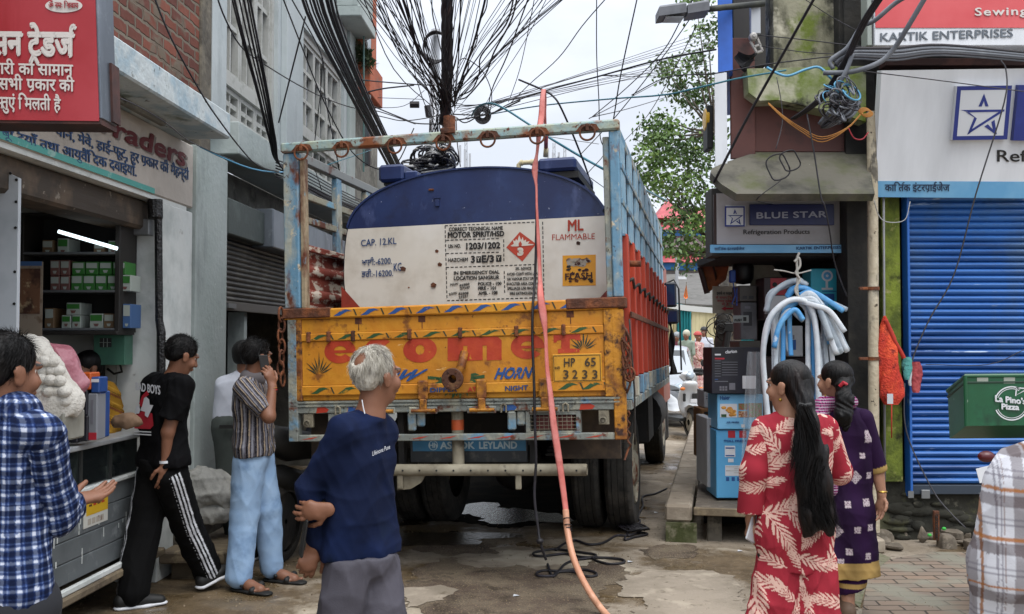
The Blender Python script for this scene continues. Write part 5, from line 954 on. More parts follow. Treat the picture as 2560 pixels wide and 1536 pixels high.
tb().cyl((2.15, 4.1, .82), (2.15, 5.3, .82), .26, 20).ob('diesel_tank', m_dk, truck, smooth=35)
tb().box((.5, 5.9, .3), (1.9, 7.6, 1.1), .05).ob('engine_sky_blocker', m_dk, truck)  # unseen engine box, added to block the bright view beneath the truck
tb().box((.1, 7.62, .22), (2.3, 7.9, .9), .05).ob('bumper_sky_blocker', m_dk, truck)  # unseen low bumper box, added to keep sky reflection off the ground
tb().box((.82, 2.9, .5), (1.58, 4.6, .86), .04).ob('gear_housing', m_dk, truck)
cb = tb().box((.06, 6.0, .75), (2.34, 7.9, 2.75), .08).ob('cab', M('cab_paint', '8a3a20', .5), truck)
tb().box((.3, 5.99, 1.9), (2.1, 5.998, 2.5)).ob('rear_window', M('dark_glass', '0c0f12', .1), cb)
mr = tb().tube([(2.34, 6.3, 2.35), (2.5, 6.32, 2.42), (2.56, 6.3, 2.3), (2.56, 6.3, 1.25)], .012, 8).ob('mirror_arm', m_blk, truck)
for a, b_ in (((1661, 707), (1692, 768)), ((1665, 774), (1697, 810))):
 p, q = TL(*a, 6.28), TL(*b_, 6.28)
 o = tb().box((p[0], 6.26, q[2]), (q[0], 6.34, p[2]), .02).ob('mirror', M('mirror_shell', '0f1420', .3), mr)
 tb().box((p[0]+.02, 6.255, q[2]+.03), (q[0]-.02, 6.259, p[2]-.03)).ob('mirror_glass', M('mirror_glass', '1d2c4a', .08), o)
p, q = TL(1668, 810, 6.3), TL(1690, 935, 6.3)
b = tb(); b.grid(lambda u, v: (p[0]+(q[0]-p[0])*(.5+(u-.5)*(.5+.5*v))+.02*math.sin(v*9+u*5), 6.3+.03*math.sin(u*12+v*3), p[2]+(q[2]-p[2])*v), 8, 14)
b.ob('black_cloth', M('black_cloth', '101014', .9), mr, smooth=True)
# ---- body frame: crossbar, posts, side panels
tb().box((-.01, -.02, 2.985), (2.41, .05, 3.058), .012).ob('crossbar', m_bar, truck)
for px in (757, 858, 990, 1111, 1222, 1345, 1470):
 x = TL(px, 340)[0]; zc = 2.985; R = .05
 rg = tb().tube([(x+R*math.cos(a), -.035, zc-.012+R*math.sin(a)) for a in np.linspace(0, 2*math.pi, 25)], .0075, 7, False).ob('tie_ring', m_rust, truck, smooth=True)
 tb().box((x-.012, -.045, zc+.0), (x+.012, -.02, zc+.05), .004).prism([(x-.085, zc+.002), (x+.085, zc+.002), (x+.06, zc+.045), (x+.03, zc+.052), (x-.04, zc+.05)], -.0215, -.0202, 1).ob('ring_plate', m_rust, rg)
tb().box((1.185, -.045, 3.035), (1.285, -.02, 3.075), .004).cyl((1.235, .015, 3.06), (1.235, .015, 3.165), .042, 16).ob('pipe_socket', m_rust, truck)
for x0, x1 in ((.0, .115), (2.335, 2.40)):
 tb().box((x0, .0, 1.87), (x1, .07, 2.984), .008).ob('rear_post', m_ltb, truck)
tb().box((.118, .02, 1.87), (.155, .09, 2.95), .006).ob('post_stiffener', M('peeled_cream_paint', '97876d', .75, L=[(RUST, 8, .45, .6, 6, (1, 1, .4)), ('6a8f9c', 7, .58, .66, 5, (1, 1, .4))], b=(20, .4)), truck)
tb().box((2.29, .02, 1.87), (2.333, .09, 2.95), .006).ob('post_stiffener', m_beam, truck)
for s in (0, 1):
 xo = .0 if s == 0 else WD
 sg = 1 if s == 0 else -1       # inwards
 side = thing_part('side_frame', truck)
 def xx(a): return xo+sg*a
 tb().box((xx(0), .07, 2.96), (xx(.06), L_, 3.03), .006).ob('top_rail', M('grey_top_rail', '7d7f7c', .5, .3, L=[(RUST, 6, .58, .7)]) if s == 0 else m_ltb, side)
 sp = .68
 for i in range(9):
  y = (.22 if s == 0 else .36)+i*sp
  if y > L_: break
  tb().box((xx(.004), y, 1.2 if s == 0 else 2.30), (xx(.055), y+.10, 2.958), .006).ob('post', m_ltb, side)
 if s == 0:
  for z in (2.52, 2.70): tb().box((xx(.01), .09, z), (xx(.045), L_, z+.05), .004).ob('rail', M('cream_rail', '8f8b78', .7, L=[(RUST, 7, .5, .62), ('6d9bb0', 5, .58, .66)], b=(20, .3)), side)
  b = tb()   # corrugated inner panel
  n = 60
  prof = [(.058+.022*max(0, math.sin(i/n*math.pi*2*6.0))**.5, 1.20+(2.30-1.20)*i/n) for i in range(n+1)]
  b.grid(lambda u, v: (xx(prof[int(round(v*n))][0]), .09+u*(L_-.1), prof[int(round(v*n))][1]), 24, n); b.ob('side_panel', m_peel, side, smooth=40)
  tb().box((xx(.056), .09, 2.30), (xx(.10), L_, 2.345), .005).ob('panel_rail', m_peel, side)
 else:
  for z in (2.50, 2.74): tb().box((xx(-.012), .07, z), (xx(.02), L_, z+.04), .004).ob('rail', m_ltb, side)
  for i in range(9):
   y = .08+i*.64
   tb().box((xx(-.004), y, 2.30), (xx(.012), min(y+.34, L_), 2.958)).ob('blue_board', M('light_blue_board', '7d9fb2', .65, L=[('94a9b3', 3, .45, .65), (RUST, 7, .62, .72, 6, (1, 1, .5)), ('5f8ba5', 6, .55, .7)], b=(14, .2)), side)
  tb().box((xx(.015), .07, 1.2), (xx(.05), L_, 2.31)).ob('side_panel', m_red, side)
  for i in range(11):
   y = .10+i*.545
   if y+.09 > L_: break
   tb().box((xx(-.035), y, 1.33), (xx(.014), y+.09, 2.30), .008).ob('rib', m_red, side)
   tb().box((xx(-.036), y-.01, 1.185), (xx(.014), y+.10, 1.328), .006).ob('rib_foot', m_ltb, side)
  tb().box((xx(-.05), .07, 1.735), (xx(-.036), L_, 1.775), .003).ob('rail', m_rust, side)
  tb().box((xx(.0), .07, 2.285), (xx(-.02), L_, 2.299)).ob('panel_rail', m_ltb, side)
  P = []
  for i in range(10):
   y = .15+i*.58; P += [(xx(-.03), y, 1.985), (xx(-.055), y+.02, 2.0), (xx(-.05), y+.1, 1.995), (xx(-.04), y+.3, 1.955)]
  tb().tube(P, .011, 7).ob('side_rope', m_dk, side, smooth=True)
  tb().cyl((xx(.0), .35, 2.12), (xx(-.10), .35, 2.115), .022, 12).ob('peg', m_rust, side)
  tb().box((xx(-.03), .05, 1.12), (xx(.05), L_, 1.183), .004).ob('side_rail', m_beam, side)
b = tb()   # straps tangled on the right corner
for k in range(5):
 P = [(2.40+.02*math.sin(k), -.045, 1.68-.02*k)]+[(2.415+.028*math.sin(k*1.7+j*.9), -.05-.012*math.cos(k+j), 1.66-.02*k-j*.055) for j in range(1, 6+k % 3)]
 b.tube(P, .008, 6)
b.tube([(2.43+.035*math.cos(a), -.06, 1.36+.045*math.sin(a)) for a in np.linspace(0, 6.28, 15)], .008, 6, False)
b.ob('rope_bundle', m_rust, truck, smooth=True)
tb().tube([(2.44, -.04, 1.72), (2.45, -.05, 1.5), (2.46, -.05, 1.25), (2.455, -.04, 1.0), (2.45, -.02, .9)], .006, 6).ob('hanging_strap', m_dk, truck, smooth=True)
tb().tube([(2.41, .0, 1.12)]+[(2.41+.01*math.cos(k*1.1), .0+.01*math.sin(k*1.1), 1.1-.012*k) for k in range(20)]+[(2.38, -.03, .8)], .007, 6).ob('coiled_spring', m_rust, truck)
# ---- tank
TY0, TY1 = .45, 5.5
tank = thing('fuel_tank', 'blue over white fuel tank with hazard lettering loaded in the back of the truck', 'tank', TG((1.28, TY0, 1.22)), R=TR_R)
def tank_prof(n=96, g=0.0):
 cx, a = 1.28, 1.015-g; P = []
 up = [(a, 2.20), (a*.985, 2.40), (a*.95, 2.55), (a*.88, 2.65), (a*.74, 2.75), (a*.55, 2.82), (a*.35, 2.865), (a*.15, 2.885), (0, 2.889)]
 U = [(cx+x, z-g) for x, z in up]+[(cx-x, z-g) for x, z in up[-2::-1]]
 lo = [(cx-a, 2.05), (cx-a+.02, 1.95), (cx-a*.85, 1.55), (cx-a*.5, 1.27+g), (cx+a*.5, 1.27+g), (cx+a*.85, 1.55), (cx+a-.02, 1.95), (cx+a, 2.05)]
 P = U+lo; P = np.array(P)
 for _ in range(2):           # Chaikin smoothing
  Q = np.roll(P, -1, 0); P = np.stack([P*.75+Q*.25, P*.25+Q*.75], 1).reshape(-1, 2)
 return P
TP = tank_prof(); n = len(TP)
b = tb(); V = []
for y in (TY0+.02, TY1): V += [(p[0], y, p[1]) for p in TP]
b.add(V, [(i, i+n, (i+1) % n+n, (i+1) % n) for i in range(n)]+[tuple(range(n, 2*n))]); b.ob('tank_shell', m_navy, tank, smooth=40)
TI = tank_prof(g=.012)
zc = 2.478
def split(P, up):
 out = []
 for i in range(len(P)):
  a, c = P[i], P[(i+1) % len(P)]; ia, ic = (a[1] >= zc) == up, (c[1] >= zc) == up
  if ia: out.append(a)
  if ia != ic: t = (zc-a[1])/(c[1]-a[1]); out.append(a+(c-a)*t)
 return np.array(out)
def endpanel(P, y, m, nm, lab=None):
 c = P.mean(0); N = len(P); b = tb(); V = [(c[0], y, c[1])]
 V += [(p[0], y, p[1]) for p in P]+[(p[0], y+.03, p[1]) for p in P]
 b.add(V, [(0, 1+(i+1) % N, 1+i) for i in range(N)]+[(1+i, 1+(i+1) % N, 1+N+(i+1) % N, 1+N+i) for i in range(N)]); return b.ob(nm, m, tank, label=lab)
eb = endpanel(split(TI, True), TY0, m_navy, 'end_panel', 'navy blue upper end panel'); ew = endpanel(split(TI, False), TY0, m_wht, 'end_panel', 'white lower end panel with stencilled lettering')
b = tb(); N = n; V = []
for y, P in ((TY0-.012, TP), (TY0+.03, TP), (TY0-.012, TI), (TY0+.0, TI)): V += [(p[0], y, p[1]) for p in P]
keep = [i for i in range(N) if TP[i][1] > 2.5]
b.add(V, [f for i in keep for f in ((i, i+N, (i+1) % N+N, (i+1) % N), (i, (i+1) % N, 2*N+(i+1) % N, 2*N+i))]); b.ob('rim_seam', m_navy, tank)
YT = TY0-.001
m_rc = M('red_corner', '8c2f1e', .55, L=[('6b2417', 8, .5, .7)])
tpoly('corner_mark', [(853.5, 716), (853.5, 772), (903, 772)], m_rc, YT, ew, (1, 0, 0)); tpoly('corner_mark', [(1497, 748), (1530, 748), (1530, 712)], m_rc, YT, ew, (1, 0, 0))
def tl(s, q, m=m_stencil, **k): lettering('lettering', s, tquad(*q, y=YT-.001, reg=k.pop('reg', RA)), m, ew, **k)
for s, q, bo in (('CORRECT TECHNICAL NAME', (350, 282, 735, 270, 27, 26), .05), ("MOTOR SPIRIT/HSD", (342, 330, 745, 315, 42, 36), .06), ('UN NO.', (345, 402, 435, 398, 27, 26), .04), ('1203/1202', (472, 411, 717, 402, 46, 44), .06),
 ('HAZCHEM', (345, 500, 485, 495, 26, 26), .04), ('E/3', (583, 503, 672, 500, 50, 48), .06), ('3', (506, 505, 536, 504, 48, 48), .06), ('IN EMERGENCY DIAL', (385, 592, 712, 583, 25, 24), .05), ('LOCATION SANGRUR', (385, 630, 710, 622, 27, 26), .05),
 ('POLICE - 100', (558, 668, 725, 665, 24, 24), .05), ('FIRE - 101', (558, 700, 686, 697, 24, 24), .05), ('AMB. - 108', (560, 735, 697, 730, 24, 24), .05), ('SPL ADVICE', (825, 558, 938, 555, 20, 20), .04),
 ('AVOID CONT WITH LIQUID', (763, 597, 1010, 592, 20, 20), .04), ('OR VAPOUR STAY UP WIND', (765, 632, 1012, 627, 20, 20), .04), ('EVACUTED AREA CONTACT', (762, 667, 1010, 662, 20, 20), .04), ('SPILLIAGE USE FROM DRY', (767, 700, 1012, 695, 20, 20), .04), ('FIRE EXTINGUISHERS', (785, 735, 985, 730, 20, 20), .04),
 ('MAIN', (360, 672, 416, 664, 18, 18), .02), ('82888', (425, 678, 497, 664, 18, 18), .02), ('27347', (430, 700, 500, 690, 19, 19), .02), ('ROMN', (352, 740, 408, 728, 18, 18), .02), ('82888', (418, 736, 490, 730, 18, 18), .02), ('27331', (420, 762, 484, 752, 18, 18), .02)): tl(s, q, bold=bo)
for q in ((545, 460, 578, 506), (686, 452, 724, 500)):
 tpoly('letter_block', [(q[0], q[1]), (q[2], q[1]-1), (q[2], q[3]-1), (q[0], q[3])], m_blk, YT, ew)
 lettering('lettering', 'Y', tquad(q[0]+6, q[3]-10, q[2]-8, q[3]-12, 28, None, YT-.003, RA), m_wht, ew, bold=.03)
ds = tb()
def dash(x0, y0, x1, y1, w=5):
 a, c = TL(x0/RA[0]+1000, y0/RA[0]+480, YT), TL(x1/RA[0]+1000, y1/RA[0]+480, YT); L = np.linalg.norm(c-a); k = max(1, int(L/.034)); t = (c-a)/L; nr = np.array([-t[2], 0, t[0]])*.0035
 for i in range(k):
  p, q = a+t*(i*.034), a+t*(i*.034+.022)
  ds.add([p+nr, p-nr, q-nr, q+nr], [(0, 1, 2, 3)])
for q in ((322, 242, 1018, 214), (1018, 214, 1028, 752), (322, 242, 336, 776), (336, 776, 1028, 754), (330, 346, 745, 332), (740, 340, 742, 525), (330, 440, 740, 430), (330, 540, 985, 518), (744, 565, 748, 745)): dash(*q)
for i in range(len(ds.v)): ds.v[i] = ds.v[i]-TR_R[:, 1]*.0018
ds.ob('stencil_frame', m_stencil, ew)
m_dia = M('diamond_red', 'b0391f', .5)
tpoly('hazard_diamond', [(855, 285), (758, 397), (873, 497), (972, 372)], m_dia, YT, ew)
tpoly('flame', [(788, 385), (812, 372), (806, 345), (822, 352), (828, 335), (838, 350), (850, 310), (864, 345), (876, 322), (882, 350), (900, 340), (898, 358), (925, 352), (912, 370), (955, 374), (948, 380), (860, 388), (800, 390)], m_wht, YT-.002, ew)
tpoly('flame', [(848, 388), (846, 370), (858, 350), (870, 372), (866, 388)], m_dia, YT-.004, ew)
lettering('lettering', '3', tquad(838, 452, 882, 450, 50, None, YT-.002, RA), m_wht, ew, bold=.08)
tl('ML', (1198, 280, 1310, 273, 80, 78), m_redp, bold=.04, wob=.03); tl('FLAMMABLE', (1086, 346, 1390, 336, 44, 42), m_redp, wob=.06)
ys = tpoly('warning_sticker', [(1160, 455), (1397, 448), (1397, 668), (1160, 672)], m_tyel, YT, ew)
b = tb(); rr = random.Random(3)
def blob(cx, cy, r, m, k=0):
 P = [(cx+r*(.6+.5*rr.random())*1.3*math.cos(a), cy+r*(.5+.5*rr.random())*math.sin(a)) for a in np.linspace(0, 6.28, 12)[:-1]]
 b.mat(m).add([TL(x/RA[0]+1000, y/RA[0]+480, YT)-np.array([0, .0028+k*.0006, 0]) for x, y in P], [tuple(range(len(P)))])
for i in range(9): blob(1205+i % 5*32+rr.random()*14, 490+(i//5)*26, 22, 0, i % 5)
for i in range(26): blob(1190+rr.random()*180, 490+rr.random()*150, 4+rr.random()*12, 1 if i % 3 else 2, i % 4+5)
b.ob('peeled_paper', [m_grey, M('dark_red_ink', '3a1712', .7), m_blk], ew)
lettering('lettering', 'FLASH', tquad(1178, 628, 1372, 618, 46, None, YT-.006, RA), MC['dark_red_ink'], ew, bold=.03)
for s, q, sp in (('CAP. 12.KL', (1168, 628, 1425, 610, 50, 50), 0), ('ਖਾਲੀ:-6200.', (1175, 768, 1392, 752, 46, 46), 0), ('ਭਰੀ:-16200.', (1172, 850, 1400, 842, 46, 46), 0), ('KG.', (1405, 808, 1472, 802, 60, 60), 0)): tl(s, q, m_ink, reg=RB, wob=.04, bold=.012)
b = tb()
for x, z, s in ((.74, 2.16, 1.1), (1.0, 2.28, .8), (1.02, 2.18, 1), (.97, 2.03, 1.2), (2.03, 2.02, .9), (.78, 2.02, .4), (2.05, 2.29, .9)):
 b.prism([(x-.012*s, z-.01*s), (x+.014*s, z-.014*s), (x+.02*s, z+.006*s), (x, z+.018*s), (x-.014*s, z+.008*s)], TY0-.012 if s > 1 else TY0-.003, TY0, 1)
b.ob('rust_scar', m_rust, ew)
tb().box((.95, TY0-.012, 2.73), (.99, TY0, 2.745), .003).ob('bracket', m_rust, eb); tb().box((1.0, TY0-.02, 2.61), (1.03, TY0, 2.66), .003).box((.985, TY0-.01, 2.672), (1.04, TY0, 2.682)).ob('bracket', m_navy, eb)
def topbox(x0, x1, z0, z1, y0, y1, lb):
 o = tb().box((x0, y0, z0), (x1, y1, z1), .02).ob('valve_box', m_navy, tank, label=lb); return o
p, q = TL(950, 458, .5), TL(1012, 411, .5); q2 = TL(1045, 428, .5)
topbox(p[0], q[0], p[2], q[2], .46, .9, 'stepped valve box at the left'); tb().box((q[0]+.002, .47, p[2]+.01), (q2[0], .9, q2[2]), .01).ob('valve_box', m_navy, tank)
tb().box((p[0]+.08, .5, 2.70), (p[0]+.14, .85, p[2])).ob('box_leg', m_navy, tank); tb().box((p[0]+.03, .50, p[2]-.02), (q2[0], .88, p[2]-.002)).ob('box_floor', m_blk, tank)
p, q = TL(1346, 433, .5), TL(1442, 393, .5)
topbox(p[0], q[0], p[2]+.002, q[2], .46, 1.5, 'tall valve box at the right'); tb().box((p[0]+.02, .49, p[2]-.05), (q[0]+.01, 1.5, p[2]-.002)).ob('box_floor', m_blk, tank)
tb().box((q[0]-.03, .8, 2.72), (q[0]+.02, 3.2, p[2]-.055)).ob('walkway_edge', m_navy, tank)
b = tb(); p = TL(1297, 420, .62)
b.tube([(p[0], .62, p[2]-.02), (p[0], .62, p[2]+.02), (p[0]+.015, .62, p[2]+.035), (p[0]+.05, .62, p[2]+.036), (p[0]+.12, .62, p[2]+.034)], .018, 12); b.tube([(p[0]+.012, .62, p[2]+.036), (p[0]+.03, .62, p[2]+.036)], .023, 12); b.tube([(p[0]+.09, .62, p[2]+.034), (p[0]+.125, .62, p[2]+.034)], .024, 12)
b.ob('plastic_elbow', M('cream_plastic', 'b9ac86', .45), tank, smooth=40)
# ================================================================ beyond the truck
m_rroof = M('faded_red_roof', '9c4248', .7, L=[('b0575b', 2, .45, .65, 4, (1, 1, .3)), ('7d343a', 3, .52, .7)], b=(6, .3, (.2, 1, 1)))
m_rwall = M('pinkish_white_wall', 'aaa0a0', .8, L=[('8f8585', 1, .5, .7)]); m_skyb = M('sky_blue_fascia', '2b73b5', .6)
m_tinr = M('grey_tin_roof', '55534f', .8, 0, L=[('45433f', 1.2, .45, .65), ('625f5b', 4, .5, .7)], b=(3, .3, (6, 1, 1)))
def fb_(x0, y0, x1, y1, Y, d, nm, m, par): pb(x0, y0, x1, y1, Y, 0, d, 0).ob(nm, m, par)
tmp = thing('red_roofed_building', 'tiered building with faded red pyramid roofs behind the tree', 'building', PY(1720, 850, 60)*np.array([1, 1, 0]))
fb_(1600, 574, 1830, 590, 60.4, 12, 'blue_band', m_skyb, tmp); fb_(1606, 590, 1826, 625, 60.7, 11, 'upper_wall', m_rwall, tmp); fb_(1580, 655, 1860, 674, 59, 14, 'blue_fascia', m_skyb, tmp); fb_(1600, 674, 1850, 850, 60, 11, 'lower_wall', m_rwall, tmp)
def hip(x0, x1, yb, yt, xt0, xt1, Y, d, nm):
 A = [PY(x0, yb, Y), PY(x1, yb, Y), PY(x1, yb, Y)+np.array([0, d, 0]), PY(x0, yb, Y)+np.array([0, d, 0])]; t0, t1 = PY(xt0, yt, Y+d/2), PY(xt1, yt, Y+d/2)
 MB().add(A+[t0, t1], [(0, 1, 5, 4), (1, 2, 5), (2, 3, 4, 5), (3, 0, 4), (3, 2, 1, 0)]).ob(nm, m_rroof, tmp)
hip(1592, 1838, 574, 520, 1655, 1760, 60, 13, 'upper_roof'); hip(1640, 1705, 545, 498, 1668, 1676, 61, 6, 'roof_turret'); hip(1575, 1865, 656, 612, 1600, 1830, 58.6, 14.5, 'lower_roof')
tr_ = thing('tin_canopy', 'wide grey tin canopy roof below the red roofed building', 'canopy', PY(1720, 850, 48)*np.array([1, 1, 0]))
A = [PY(1590, 690, 56), PY(1900, 676, 56), PY(1900, 770, 44), PY(1590, 752, 44)]; MB().add(A+[a-np.array([0, 0, .08]) for a in A], [(0, 1, 2, 3), (7, 6, 5, 4)]+[(i, (i+1) % 4, 4+(i+1) % 4, 4+i) for i in range(4)]).ob('tin_roof', m_tinr, tr_)
for x in (1640, 1760, 1850): a = PY(x, 760, 44.5); MB().cyl((a[0], a[1], 0), a, .05, 8).ob('post', m_dkgrey, tr_)
pol = thing('street_pole', 'thin pale metal pole with a small lamp arm standing before the tin canopy', 'pole', PY(1692, 850, 40)*np.array([1, 1, 0]))
a = PY(1692, 655, 40); MB().cyl((a[0], a[1], 0), a, .09, 10, .07).ob('pole', M('pole_grey', '9a9ca0', .5, .3), pol); MB().tube([a, PY(1688, 640, 40), PY(1670, 620, 40), PY(1660, 625, 40)], .045, 8).ob('arm', M('pole_grey', '9a9ca0'), pol); pb(1693, 692, 1716, 699, 40, -.05, .05).ob('lamp_head', m_pw, pol)
fg = thing('flag', 'small orange pennant flag on a thin stick', 'flag', PY(1713, 760, 39)); MB().cyl(PY(1713, 765, 39), PY(1716, 705, 39), .012, 6).ob('stick', m_wood, fg)
mk('pennant', [PY(1716, 708, 39), PY(1709, 742, 39.1), PY(1714, 748, 38.9), PY(1720, 745, 39.1)], [(0, 1, 2, 3)], M('saffron_cloth', 'd06a22', .8), fg)
cf = thing('cloth_screen', 'teal and cream striped cloth screen strung across the far street', 'fence', PY(1740, 850, 38)*np.array([1, 1, 0]))
m_tl = M('teal_cloth', '1d7f83', .85, L=[('146a70', 3, .45, .65, 3, (3, 1, .3))]); m_crm = M('cream_cloth', 'bdb48e', .85, L=[('a59c77', 3, .45, .65, 3, (3, 1, .3))])
xs = [1600, 1655, 1668, 1692, 1729, 1812, 1850, 1900]; tops = [742, 750, 752, 757, 768, 786, 790, 795]
for i in range(7):
 x0, x1 = xs[i], xs[i+1]; t0, t1 = tops[i], tops[i+1]
 MB().grid(lambda u, v: PY(x0+(x1-x0)*u, (t0+(t1-t0)*u)*(1-v)+905*v, 38)+np.array([0, .08*math.sin(u*(x1-x0)*.9), 0]), 24, 4).ob('cloth_panel', m_tl if i in (1, 3, 5) and i != 5 else (m_crm if i != 6 else m_tl), cf, smooth=True)
MB().grid(lambda u, v: PY(1600+300*u, 736+60*u+14*v+6*math.sin(u*6), 37.9), 20, 2).ob('pelmet', M('white_cloth', 'b9bbb8', .85), cf)
MB().box((-14, 60, 0), (8, 66, 2.6)).ob('far_wall', M('far_plaster', '8f9290', .9, L=[('767977', .5, .45, .65)]), label='low grey wall closing the street far behind the truck', cat='wall')
# ---- trees
m_leaf = M('leaf_green', '44602a', .55, L=[('66833a', 1.3, .45, .62, 3), ('2c4420', 2.2, .52, .68, 3), ('8a9440', 5, .66, .74, 2)]); m_bark = M('bark', '5a5348', .9, L=[('3c372f', 5, .45, .65)], b=(14, .6))
def tree(lab, base, trunk, clumps, seed, leaf=.085, dens=90):
 r_ = np.random.default_rng(seed); t = thing('tree', lab, 'tree', base); b = MB(); b.tube([np.array(p) for p, _ in trunk], [r for _, r in trunk], 9)
 tp_ = np.array(trunk[-1][0]); mid = np.array(trunk[len(trunk)//2][0])
 for c, r in clumps:
  c = np.array(c); s = tp_ if c[2] > tp_[2]-.3 else mid; q = (s+c)/2+np.array([0, 0, -.15*np.linalg.norm(c-s)*.4]); b.tube([s, q, c], [.028, .018, .006], 6)
 b.ob('trunk', m_bark, t, smooth=True)
 V = []; Fs = []
 for c, r in clumps:
  c = np.array(c); k = int(dens*r*r*6)
  for g in range(max(5, int(k/9))):
   d = r_.standard_normal(3); d /= np.linalg.norm(d); tc_ = c+d*r*(.25+.8*r_.random()**.6)*np.array([1, 1, .8]); rr_ = .10+.16*r_.random()
   for j in range(9):
    p = tc_+r_.standard_normal(3)*rr_*.55*np.array([1, 1, .8]); a = r_.standard_normal(3); a[2] -= .5; a /= np.linalg.norm(a); n_ = np.cross(a, r_.standard_normal(3)); n_ /= np.linalg.norm(n_); s = leaf*(.6+.7*r_.random())
    i0 = len(V); V += [p, p+a*s*.5+n_*s*.32, p+a*s*1.15, p+a*s*.5-n_*s*.32]; Fs.append((i0, i0+1, i0+2, i0+3))
 mk('crown', V, Fs, m_leaf, t)
def tp3(x, y, Y): return tuple(PY(x, y, Y))
tb_ = PY(1835, 850, 19)
tree('tall airy tree with small leaves rising behind the corner board', (tb_[0], tb_[1], 0), [((tb_[0], tb_[1], 0), .16), (tp3(1835, 800, 19), .13), (tp3(1820, 640, 19), .10), (tp3(1800, 460, 19), .06), (tp3(1790, 330, 19), .03)],
  [(tp3(x, y, Y), r) for x, y, Y, r in ((1690, 180, 19, .36), (1712, 240, 19.3, .40), (1665, 175, 18.8, .22), (1770, 90, 19, .36), (1740, 8, 19, .3), (1775, 230, 19.4, .45), (1735, 155, 19, .25), (1640, 385, 18.7, .42), (1690, 370, 19, .45), (1615, 410, 18.8, .26), (1740, 400, 19.3, .5), (1665, 460, 18.7, .45), (1710, 480, 19.2, .5), (1770, 340, 19.5, .45), (1630, 330, 18.8, .34), (1660, 300, 19, .25), (1760, 520, 19, .5), (1700, 560, 18.6, .4), (1740, 590, 18.8, .4), (1690, 625, 18.6, .30), (1660, 610, 18.6, .26), (1640, 350, 19, .3), (1685, 320, 19, .28), (1730, 640, 18.8, .28), (1620, 440, 18.8, .24))], 3, .088, 360)
tb2 = PY(1900, 850, 56); tree('distant dense green tree behind the cloth screen', (tb2[0], tb2[1], 0), [((tb2[0], tb2[1], 0), .3), (tp3(1890, 800, 56), .25), (tp3(1870, 740, 56), .15)], [(tp3(x, y, 56), r) for x, y, r in ((1830, 740, 1.6), (1870, 715, 1.8), (1780, 760, 1.2), (1910, 740, 1.8), (1740, 775, .9))], 5, .3, 40)
wp = thing('wire_pole', 'dark leaning tree trunk pole hung with coils of wire beside the banner', 'pole', PY(1793, 980, 13)*np.array([1, 1, 0]))
MB().tube([PZ(1785, 980, .1) if False else PY(1782, 1060, 13), PY(1792, 950, 13), PY(1803, 850, 13), PY(1806, 770, 13), PY(1812, 690, 13)], [.09, .085, .08, .075, .06], 12).ob('trunk', M('dark_bark', '35322e', .9, L=[('504b44', 6, .45, .65)], b=(20, .6)), wp, smooth=True)
r7 = random.Random(9)
for i in range(16):
 cx, cy = 1790+r7.random()*26, 800+r7.random()*60; r1 = 8+r7.random()*18; P = [PY(cx+r1*math.cos(t)*(1+.3*math.sin(i)), cy+r1*1.2*math.sin(t), 12.8+.02*i) for t in np.linspace(0, 6.28*1.2, 22)]; MB().tube(P, .007, 5).ob('wire_coil', m_blk, wp, smooth=True)
MB().box(PY(1812, 830, 12.8), PY(1830, 808, 12.9), .01).tube([PY(1821, 828, 12.85), PY(1812, 880, 12.85), PY(1808, 950, 12.85)], .05, 8).ob('junction_box', m_blk, wp)
# ---- parked silver car (mostly behind the truck) and white scooter
def veh(P0_, yaw):
 c, s = math.cos(yaw), math.sin(yaw); return P0_, (np.array([c, s, 0]), np.array([-s, c, 0]), np.array([0, 0, 1.]))
cp = PY(1635, 850, 20.5)*np.array([1, 1, 0]); CF = veh(cp, math.radians(-12))
car = thing('parked_car', 'silver hatchback facing the camera half hidden behind the truck', 'car', cp, R=np.stack(CF[1], 1))
m_sil = M('silver_car_paint', '9aa0a6', .28, .5, coat=.5); m_cgl = M('car_glass', '20282e', .06, spec=.8)
def cbm(): return MB().fr(*CF)
prof = [(-2.0, .35), (-2.02, .6), (-1.95, .78), (-1.2, .92), (-.75, .97), (-.1, 1.42), (.4, 1.50), (1.3, 1.46), (1.85, 1.05), (1.95, .8), (1.95, .35)]
def carsec(sw):  # x half width per profile height
 return [(sw*(.80 if z > 1.3 else .9 if z > 1.0 else 1.0 if z > .5 else .96), y, z) for y, z in prof]
b = cbm(); V = []; n = len(prof)
for k in (-1, -.8, 0, .8, 1): V += [(x*k if abs(k) == 1 or k == 0 else x*k, y, z+(.03 if abs(k) < 1 else 0)) for x, y, z in carsec(.84)]
Fs = [(j*n+i, j*n+i+1, (j+1)*n+i+1, (j+1)*n+i) for j in range(4) for i in range(n-1)]+[tuple(range(n)), tuple(4*n+i for i in range(n))[::-1]]
b.add(V, Fs); b.ob('body', m_sil, car, smooth=35)
cbm().add([(-.70, -.72, 1.005), (.70, -.72, 1.005), (.62, -.13, 1.435), (-.62, -.13, 1.435)], [(0, 1, 2, 3)]).ob('windscreen', m_cgl, car)
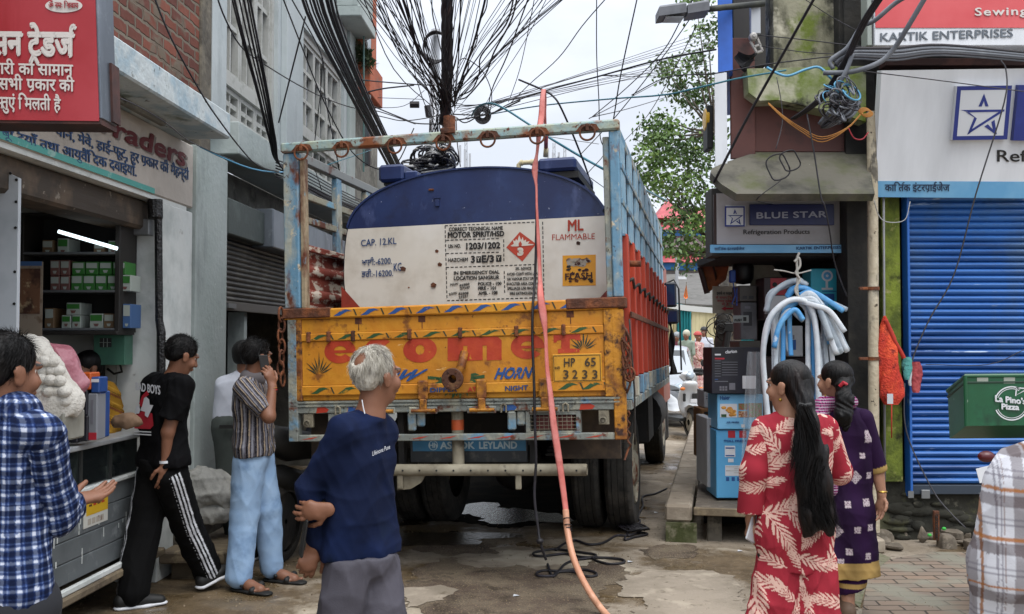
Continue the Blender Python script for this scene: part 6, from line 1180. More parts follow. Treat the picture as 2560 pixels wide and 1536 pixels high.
for s in (-1, 1):
 cbm().add([(s*.772, -.62, 1.0), (s*.772, 1.5, 1.02), (s*.70, 1.1, 1.42), (s*.70, -.02, 1.42)], [(0, 1, 2, 3)]).ob('side_window', m_cgl, car)
 mrr = cbm().box((s*.82, -.62, .93), (s*1.02, -.50, 1.08), .03).ob('side_mirror', m_blk, car)
 hl = cbm().lathe((s*.60, -1.93, .72), (0, -1, .3), [(.13, -.05), (.12, .04), (.07, .07), (0, .08)], 16).ob('headlight', M('headlamp_glass', '9aa5ad', .1, .3), car, smooth=True)
 for y in (-1.35, 1.3):
  w_ = cbm().lathe((s*.78, y, .30), (s, 0, 0), [(.18, -.1), (.29, -.1), (.30, 0), (.29, .08), (.19, .09)], 24).ob('wheel', m_tyre, car, smooth=True); cbm().lathe((s*.78, y, .30), (s, 0, 0), [(.19, .08), (.15, .06), (.05, .08), (0, .09)], 18).ob('hubcap', m_rim, w_)
cbm().box((-.45, -2.03, .5), (.45, -2.0, .62), .01).ob('grille', m_blk, car); cbm().box((-.26, -2.05, .40), (.26, -2.035, .50)).ob('number_plate', m_pw, car)
sp0 = PY(1690, 850, 17.3)*np.array([1, 1, 0]); SF = veh(sp0, math.radians(14))
sco = thing('scooter', 'white scooter parked facing the camera beside the truck', 'scooter', sp0, R=np.stack(SF[1], 1))
def sb(): return MB().fr(*SF)
m_sw2 = M('scooter_white', 'b9bcbe', .25, coat=.5)
def shell(secs, nm, m=None):  # secs: (y,z, halfwidth, halfheight)
 b = sb(); b.grid(lambda u, v: (lambda q: (q[2]*math.cos(2*math.pi*v), q[0]+q[3]*.55*math.sin(2*math.pi*v), q[1]+q[3]*.25*math.sin(2*math.pi*v)))(np.array([np.interp(u, np.linspace(0, 1, len(secs)), [s[k] for s in secs]) for k in range(4)])), 14, 16); return b.ob(nm, m or m_sw2, sco, smooth=True)
shell([(-.62, .96, .02, .02), (-.60, .93, .13, .12), (-.52, .80, .17, .12), (-.50, .62, .20, .08), (-.52, .45, .17, .07), (-.50, .34, .10, .06)], 'front_apron'); shell([(-.55, 1.10, .02, .02), (-.52, 1.08, .12, .10), (-.48, 1.02, .16, .12), (-.50, .95, .10, .10)], 'handlebar_cowl')
shell([(-.86, .52, .02, .04), (-.72, .56, .08, .06), (-.56, .50, .09, .08), (-.44, .38, .07, .05)], 'front_mudguard'); shell([(.1, .42, .12, .12), (.4, .58, .19, .3), (.75, .68, .17, .3), (1.0, .74, .06, .12)], 'rear_body'); shell([(.0, .76, .10, .05), (.3, .80, .15, .1), (.8, .84, .13, .1)], 'seat', m_blk)
sb().box((-.16, -.5, .26), (.16, .25, .31), .02).ob('footboard', m_dkgrey, sco); sb().lathe((0, -.60, 1.04), (0, -1, .3), [(.07, -.04), (.065, .01), (.04, .02), (0, .024)], 18).ob('headlight', M('headlamp_glass', '9aa5ad', .1, .3), sco, smooth=True)
sb().tube([(-.34, -.38, 1.06), (-.1, -.45, 1.08), (.1, -.45, 1.08), (.34, -.38, 1.06)], .016, 8).ob('handlebar', m_blk, sco, smooth=True)
for s in (-1, 1):
 sb().tube([(s*.25, -.42, 1.08), (s*.3, -.44, 1.22)], .008, 6).lathe((s*.32, -.44, 1.25), (0, -1, 0), [(0, .02), (.055, .02), (.06, 0), (0, -.02)], 14).ob('mirror', m_blk, sco); sb().ball((s*.17, -.66, .82), (.05, .03, .03), 10, 6).ob('indicator', M('amber_lens', 'c46a1a', .3), sco)
 sb().box((s*.06-.03, -.615, .60), (s*.06+.08*s, -.59, .74), .01).ob('apron_panel', m_blk, sco)
for y in (-.62, .78):
 w_ = sb().lathe((-.05, y, .25), (1, 0, 0), [(.17, -.0), (.24, .01), (.25, .05), (.24, .09), (.17, .10)], 26).ob('wheel', m_tyre, sco, smooth=True); sb().lathe((-.05, y, .25), (1, 0, 0), [(.05, 0), (.17, .02), (.17, .08), (.05, .1)], 20).ob('rim', m_rim, w_)
sb().box((-.12, -.87, .60), (.12, -.85, .66)).ob('number_plate', m_pw, sco); sb().tube([(.1, .2, .25), (.25, .28, .12), (.3, .3, .05)], .012, 6).ob('side_stand', m_dk, sco)
# ================================================================ overhead cables, utility pole, hose and ropes
m_cab = M('black_cable', '17151a', .6, L=[('2a2730', 6, .5, .7)]); m_cab2 = M('dusty_cable', '3b3a3e', .65); m_cabg = M('grey_conduit_cable', '5b5f66', .55, L=[('70747a', 5, .5, .7)]); m_cabt = M('teal_cable', '2f6d7c', .5); m_cabb = M('pale_blue_cable', '4f8fb0', .5); m_cabo = M('orange_wire', 'a8702a', .6); m_cabw = M('white_wire', '9a9a98', .6); m_cabr = M('red_wire', 'a02a35', .6)
def cable(pts, w, m=None, lab='black overhead cable fanning up from the pole junction', group='cables fanning from the utility pole', reg=None, n=5, name='overhead_cable', sides=6):
 s, ox, oy = reg or (1, 0, 0)
 P = bez([PY(a/s+ox, b/s+oy, Y) for a, b, Y in pts], n); Ym = sum(p[2] for p in pts)/len(pts)
 return MB().tube(P, w*.8*Ym/F/2, sides).ob(name, m or m_cab, None, True, lab, 'cable', group)
PS = (3.092, 880, 0); RC = (2.898, 500, 0); RD = (2.8986, 1000, 0); RE = (2.898, 1600, 0)
up = thing('utility_pole', 'pale metal utility pole wrapped in hanging loops of cable behind the truck', 'pole', PY(1085, 850, 14)*np.array([1, 1, 0]))
a, c = PY(1089, 75, 14), PY(1082, 480, 14); MB().tube([(c[0]+.05, 14, 0), c, a], [.08, .075, .065], 14).ob('pole', M('aluminium_paint', '9a9da2', .45, .4, L=[('7b7d80', 5, .5, .7)]), up, smooth=True)
for i in range(5): MB().tube([PY(1088+(29+i*1.2)*math.cos(t)+i, 118+(40-i*1.5)*math.sin(t), 13.8+.03*i) for t in np.linspace(0, 6.28, 40)], .013, 6, False).ob('cable_coil', m_cab, up, smooth=True)
MB().tube([PY(1025, 262, 14.2), PY(1048, 262, 14.2)], .05, 8).tube([PY(1068, 265, 13.9), PY(1072, 292, 13.9)], .045, 8).ob('splice_case', m_cab, up)
r8 = random.Random(17)
tw = thing('twisted_cable_bundle', 'thick twisted black bundle of cables rising from the junction to the top of the frame', 'cable', PY(1112, 300, 12.5))
for k in range(4):
 P = []
 for i in range(60):
  t = i/59; c = PY(np.interp(t, [0, .3, 1], [1112, 1118, 1117]), 310-430*t, 12.6-1.4*t); h = t*17+k*math.pi/2; P.append(c+np.array([.040*math.cos(h), .040*math.sin(h), 0]))
 MB().tube(P, .036, 8).ob('strand', M('twisted_cable', '221a1c', .6, L=[('38292a', 5, .5, .7)]), tw, smooth=True)
for i, (xt, w, b_) in enumerate(((60, 4, .2), (95, 3.5, .3), (130, 4, .1), (150, 3, .35), (205, 4, .15), (310, 5, .1), (345, 7, .1), (362, 7, .05), (392, 8, .12), (400, 6, .2), (418, 5, .05), (450, 5, .1), (480, 5, .12), (500, 5, .02), (525, 4, .15), (770, 5, 0), (778, 4, .05), (790, 5, -.03), (805, 4, 0), (840, 6, -.05), (846, 5, -.12), (905, 3, -.1), (40, 3, .3), (255, 2.5, .1), (170, 2.5, .2))):
 hx_, hy_ = 655+r8.random()*150, 790+r8.random()*140; w = w*.75; mx_ = (xt+hx_)/2+b_*-120+r8.uniform(-15, 15)
 cable([(xt-(hx_-xt)*.25, -150, 9.6), (xt, 0, 10.2), (mx_, 430+r8.uniform(-40, 40), 11.3), ((mx_+2*hx_)/3, 660, 12), (hx_, hy_, 12.6)], w, None, reg=PS)
for pts, w in (([(615, -60, 10), (622, 100, 10.3), (650, 230, 10.8), (700, 430, 11.5), (790, 720, 12.3)], 4), ([(590, -40, 10), (660, 180, 10.8), (750, 440, 11.6)], 2), ([(1040, -60, 10), (1010, 80, 10.3), (930, 370, 11), (850, 600, 11.8), (790, 800, 12.5)], 7), ([(1050, -60, 10), (1035, 70, 10.3), (970, 200, 10.7), (965, 320, 11), (900, 470, 11.4), (895, 540, 11.6), (820, 720, 12.2)], 4), ([(1260, -60, 9.6), (1190, 190, 10.4), (1000, 430, 11.2), (985, 560, 11.6), (930, 690, 12), (840, 740, 12.4)], 5), ([(1285, -60, 9.6), (1230, 160, 10.4), (1100, 400, 11), (1030, 580, 11.6), (900, 740, 12.2), (835, 770, 12.5)], 5), ([(1380, -60, 9.6), (1200, 430, 11), (1080, 700, 12), (1040, 930, 12.8)], 4),
    ([(1420, -60, 9.5), (1350, 300, 10.6), (1290, 560, 11.6), (1210, 790, 12.6)], 2.5), ([(1510, -20, 9.5), (1330, 330, 10.8), (1130, 640, 12), (980, 900, 13)], 2), ([(1250, -20, 9.8), (920, 410, 11.4)], 2), ([(830, 470, 12), (880, 455, 12), (1000, 540, 12.2), (1075, 700, 12.5), (1070, 850, 12.8), (1030, 940, 13)], 3), ([(0, 610, 12.2), (180, 630, 12.3), (500, 655, 12.4), (640, 660, 12.5)], 4), ([(50, 735, 12.5), (220, 690, 12.5), (480, 660, 12.6)], 5), ([(0, 750, 12.8), (180, 830, 12.8), (400, 920, 12.8), (500, 955, 12.8), (680, 960, 12.8)], 4), ([(100, 870, 13), (260, 910, 13), (400, 935, 13), (600, 910, 13), (700, 880, 13)], 3), ([(150, 755, 13.4), (560, 770, 13.4)], 2), ([(160, 835, 13.6), (400, 820, 13.6), (560, 700, 13.6)], 2),
    ([(780, 885, 13), (960, 890, 13), (1090, 880, 13)], 4), ([(770, 935, 12.9), (900, 915, 12.9), (1100, 870, 12.9), (1300, 780, 12.6)], 5), ([(800, 905, 13), (870, 950, 13), (960, 910, 13), (1060, 870, 13)], 4), ([(480, 280, 11.5), (470, 420, 11.8), (480, 540, 12), (560, 800, 12.6), (640, 930, 13)], 3)): cable(pts, w, None, reg=PS)
for k in range(26):  # wires dropping from the junction behind the tank
 x0 = 600+r8.random()*220; x1 = x0+r8.uniform(-150, 180); cable([(x0, 870+r8.random()*60, 12.8), ((x0+x1)/2+r8.uniform(-30, 30), 1100, 13), (x1, 1290, 13.2)], 2+2*r8.random(), m_cab if k % 3 else m_cabw, 'thin wire dropping from the pole junction behind the tank', 'wires dropping behind the tank', PS, 4)
for i in range(5): r1 = 62-i*9; MB().tube([PY((1010+r1*math.cos(t)*1.0)/3.092+880, (890+r1*1.1*math.sin(t))/3.092, 12.9+.03*i) for t in np.linspace(0, 6.28, 26)], .009, 5, False).ob('cable_coil', m_cab, up, smooth=True)
for k in range(44):
 x0, xt = 690+r8.uniform(-60, 110), r8.choice((r8.uniform(60, 500), r8.uniform(700, 1000), r8.uniform(900, 1700))); cable([(x0, 850+r8.uniform(-60, 60), 12.7), ((x0+xt)/2+r8.uniform(-60, 60), 430+r8.uniform(-80, 120), 11.4), (xt, -40, 10)], 1.6+1.6*r8.random(), m_cab if k % 2 else m_cab2, 'thin wire fanning up into the sky from the pole junction', 'thin wires fanning up', PS, 4)
for k in range(10): cable([(780+k*14, 800+k*16, 12.6), (1200+20*k, 760-6*k+r8.uniform(-30, 30), 12), (2790, 500-30*k, 17)], 1.8, m_cab2, 'faint wire running right from the junction to the tree', 'faint wires running to the tree', PS, 4)
ht = thing('cable_heap', 'tangled heap of white and black cable lying on top of the tank', 'cable', TG((1.02, 1.4, 2.86)))
for i in range(34):
 cx, cz = TL(1075+r8.uniform(-26, 30), 412+r8.uniform(-12, 10), 1.4)[[0, 2]]; rr_ = .05+.13*r8.random(); e = r8.uniform(.3, .9); ph = r8.random()*6; P = [(cx+rr_*math.cos(t), 1.4+.15*math.sin(t*2+ph)+.1*e, cz+rr_*e*math.sin(t+ph*.2)*.8+.03) for t in np.linspace(ph, ph+5.5, 20)]
 tb().tube(P, .008, 5).ob('loop', m_cabw if i % 3 == 0 else m_cab, ht, smooth=True)
for i in range(12): tb().tube([(.86+.03*i*r8.random(), 1.35, 2.86), (.8+.05*i, 1.4, 2.89+.03*r8.random()), (.75+.04*i, 1.5, 2.85)], .012, 5).ob('loop', m_cab, ht, smooth=True)
GL_ = 'heavy cables strung along the left buildings'; LL_ = 'heavy black cable in the bundle strung along the mint building'
for i in range(11):
 o = i*9.5+r8.uniform(-4, 4); cable([(745+o*.9, -90, 6.6), (768+o*.8, 30, 7.3), (850+o*.62, 190+i*2, 8.8), (925+o*.48, 330+i*1.5, 10.8), (990+o*.35, 452+i, 13.3)], 5 if i % 3 else 8, None, LL_, GL_)
for i in range(6):
 o = i*11+r8.uniform(-4, 4); cable([(562+o*1.0, -60, 6.8), (600+o*.8, 90, 7.2), (640+o*.55, 230, 7.7), (672+o*.32, 350, 8.2), (698+o*.2, 410+i*3, 8.8), (800+o*.2, 480+i*4, 10.5), (920, 530+i*5, 13.5)], 6 if i % 2 else 4.5, None, 'heavy black cable in the bundle sagging past the left truck post', 'heavy cables sagging past the truck post')
for i in range(7): cable([(690, 400+i*7, 8.8), (760, 425+i*8, 9.6), (840, 470+i*7, 11), (910, 505+i*6, 13)], 4, m_cab if i % 2 else m_cab2, 'cable running along the ledge of the mint building', 'cables along the ledge')
for nm, pts, w, m, rg in (('thin black cable drooping from the brick wall past the canopy end', [(365, -60, 5.2), (425, 90, 5.4), (500, 228, 5.8), (545, 297, 6.2), (603, 373, 6.8), (645, 414, 7.4), (697, 431, 8.2)], 5, None, (1, 1e-9, 0)),
  ('thin cable crossing both mint building windows from upper left', [(110, -60, 7), (180, 130, 7.2), (290, 330, 7.6), (440, 450, 8.2), (700, 610, 9.4), (900, 710, 10.4), (1100, 780, 11.4), (1300, 810, 12), (1560, 900, 12.6)], 4, None, RC), ('thin cable looping down behind the crossbar to the blue valve box', [(590, -40, 7.6), (730, 320, 8.6), (900, 740, 9.6), (1100, 1100, 10.4), (1300, 1230, 10.6), (1430, 1180, 10.6), (1550, 930, 10.6)], 4, None, RC),
  ('taut cable slanting down left across the mint wall', [(765, 120, 7.6), (570, 890, 8.2)], 5, None, RC), ('cable hanging down in front of the second mint window', [(650, -30, 8), (880, 400, 9.4), (905, 700, 9.8), (975, 1050, 10), (1010, 1240, 10.2)], 4, None, RC), ('thin wire hanging beside the second mint window', [(890, 420, 9.6), (870, 700, 9.8), (825, 1140, 10), (880, 1380, 10)], 3, None, RC), ('teal wire from the ledge up to the drain pipe', [(880, 1210, 9.5), (1240, 1090, 11.5)], 3, m_cabt, RC),
  ('pale blue cable sagging from the fascia corner to the truck post', [(0, 1065, 7), (180, 1150, 7.2), (380, 1225, 7.6), (570, 1250, 8.2), (700, 1225, 9)], 5, m_cabb, RC), ('thin wire sagging along the fascia under the canopy', [(850, 705, 5.3), (1000, 770, 5.5), (1200, 890, 5.8), (1350, 1010, 6.2), (1500, 1085, 6.6), (1700, 1170, 7.0)], 4, m_cab2, (2.898, 1e-9, 0)),
  ('long black cable running up right through the hose to the porcelain reel', [(650, 835, 12.5), (800, 750, 11.6), (1050, 660, 10.4), (1420, 560, 9.4), (1900, 430, 8.5), (2290, 360, 7.95)], 5, None, RD), ('teal cable running right from the coil to the mossy parapet', [(650, 830, 12.6), (1000, 770, 11), (1500, 720, 9.4), (1900, 690, 8.4), (2145, 640, 8), (2450, 570, 7.8), (2800, 510, 7.7)], 5, m_cabt, RD), ('thin cable curving from the top of the frame down to the coil', [(1510, -30, 9), (1320, 190, 9.8), (1150, 420, 10.6), (940, 610, 11.6), (800, 750, 12.4)], 3, None, RD), ('thin vertical cable dropping to the crossbar right end', [(1425, -40, 9), (1425, 400, 9.4), (1440, 700, 9.6), (1452, 1000, 10), (1500, 1090, 10.4)], 3.5, None, RD), ('thin cable slanting down to the right corner of the crossbar', [(1725, -40, 8.6), (1600, 540, 9), (1540, 900, 9.4), (1480, 1100, 9.8)], 4, None, RD),
  ('thin cable slanting from the lamp down left to the crossbar', [(2200, -130, 8), (2050, 120, 8.2), (1900, 380, 8.6), (1640, 640, 9.4), (1390, 850, 10.4)], 3.5, None, RD), ('faint cable slanting from the lamp arm past the crossbar corner', [(2170, 40, 8), (1900, 420, 8.8), (1560, 850, 9.6), (1300, 1130, 11)], 3, None, RD), ('faint cable from the lamp to the tree', [(2150, 180, 8.2), (1990, 500, 10), (1800, 830, 12), (1620, 1030, 14)], 2.5, None, RD), ('thin cable running level from the pole into the tree crown', [(1450, 550, 11), (1920, 530, 17)], 2, None, RD), ('second thin cable running level into the tree crown', [(1450, 550, 11), (1920, 562, 17)], 2, None, RD), ('thin cable rising right from the coil to the tree', [(780, 780, 12), (1300, 650, 12), (1700, 560, 14), (1920, 470, 17)], 2, None, RD), ('low slack cable rising right into the tree', [(1390, 850, 11), (1650, 790, 13), (1950, 700, 17)], 2.5, None, RD), ('thin cable from crossbar up to the tree crown', [(1370, 860, 11), (1700, 690, 13), (1920, 570, 17)], 2.5, None, RD),
  ('thick dark teal cable arching over and down to the truck side', [(520, 840, 12), (560, 780, 11.6), (640, 750, 11.2), (740, 780, 10.8), (900, 880, 10.2), (1060, 985, 9.6), (1300, 1130, 9.6), (1520, 1250, 9.4), (1700, 1340, 11), (1940, 1460, 14)], 7, m_cabt, RD), ('thick black cable curving down from the hose top to the tank edge', [(860, 578, 7.2), (1040, 655, 7.1), (1110, 700, 7.1), (1160, 770, 7.1), (1250, 970, 7.3), (1340, 1200, 7.6), (1392, 1360, 7.9)], 6, None, RD), ('slack wire looping right of the crossbar above the tank', [(1505, 1010, 9), (1480, 1120, 9), (1350, 1270, 9), (1380, 1290, 9), (1520, 1390, 9.5)], 2.5, None, RD), ('thin wire below the crossbar towards the distant towers', [(1000, 980, 10), (1200, 1010, 11), (1440, 1045, 12)], 2, None, RD),
  ('thick black cable slanting down left across the brown tin sheet', [(1290, -60, 6.6), (1060, 350, 7.0), (780, 850, 7.5), (535, 1325, 7.8)], 9, None, RE), ('thin wire crossing the mossy wall to the cable knot', [(1200, 0, 8), (1400, 130, 8), (1660, 270, 7.8)], 3, None, RE), ('thin wire from the porcelain reel to the cable knot', [(850, 255, 7.9), (1200, 290, 7.8), (1640, 345, 7.7)], 3.5, None, RE), ('second thin wire from the reel bracket to the cable knot', [(880, 335, 7.9), (1200, 380, 7.8), (1500, 395, 7.7)], 3, None, RE), ('long black wire crossing behind the corner board to the cable knot', [(-60, 690, 9), (200, 560, 8.3), (530, 535, 7.9), (900, 470, 7.7), (1300, 420, 7.6), (1480, 400, 7.6)], 4, None, RE), ('pale blue cable waving along the mossy parapet', [(920, 490, 7.6), (1000, 535, 7.55), (1080, 550, 7.5), (1200, 505, 7.5), (1300, 490, 7.5), (1390, 575, 7.45)], 8, m_cabb, RE),
  ('twin wire hanging loose over the brown tin sheet', [(990, 560, 7.8), (1025, 750, 7.8), (1030, 900, 7.8), (985, 1080, 7.75)], 3, m_cab2, RE), ('black wire hanging from the cable knot over the sunshade to the goods', [(1210, 830, 7.6), (1260, 1100, 7.5), (1310, 1420, 7.45), (1340, 1500, 7.45), (1375, 1680, 7.5), (1400, 1860, 7.6), (1440, 2000, 7.7), (1500, 2150, 7.8)], 5, None, RE), ('slim wire draped over the shop sign edge', [(1020, 1310, 7.6), (850, 1440, 7.6), (900, 1470, 8.0), (960, 1480, 8.2)], 3, None, RE)): cable(pts, w, m, nm, None, rg)
for i, (dx, c_) in enumerate(((0, m_cabo), (5, m_cabo), (-4, m_cabo))): cable([(930, 750+dx, 7.8), (1040, 850+dx*2, 7.75), (1170, 940+dx*3, 7.7), (1320, 1010+dx*4, 7.65), (1500, 930+dx, 7.65), (1620, 805+dx, 7.7)], 3, c_, 'slack orange wire drooping across the brown tin sheet', 'orange wires', RE)
cable([(1510, 930, 7.65), (1550, 1000, 7.65), (1610, 1010, 7.65), (1655, 960, 7.65)], 4, m_cabr, 'short slack red wire beside the drain pipe', None, RE)
for i in range(8): cable([(1730+i*7, -40, 6.9), (1600+i*6, 170, 7.1), (1490+i*5, 410, 7.3), (1340+i*7, 660, 7.5), (1200+i*6, 790, 7.6), (1095+i*4, 862, 7.7)], 6 if i % 3 else 8, None, 'black cable in the bundle crossing the sign corner to the sunshade', 'cables crossing the upper right', RE)
for pts, w in (([(2000, -60, 7.0), (1855, 20, 7.1), (1700, 150, 7.2), (1600, 200, 7.3), (1500, 350, 7.35), (1380, 440, 7.4), (1400, 500, 7.4)], 15), ([(2080, -40, 7.0), (1950, 180, 7.1), (1850, 340, 7.2), (1740, 450, 7.25), (1540, 520, 7.3), (1330, 530, 7.4)], 16), ([(1540, 390, 7.3), (1500, 500, 7.3), (1430, 640, 7.35), (1390, 780, 7.4), (1300, 900, 7.5)], 14)): cable(pts, w, m_cabg, 'thick grey conduit cable bending down towards the sunshade', 'thick grey conduit cables', RE, sides=10)
for i in range(8): cable([(1385+i*6, 425+i*9, 7.4), (1470, 372+i*10, 7.38), (1560, 355+i*10, 7.36), (1850, 352+i*12, 7.4), (2200, 330+i*10, 7.5), (2900, 395+i*8, 7.6)], 8 if i % 2 else 11, m_cabg if i % 3 else m_cab, 'cable in the flat bunch running right above the big sign', 'cables above the big sign', RE)
kn = thing('cable_knot', 'knot of grey, blue and black cable loops hanging before the mossy parapet', 'cable', PY(2100, 310, 7.4))
for i in range(30):
 cx, cy = 2090+r8.uniform(-22, 40), 250+r8.uniform(-40, 40); rx, ry, ph = 10+r8.random()*22, 8+r8.random()*22, r8.random()*6
 MB().tube([PY(cx+rx*math.cos(t)+.4*ry*math.sin(t+ph), cy+ry*math.sin(t+.3*ph), 7.3+.1*math.sin(t+ph)) for t in np.linspace(ph, ph+5.6, 22)], (2+4*r8.random())*.0015, 6).ob('loop', (m_cab, m_cabg, m_cab2, m_cabb)[i % 4 if i % 8 == 3 else i % 3], kn, smooth=True)
for i in range(6): MB().tube(bez([PY(2118+i*6, 255, 7.35), PY(2105+i*5, 275+i*3, 7.3), PY(2070+i*3, 300, 7.35), PY(2055+i*2, 318, 7.4), PY(2075+i*3, 308, 7.35), PY(2110+i*3, 282, 7.35)]), .012, 6).ob('loop', m_cabg if i % 2 else m_cab, kn, smooth=True)
for i in range(8): P = [PY(2160+14*math.cos(t)+i*1.2, 278+8*math.sin(t)+i, 7.5) for t in np.linspace(0, 6.28, 16)]; MB().tube(P, .004, 5, False).ob('orange_coil', m_cabo, kn, smooth=True)
lo = thing('wire_loops', 'two loose black wire loops hanging over the grey sunshade', 'cable', PY(1945, 450, 7.6))
for cx, cy, rx, ry in ((1945, 418, 28, 33), (1975, 402, 24, 26)): MB().tube([PY(cx+rx*math.cos(t)+4*math.sin(3*t), cy+ry*math.sin(t), 7.62) for t in np.linspace(0, 6.5, 30)], .006, 6).ob('loop', m_cab, lo, smooth=True)
cable([(100, 330, 7.5), (430, 370, 7.45), (853, 425, 7.4), (1000, 440, 7.4)], 3.5, m_cab2, 'thin wire crossing the face of the big sign', None, (1.854, 2100, 0))
cable([(745, 280, 7.4), (770, 330, 7.4), (760, 480, 7.4), (630, 900, 7.6), (530, 1270, 7.8), (415, 1480, 7.9), (345, 1640, 7.95), (325, 1720, 7.95)], 5, m_cab2, 'wire hanging from the cable bunch down across the blue shutter', None, (1.854, 2100, 0))
cable([(500, 380, 7.95), (500, 560, 7.95), (540, 700, 7.95), (640, 900, 7.9), (720, 1000, 7.8), (790, 1070, 7.7)], 4.5, m_cab2, 'slack wire drooping from the rags to the rubble', None, (1.9125, 2000, 760)); cable([(158, 930, 7.7), (180, 1000, 7.75), (220, 1030, 7.75), (300, 1020, 7.75), (325, 935, 7.75)], 3, m_cabw, 'pale wire looped below the corner of the big sign', None, (1.854, 2100, 0)); cable([(1070, 220, 7.8), (900, 290, 7.9), (600, 290, 8.0)], 2.5, m_cab2, 'thin wire crossing the shutter above the green box', None, (1.9125, 2000, 760))
# ---- flat hose and rope in front of the truck
hose = thing('flat_hose', 'flat salmon pink hose hanging from a cable over the tailgate down to a plastic pipe', 'hose', PZ(1508, 1530))
m_hs = M('salmon_hose', 'bd655c', .6, L=[('c9807a', 4, .42, .66), ('a9564e', 9, .56, .7)], b=(30, .2)); m_hp = M('flesh_pipe', 'b98468', .45, L=[('c9977a', 5, .45, .65)])
def ribbon(pts, nm, m, th=.006):
 """pts: (centre px, py, Y, width px, twist)"""
 C = bez([np.array([*PY(p[0], p[1], p[2]), p[3]*p[2]/F/2, p[4]]) for p in pts], 8); b = MB(); V = []
 for q in C:
  c, w, tw = q[:3], q[3], q[4]; d = np.array([math.cos(tw), math.sin(tw), 0])*w; nn = np.array([-math.sin(tw), math.cos(tw), 0])*th
  V += [c-d, c-d*.6-nn, c+d*.6-nn, c+d, c+d*.6+nn, c-d*.6+nn]
 b.add(V, [(i*6+k, i*6+(k+1) % 6, i*6+6+(k+1) % 6, i*6+6+k) for i in range(len(C)-1) for k in range(6)]+[tuple(range(6))[::-1], tuple((len(C)-1)*6+k for k in range(6))]); return b.ob(nm, m, hose, smooth=True)
ribbon([(1359, 224, 6.75, 12, 0), (1356, 250, 6.73, 14, .2), (1354, 290, 6.72, 17, .3), (1348, 330, 6.68, 15, .2), (1343, 380, 6.66, 11, .9), (1337, 425, 6.66, 17, .4), (1341, 470, 6.66, 9, 1.0), (1342, 520, 6.64, 8, .9), (1346, 600, 6.64, 11, .5), (1350, 690, 6.62, 13, .6), (1352, 745, 6.52, 18, .1), (1358, 790, 6.5, 20, .2), (1364, 840, 6.5, 14, .8), (1368, 920, 6.48, 14, .7), (1376, 985, 6.46, 15, .4), (1384, 1060, 6.44, 18, .2), (1396, 1140, 6.42, 18, .1), (1406, 1210, 6.40, 16, .2), (1414, 1272, 6.37, 15, .3), (1418, 1325, 6.33, 15, .3)], 'falling_hose', m_hs)
ribbon([(1359, 224, 6.76, 12, 0), (1361, 250, 6.86, 12, .3), (1363, 300, 6.98, 9, .9), (1364, 335, 7.1, 9, 0), (1364, 362, 7.3, 8, 0)], 'return_hose', m_hs)
MB().tube([PY(1365, 340, 7.2), PY(1365, 368, 7.35)], .016, 10).ob('red_coupling', M('red_plastic', 'a02626', .4), hose, smooth=True); MB().tube([PY(1365, 366, 7.36), PY(1364, 392, 7.4)], [.016, .02], 10).ob('cream_valve', MC['cream_plastic'], hose, smooth=True)
MB().tube(bez([PY(1414, 1275, 6.37), PY(1419, 1330, 6.32), PY(1432, 1390, 6.2), PY(1452, 1440, 6.08), PY(1480, 1490, 5.95), PZ(1515, 1536, .025), PZ(1600, 1620, .02)]), .021, 12).ob('plastic_pipe', m_hp, hose, smooth=True)
for y in (1298, 1314, 1322, 1328): MB().tube([PY(1418+(y-1298)*.1+9*math.cos(t), y+3*math.sin(t), 6.34+.028*math.sin(t)) for t in np.linspace(0, 6.28, 14)], .004, 5, False).ob('wire_tie', m_cab, hose, smooth=True)
rope = thing('black_rope', 'black rope hanging from the tank over the tailgate and coiled on the ground', 'rope', PZ(1380, 1410))
Pr = [PY(1342, 500, 6.72), PY(1341, 560, 6.70), PY(1338, 680, 6.66), PY(1332, 770, 6.55), PY(1331, 850, 6.54), PY(1335, 960, 6.52), PY(1337, 1060, 6.52), PY(1340, 1150, 6.52), PY(1336, 1240, 6.52), PY(1345, 1320, 6.5), PY(1350, 1355, 6.48), PY(1365, 1400, 6.5)]
gz = lambda a, b: PZ(a/2.669+1000, b/2.669+980, .012)
Pg = [gz(*q) for q in ((985, 1150), (1022, 1230), (1100, 1150), (1180, 1120), (1290, 1105), (1300, 1085), (1200, 1070), (1050, 1050), (980, 1055), (900, 1070), (895, 1090), (960, 1095), (1100, 1080), (1200, 1100), (1300, 1105), (1400, 1108), (1485, 1120), (1490, 1140), (1400, 1148), (1320, 1130), (1280, 1108))]
Pg2 = [gz(*q) for q in ((1022, 1230), (930, 1228), (912, 1210), (960, 1192), (1060, 1195), (1200, 1185), (1290, 1200), (1310, 1225), (1240, 1230), (1150, 1200), (1050, 1205), (1022, 1232))]
Pg3 = [gz(*q) for q in ((1040, 1055), (1100, 1010), (1170, 990), (1260, 1018), (1360, 1005), (1440, 960), (1510, 958), (1600, 940), (1650, 950), (1560, 970), (1500, 985), (1530, 930), (1590, 890), (1600, 930), (1520, 960), (1540, 900), (1600, 870), (1590, 830), (1620, 760), (1620, 700), (1700, 680), (1780, 645))]
for P in (Pr, Pg, Pg2, Pg3): MB().tube(bez(P, 8), .0095, 7).ob('rope_length', m_cab, rope, smooth=True)
b = MB(); c = gz(935, 995)
b.ball(PY(1350, 1353, 6.47), (.025, .025, .02), 8, 6); b.ob('knot', m_cab, rope, smooth=True)
for i in range(7): c = gz(1560, 935); MB().tube([c+np.array([(.055+.012*i)*math.cos(t+i), (.10)*math.sin(t+i*.5), .02+.03*abs(math.sin(t*1.5+i))]) for t in np.linspace(0, 6.28, 20)], .009, 6, False).ob('rope_loop', m_cab, rope, smooth=True)
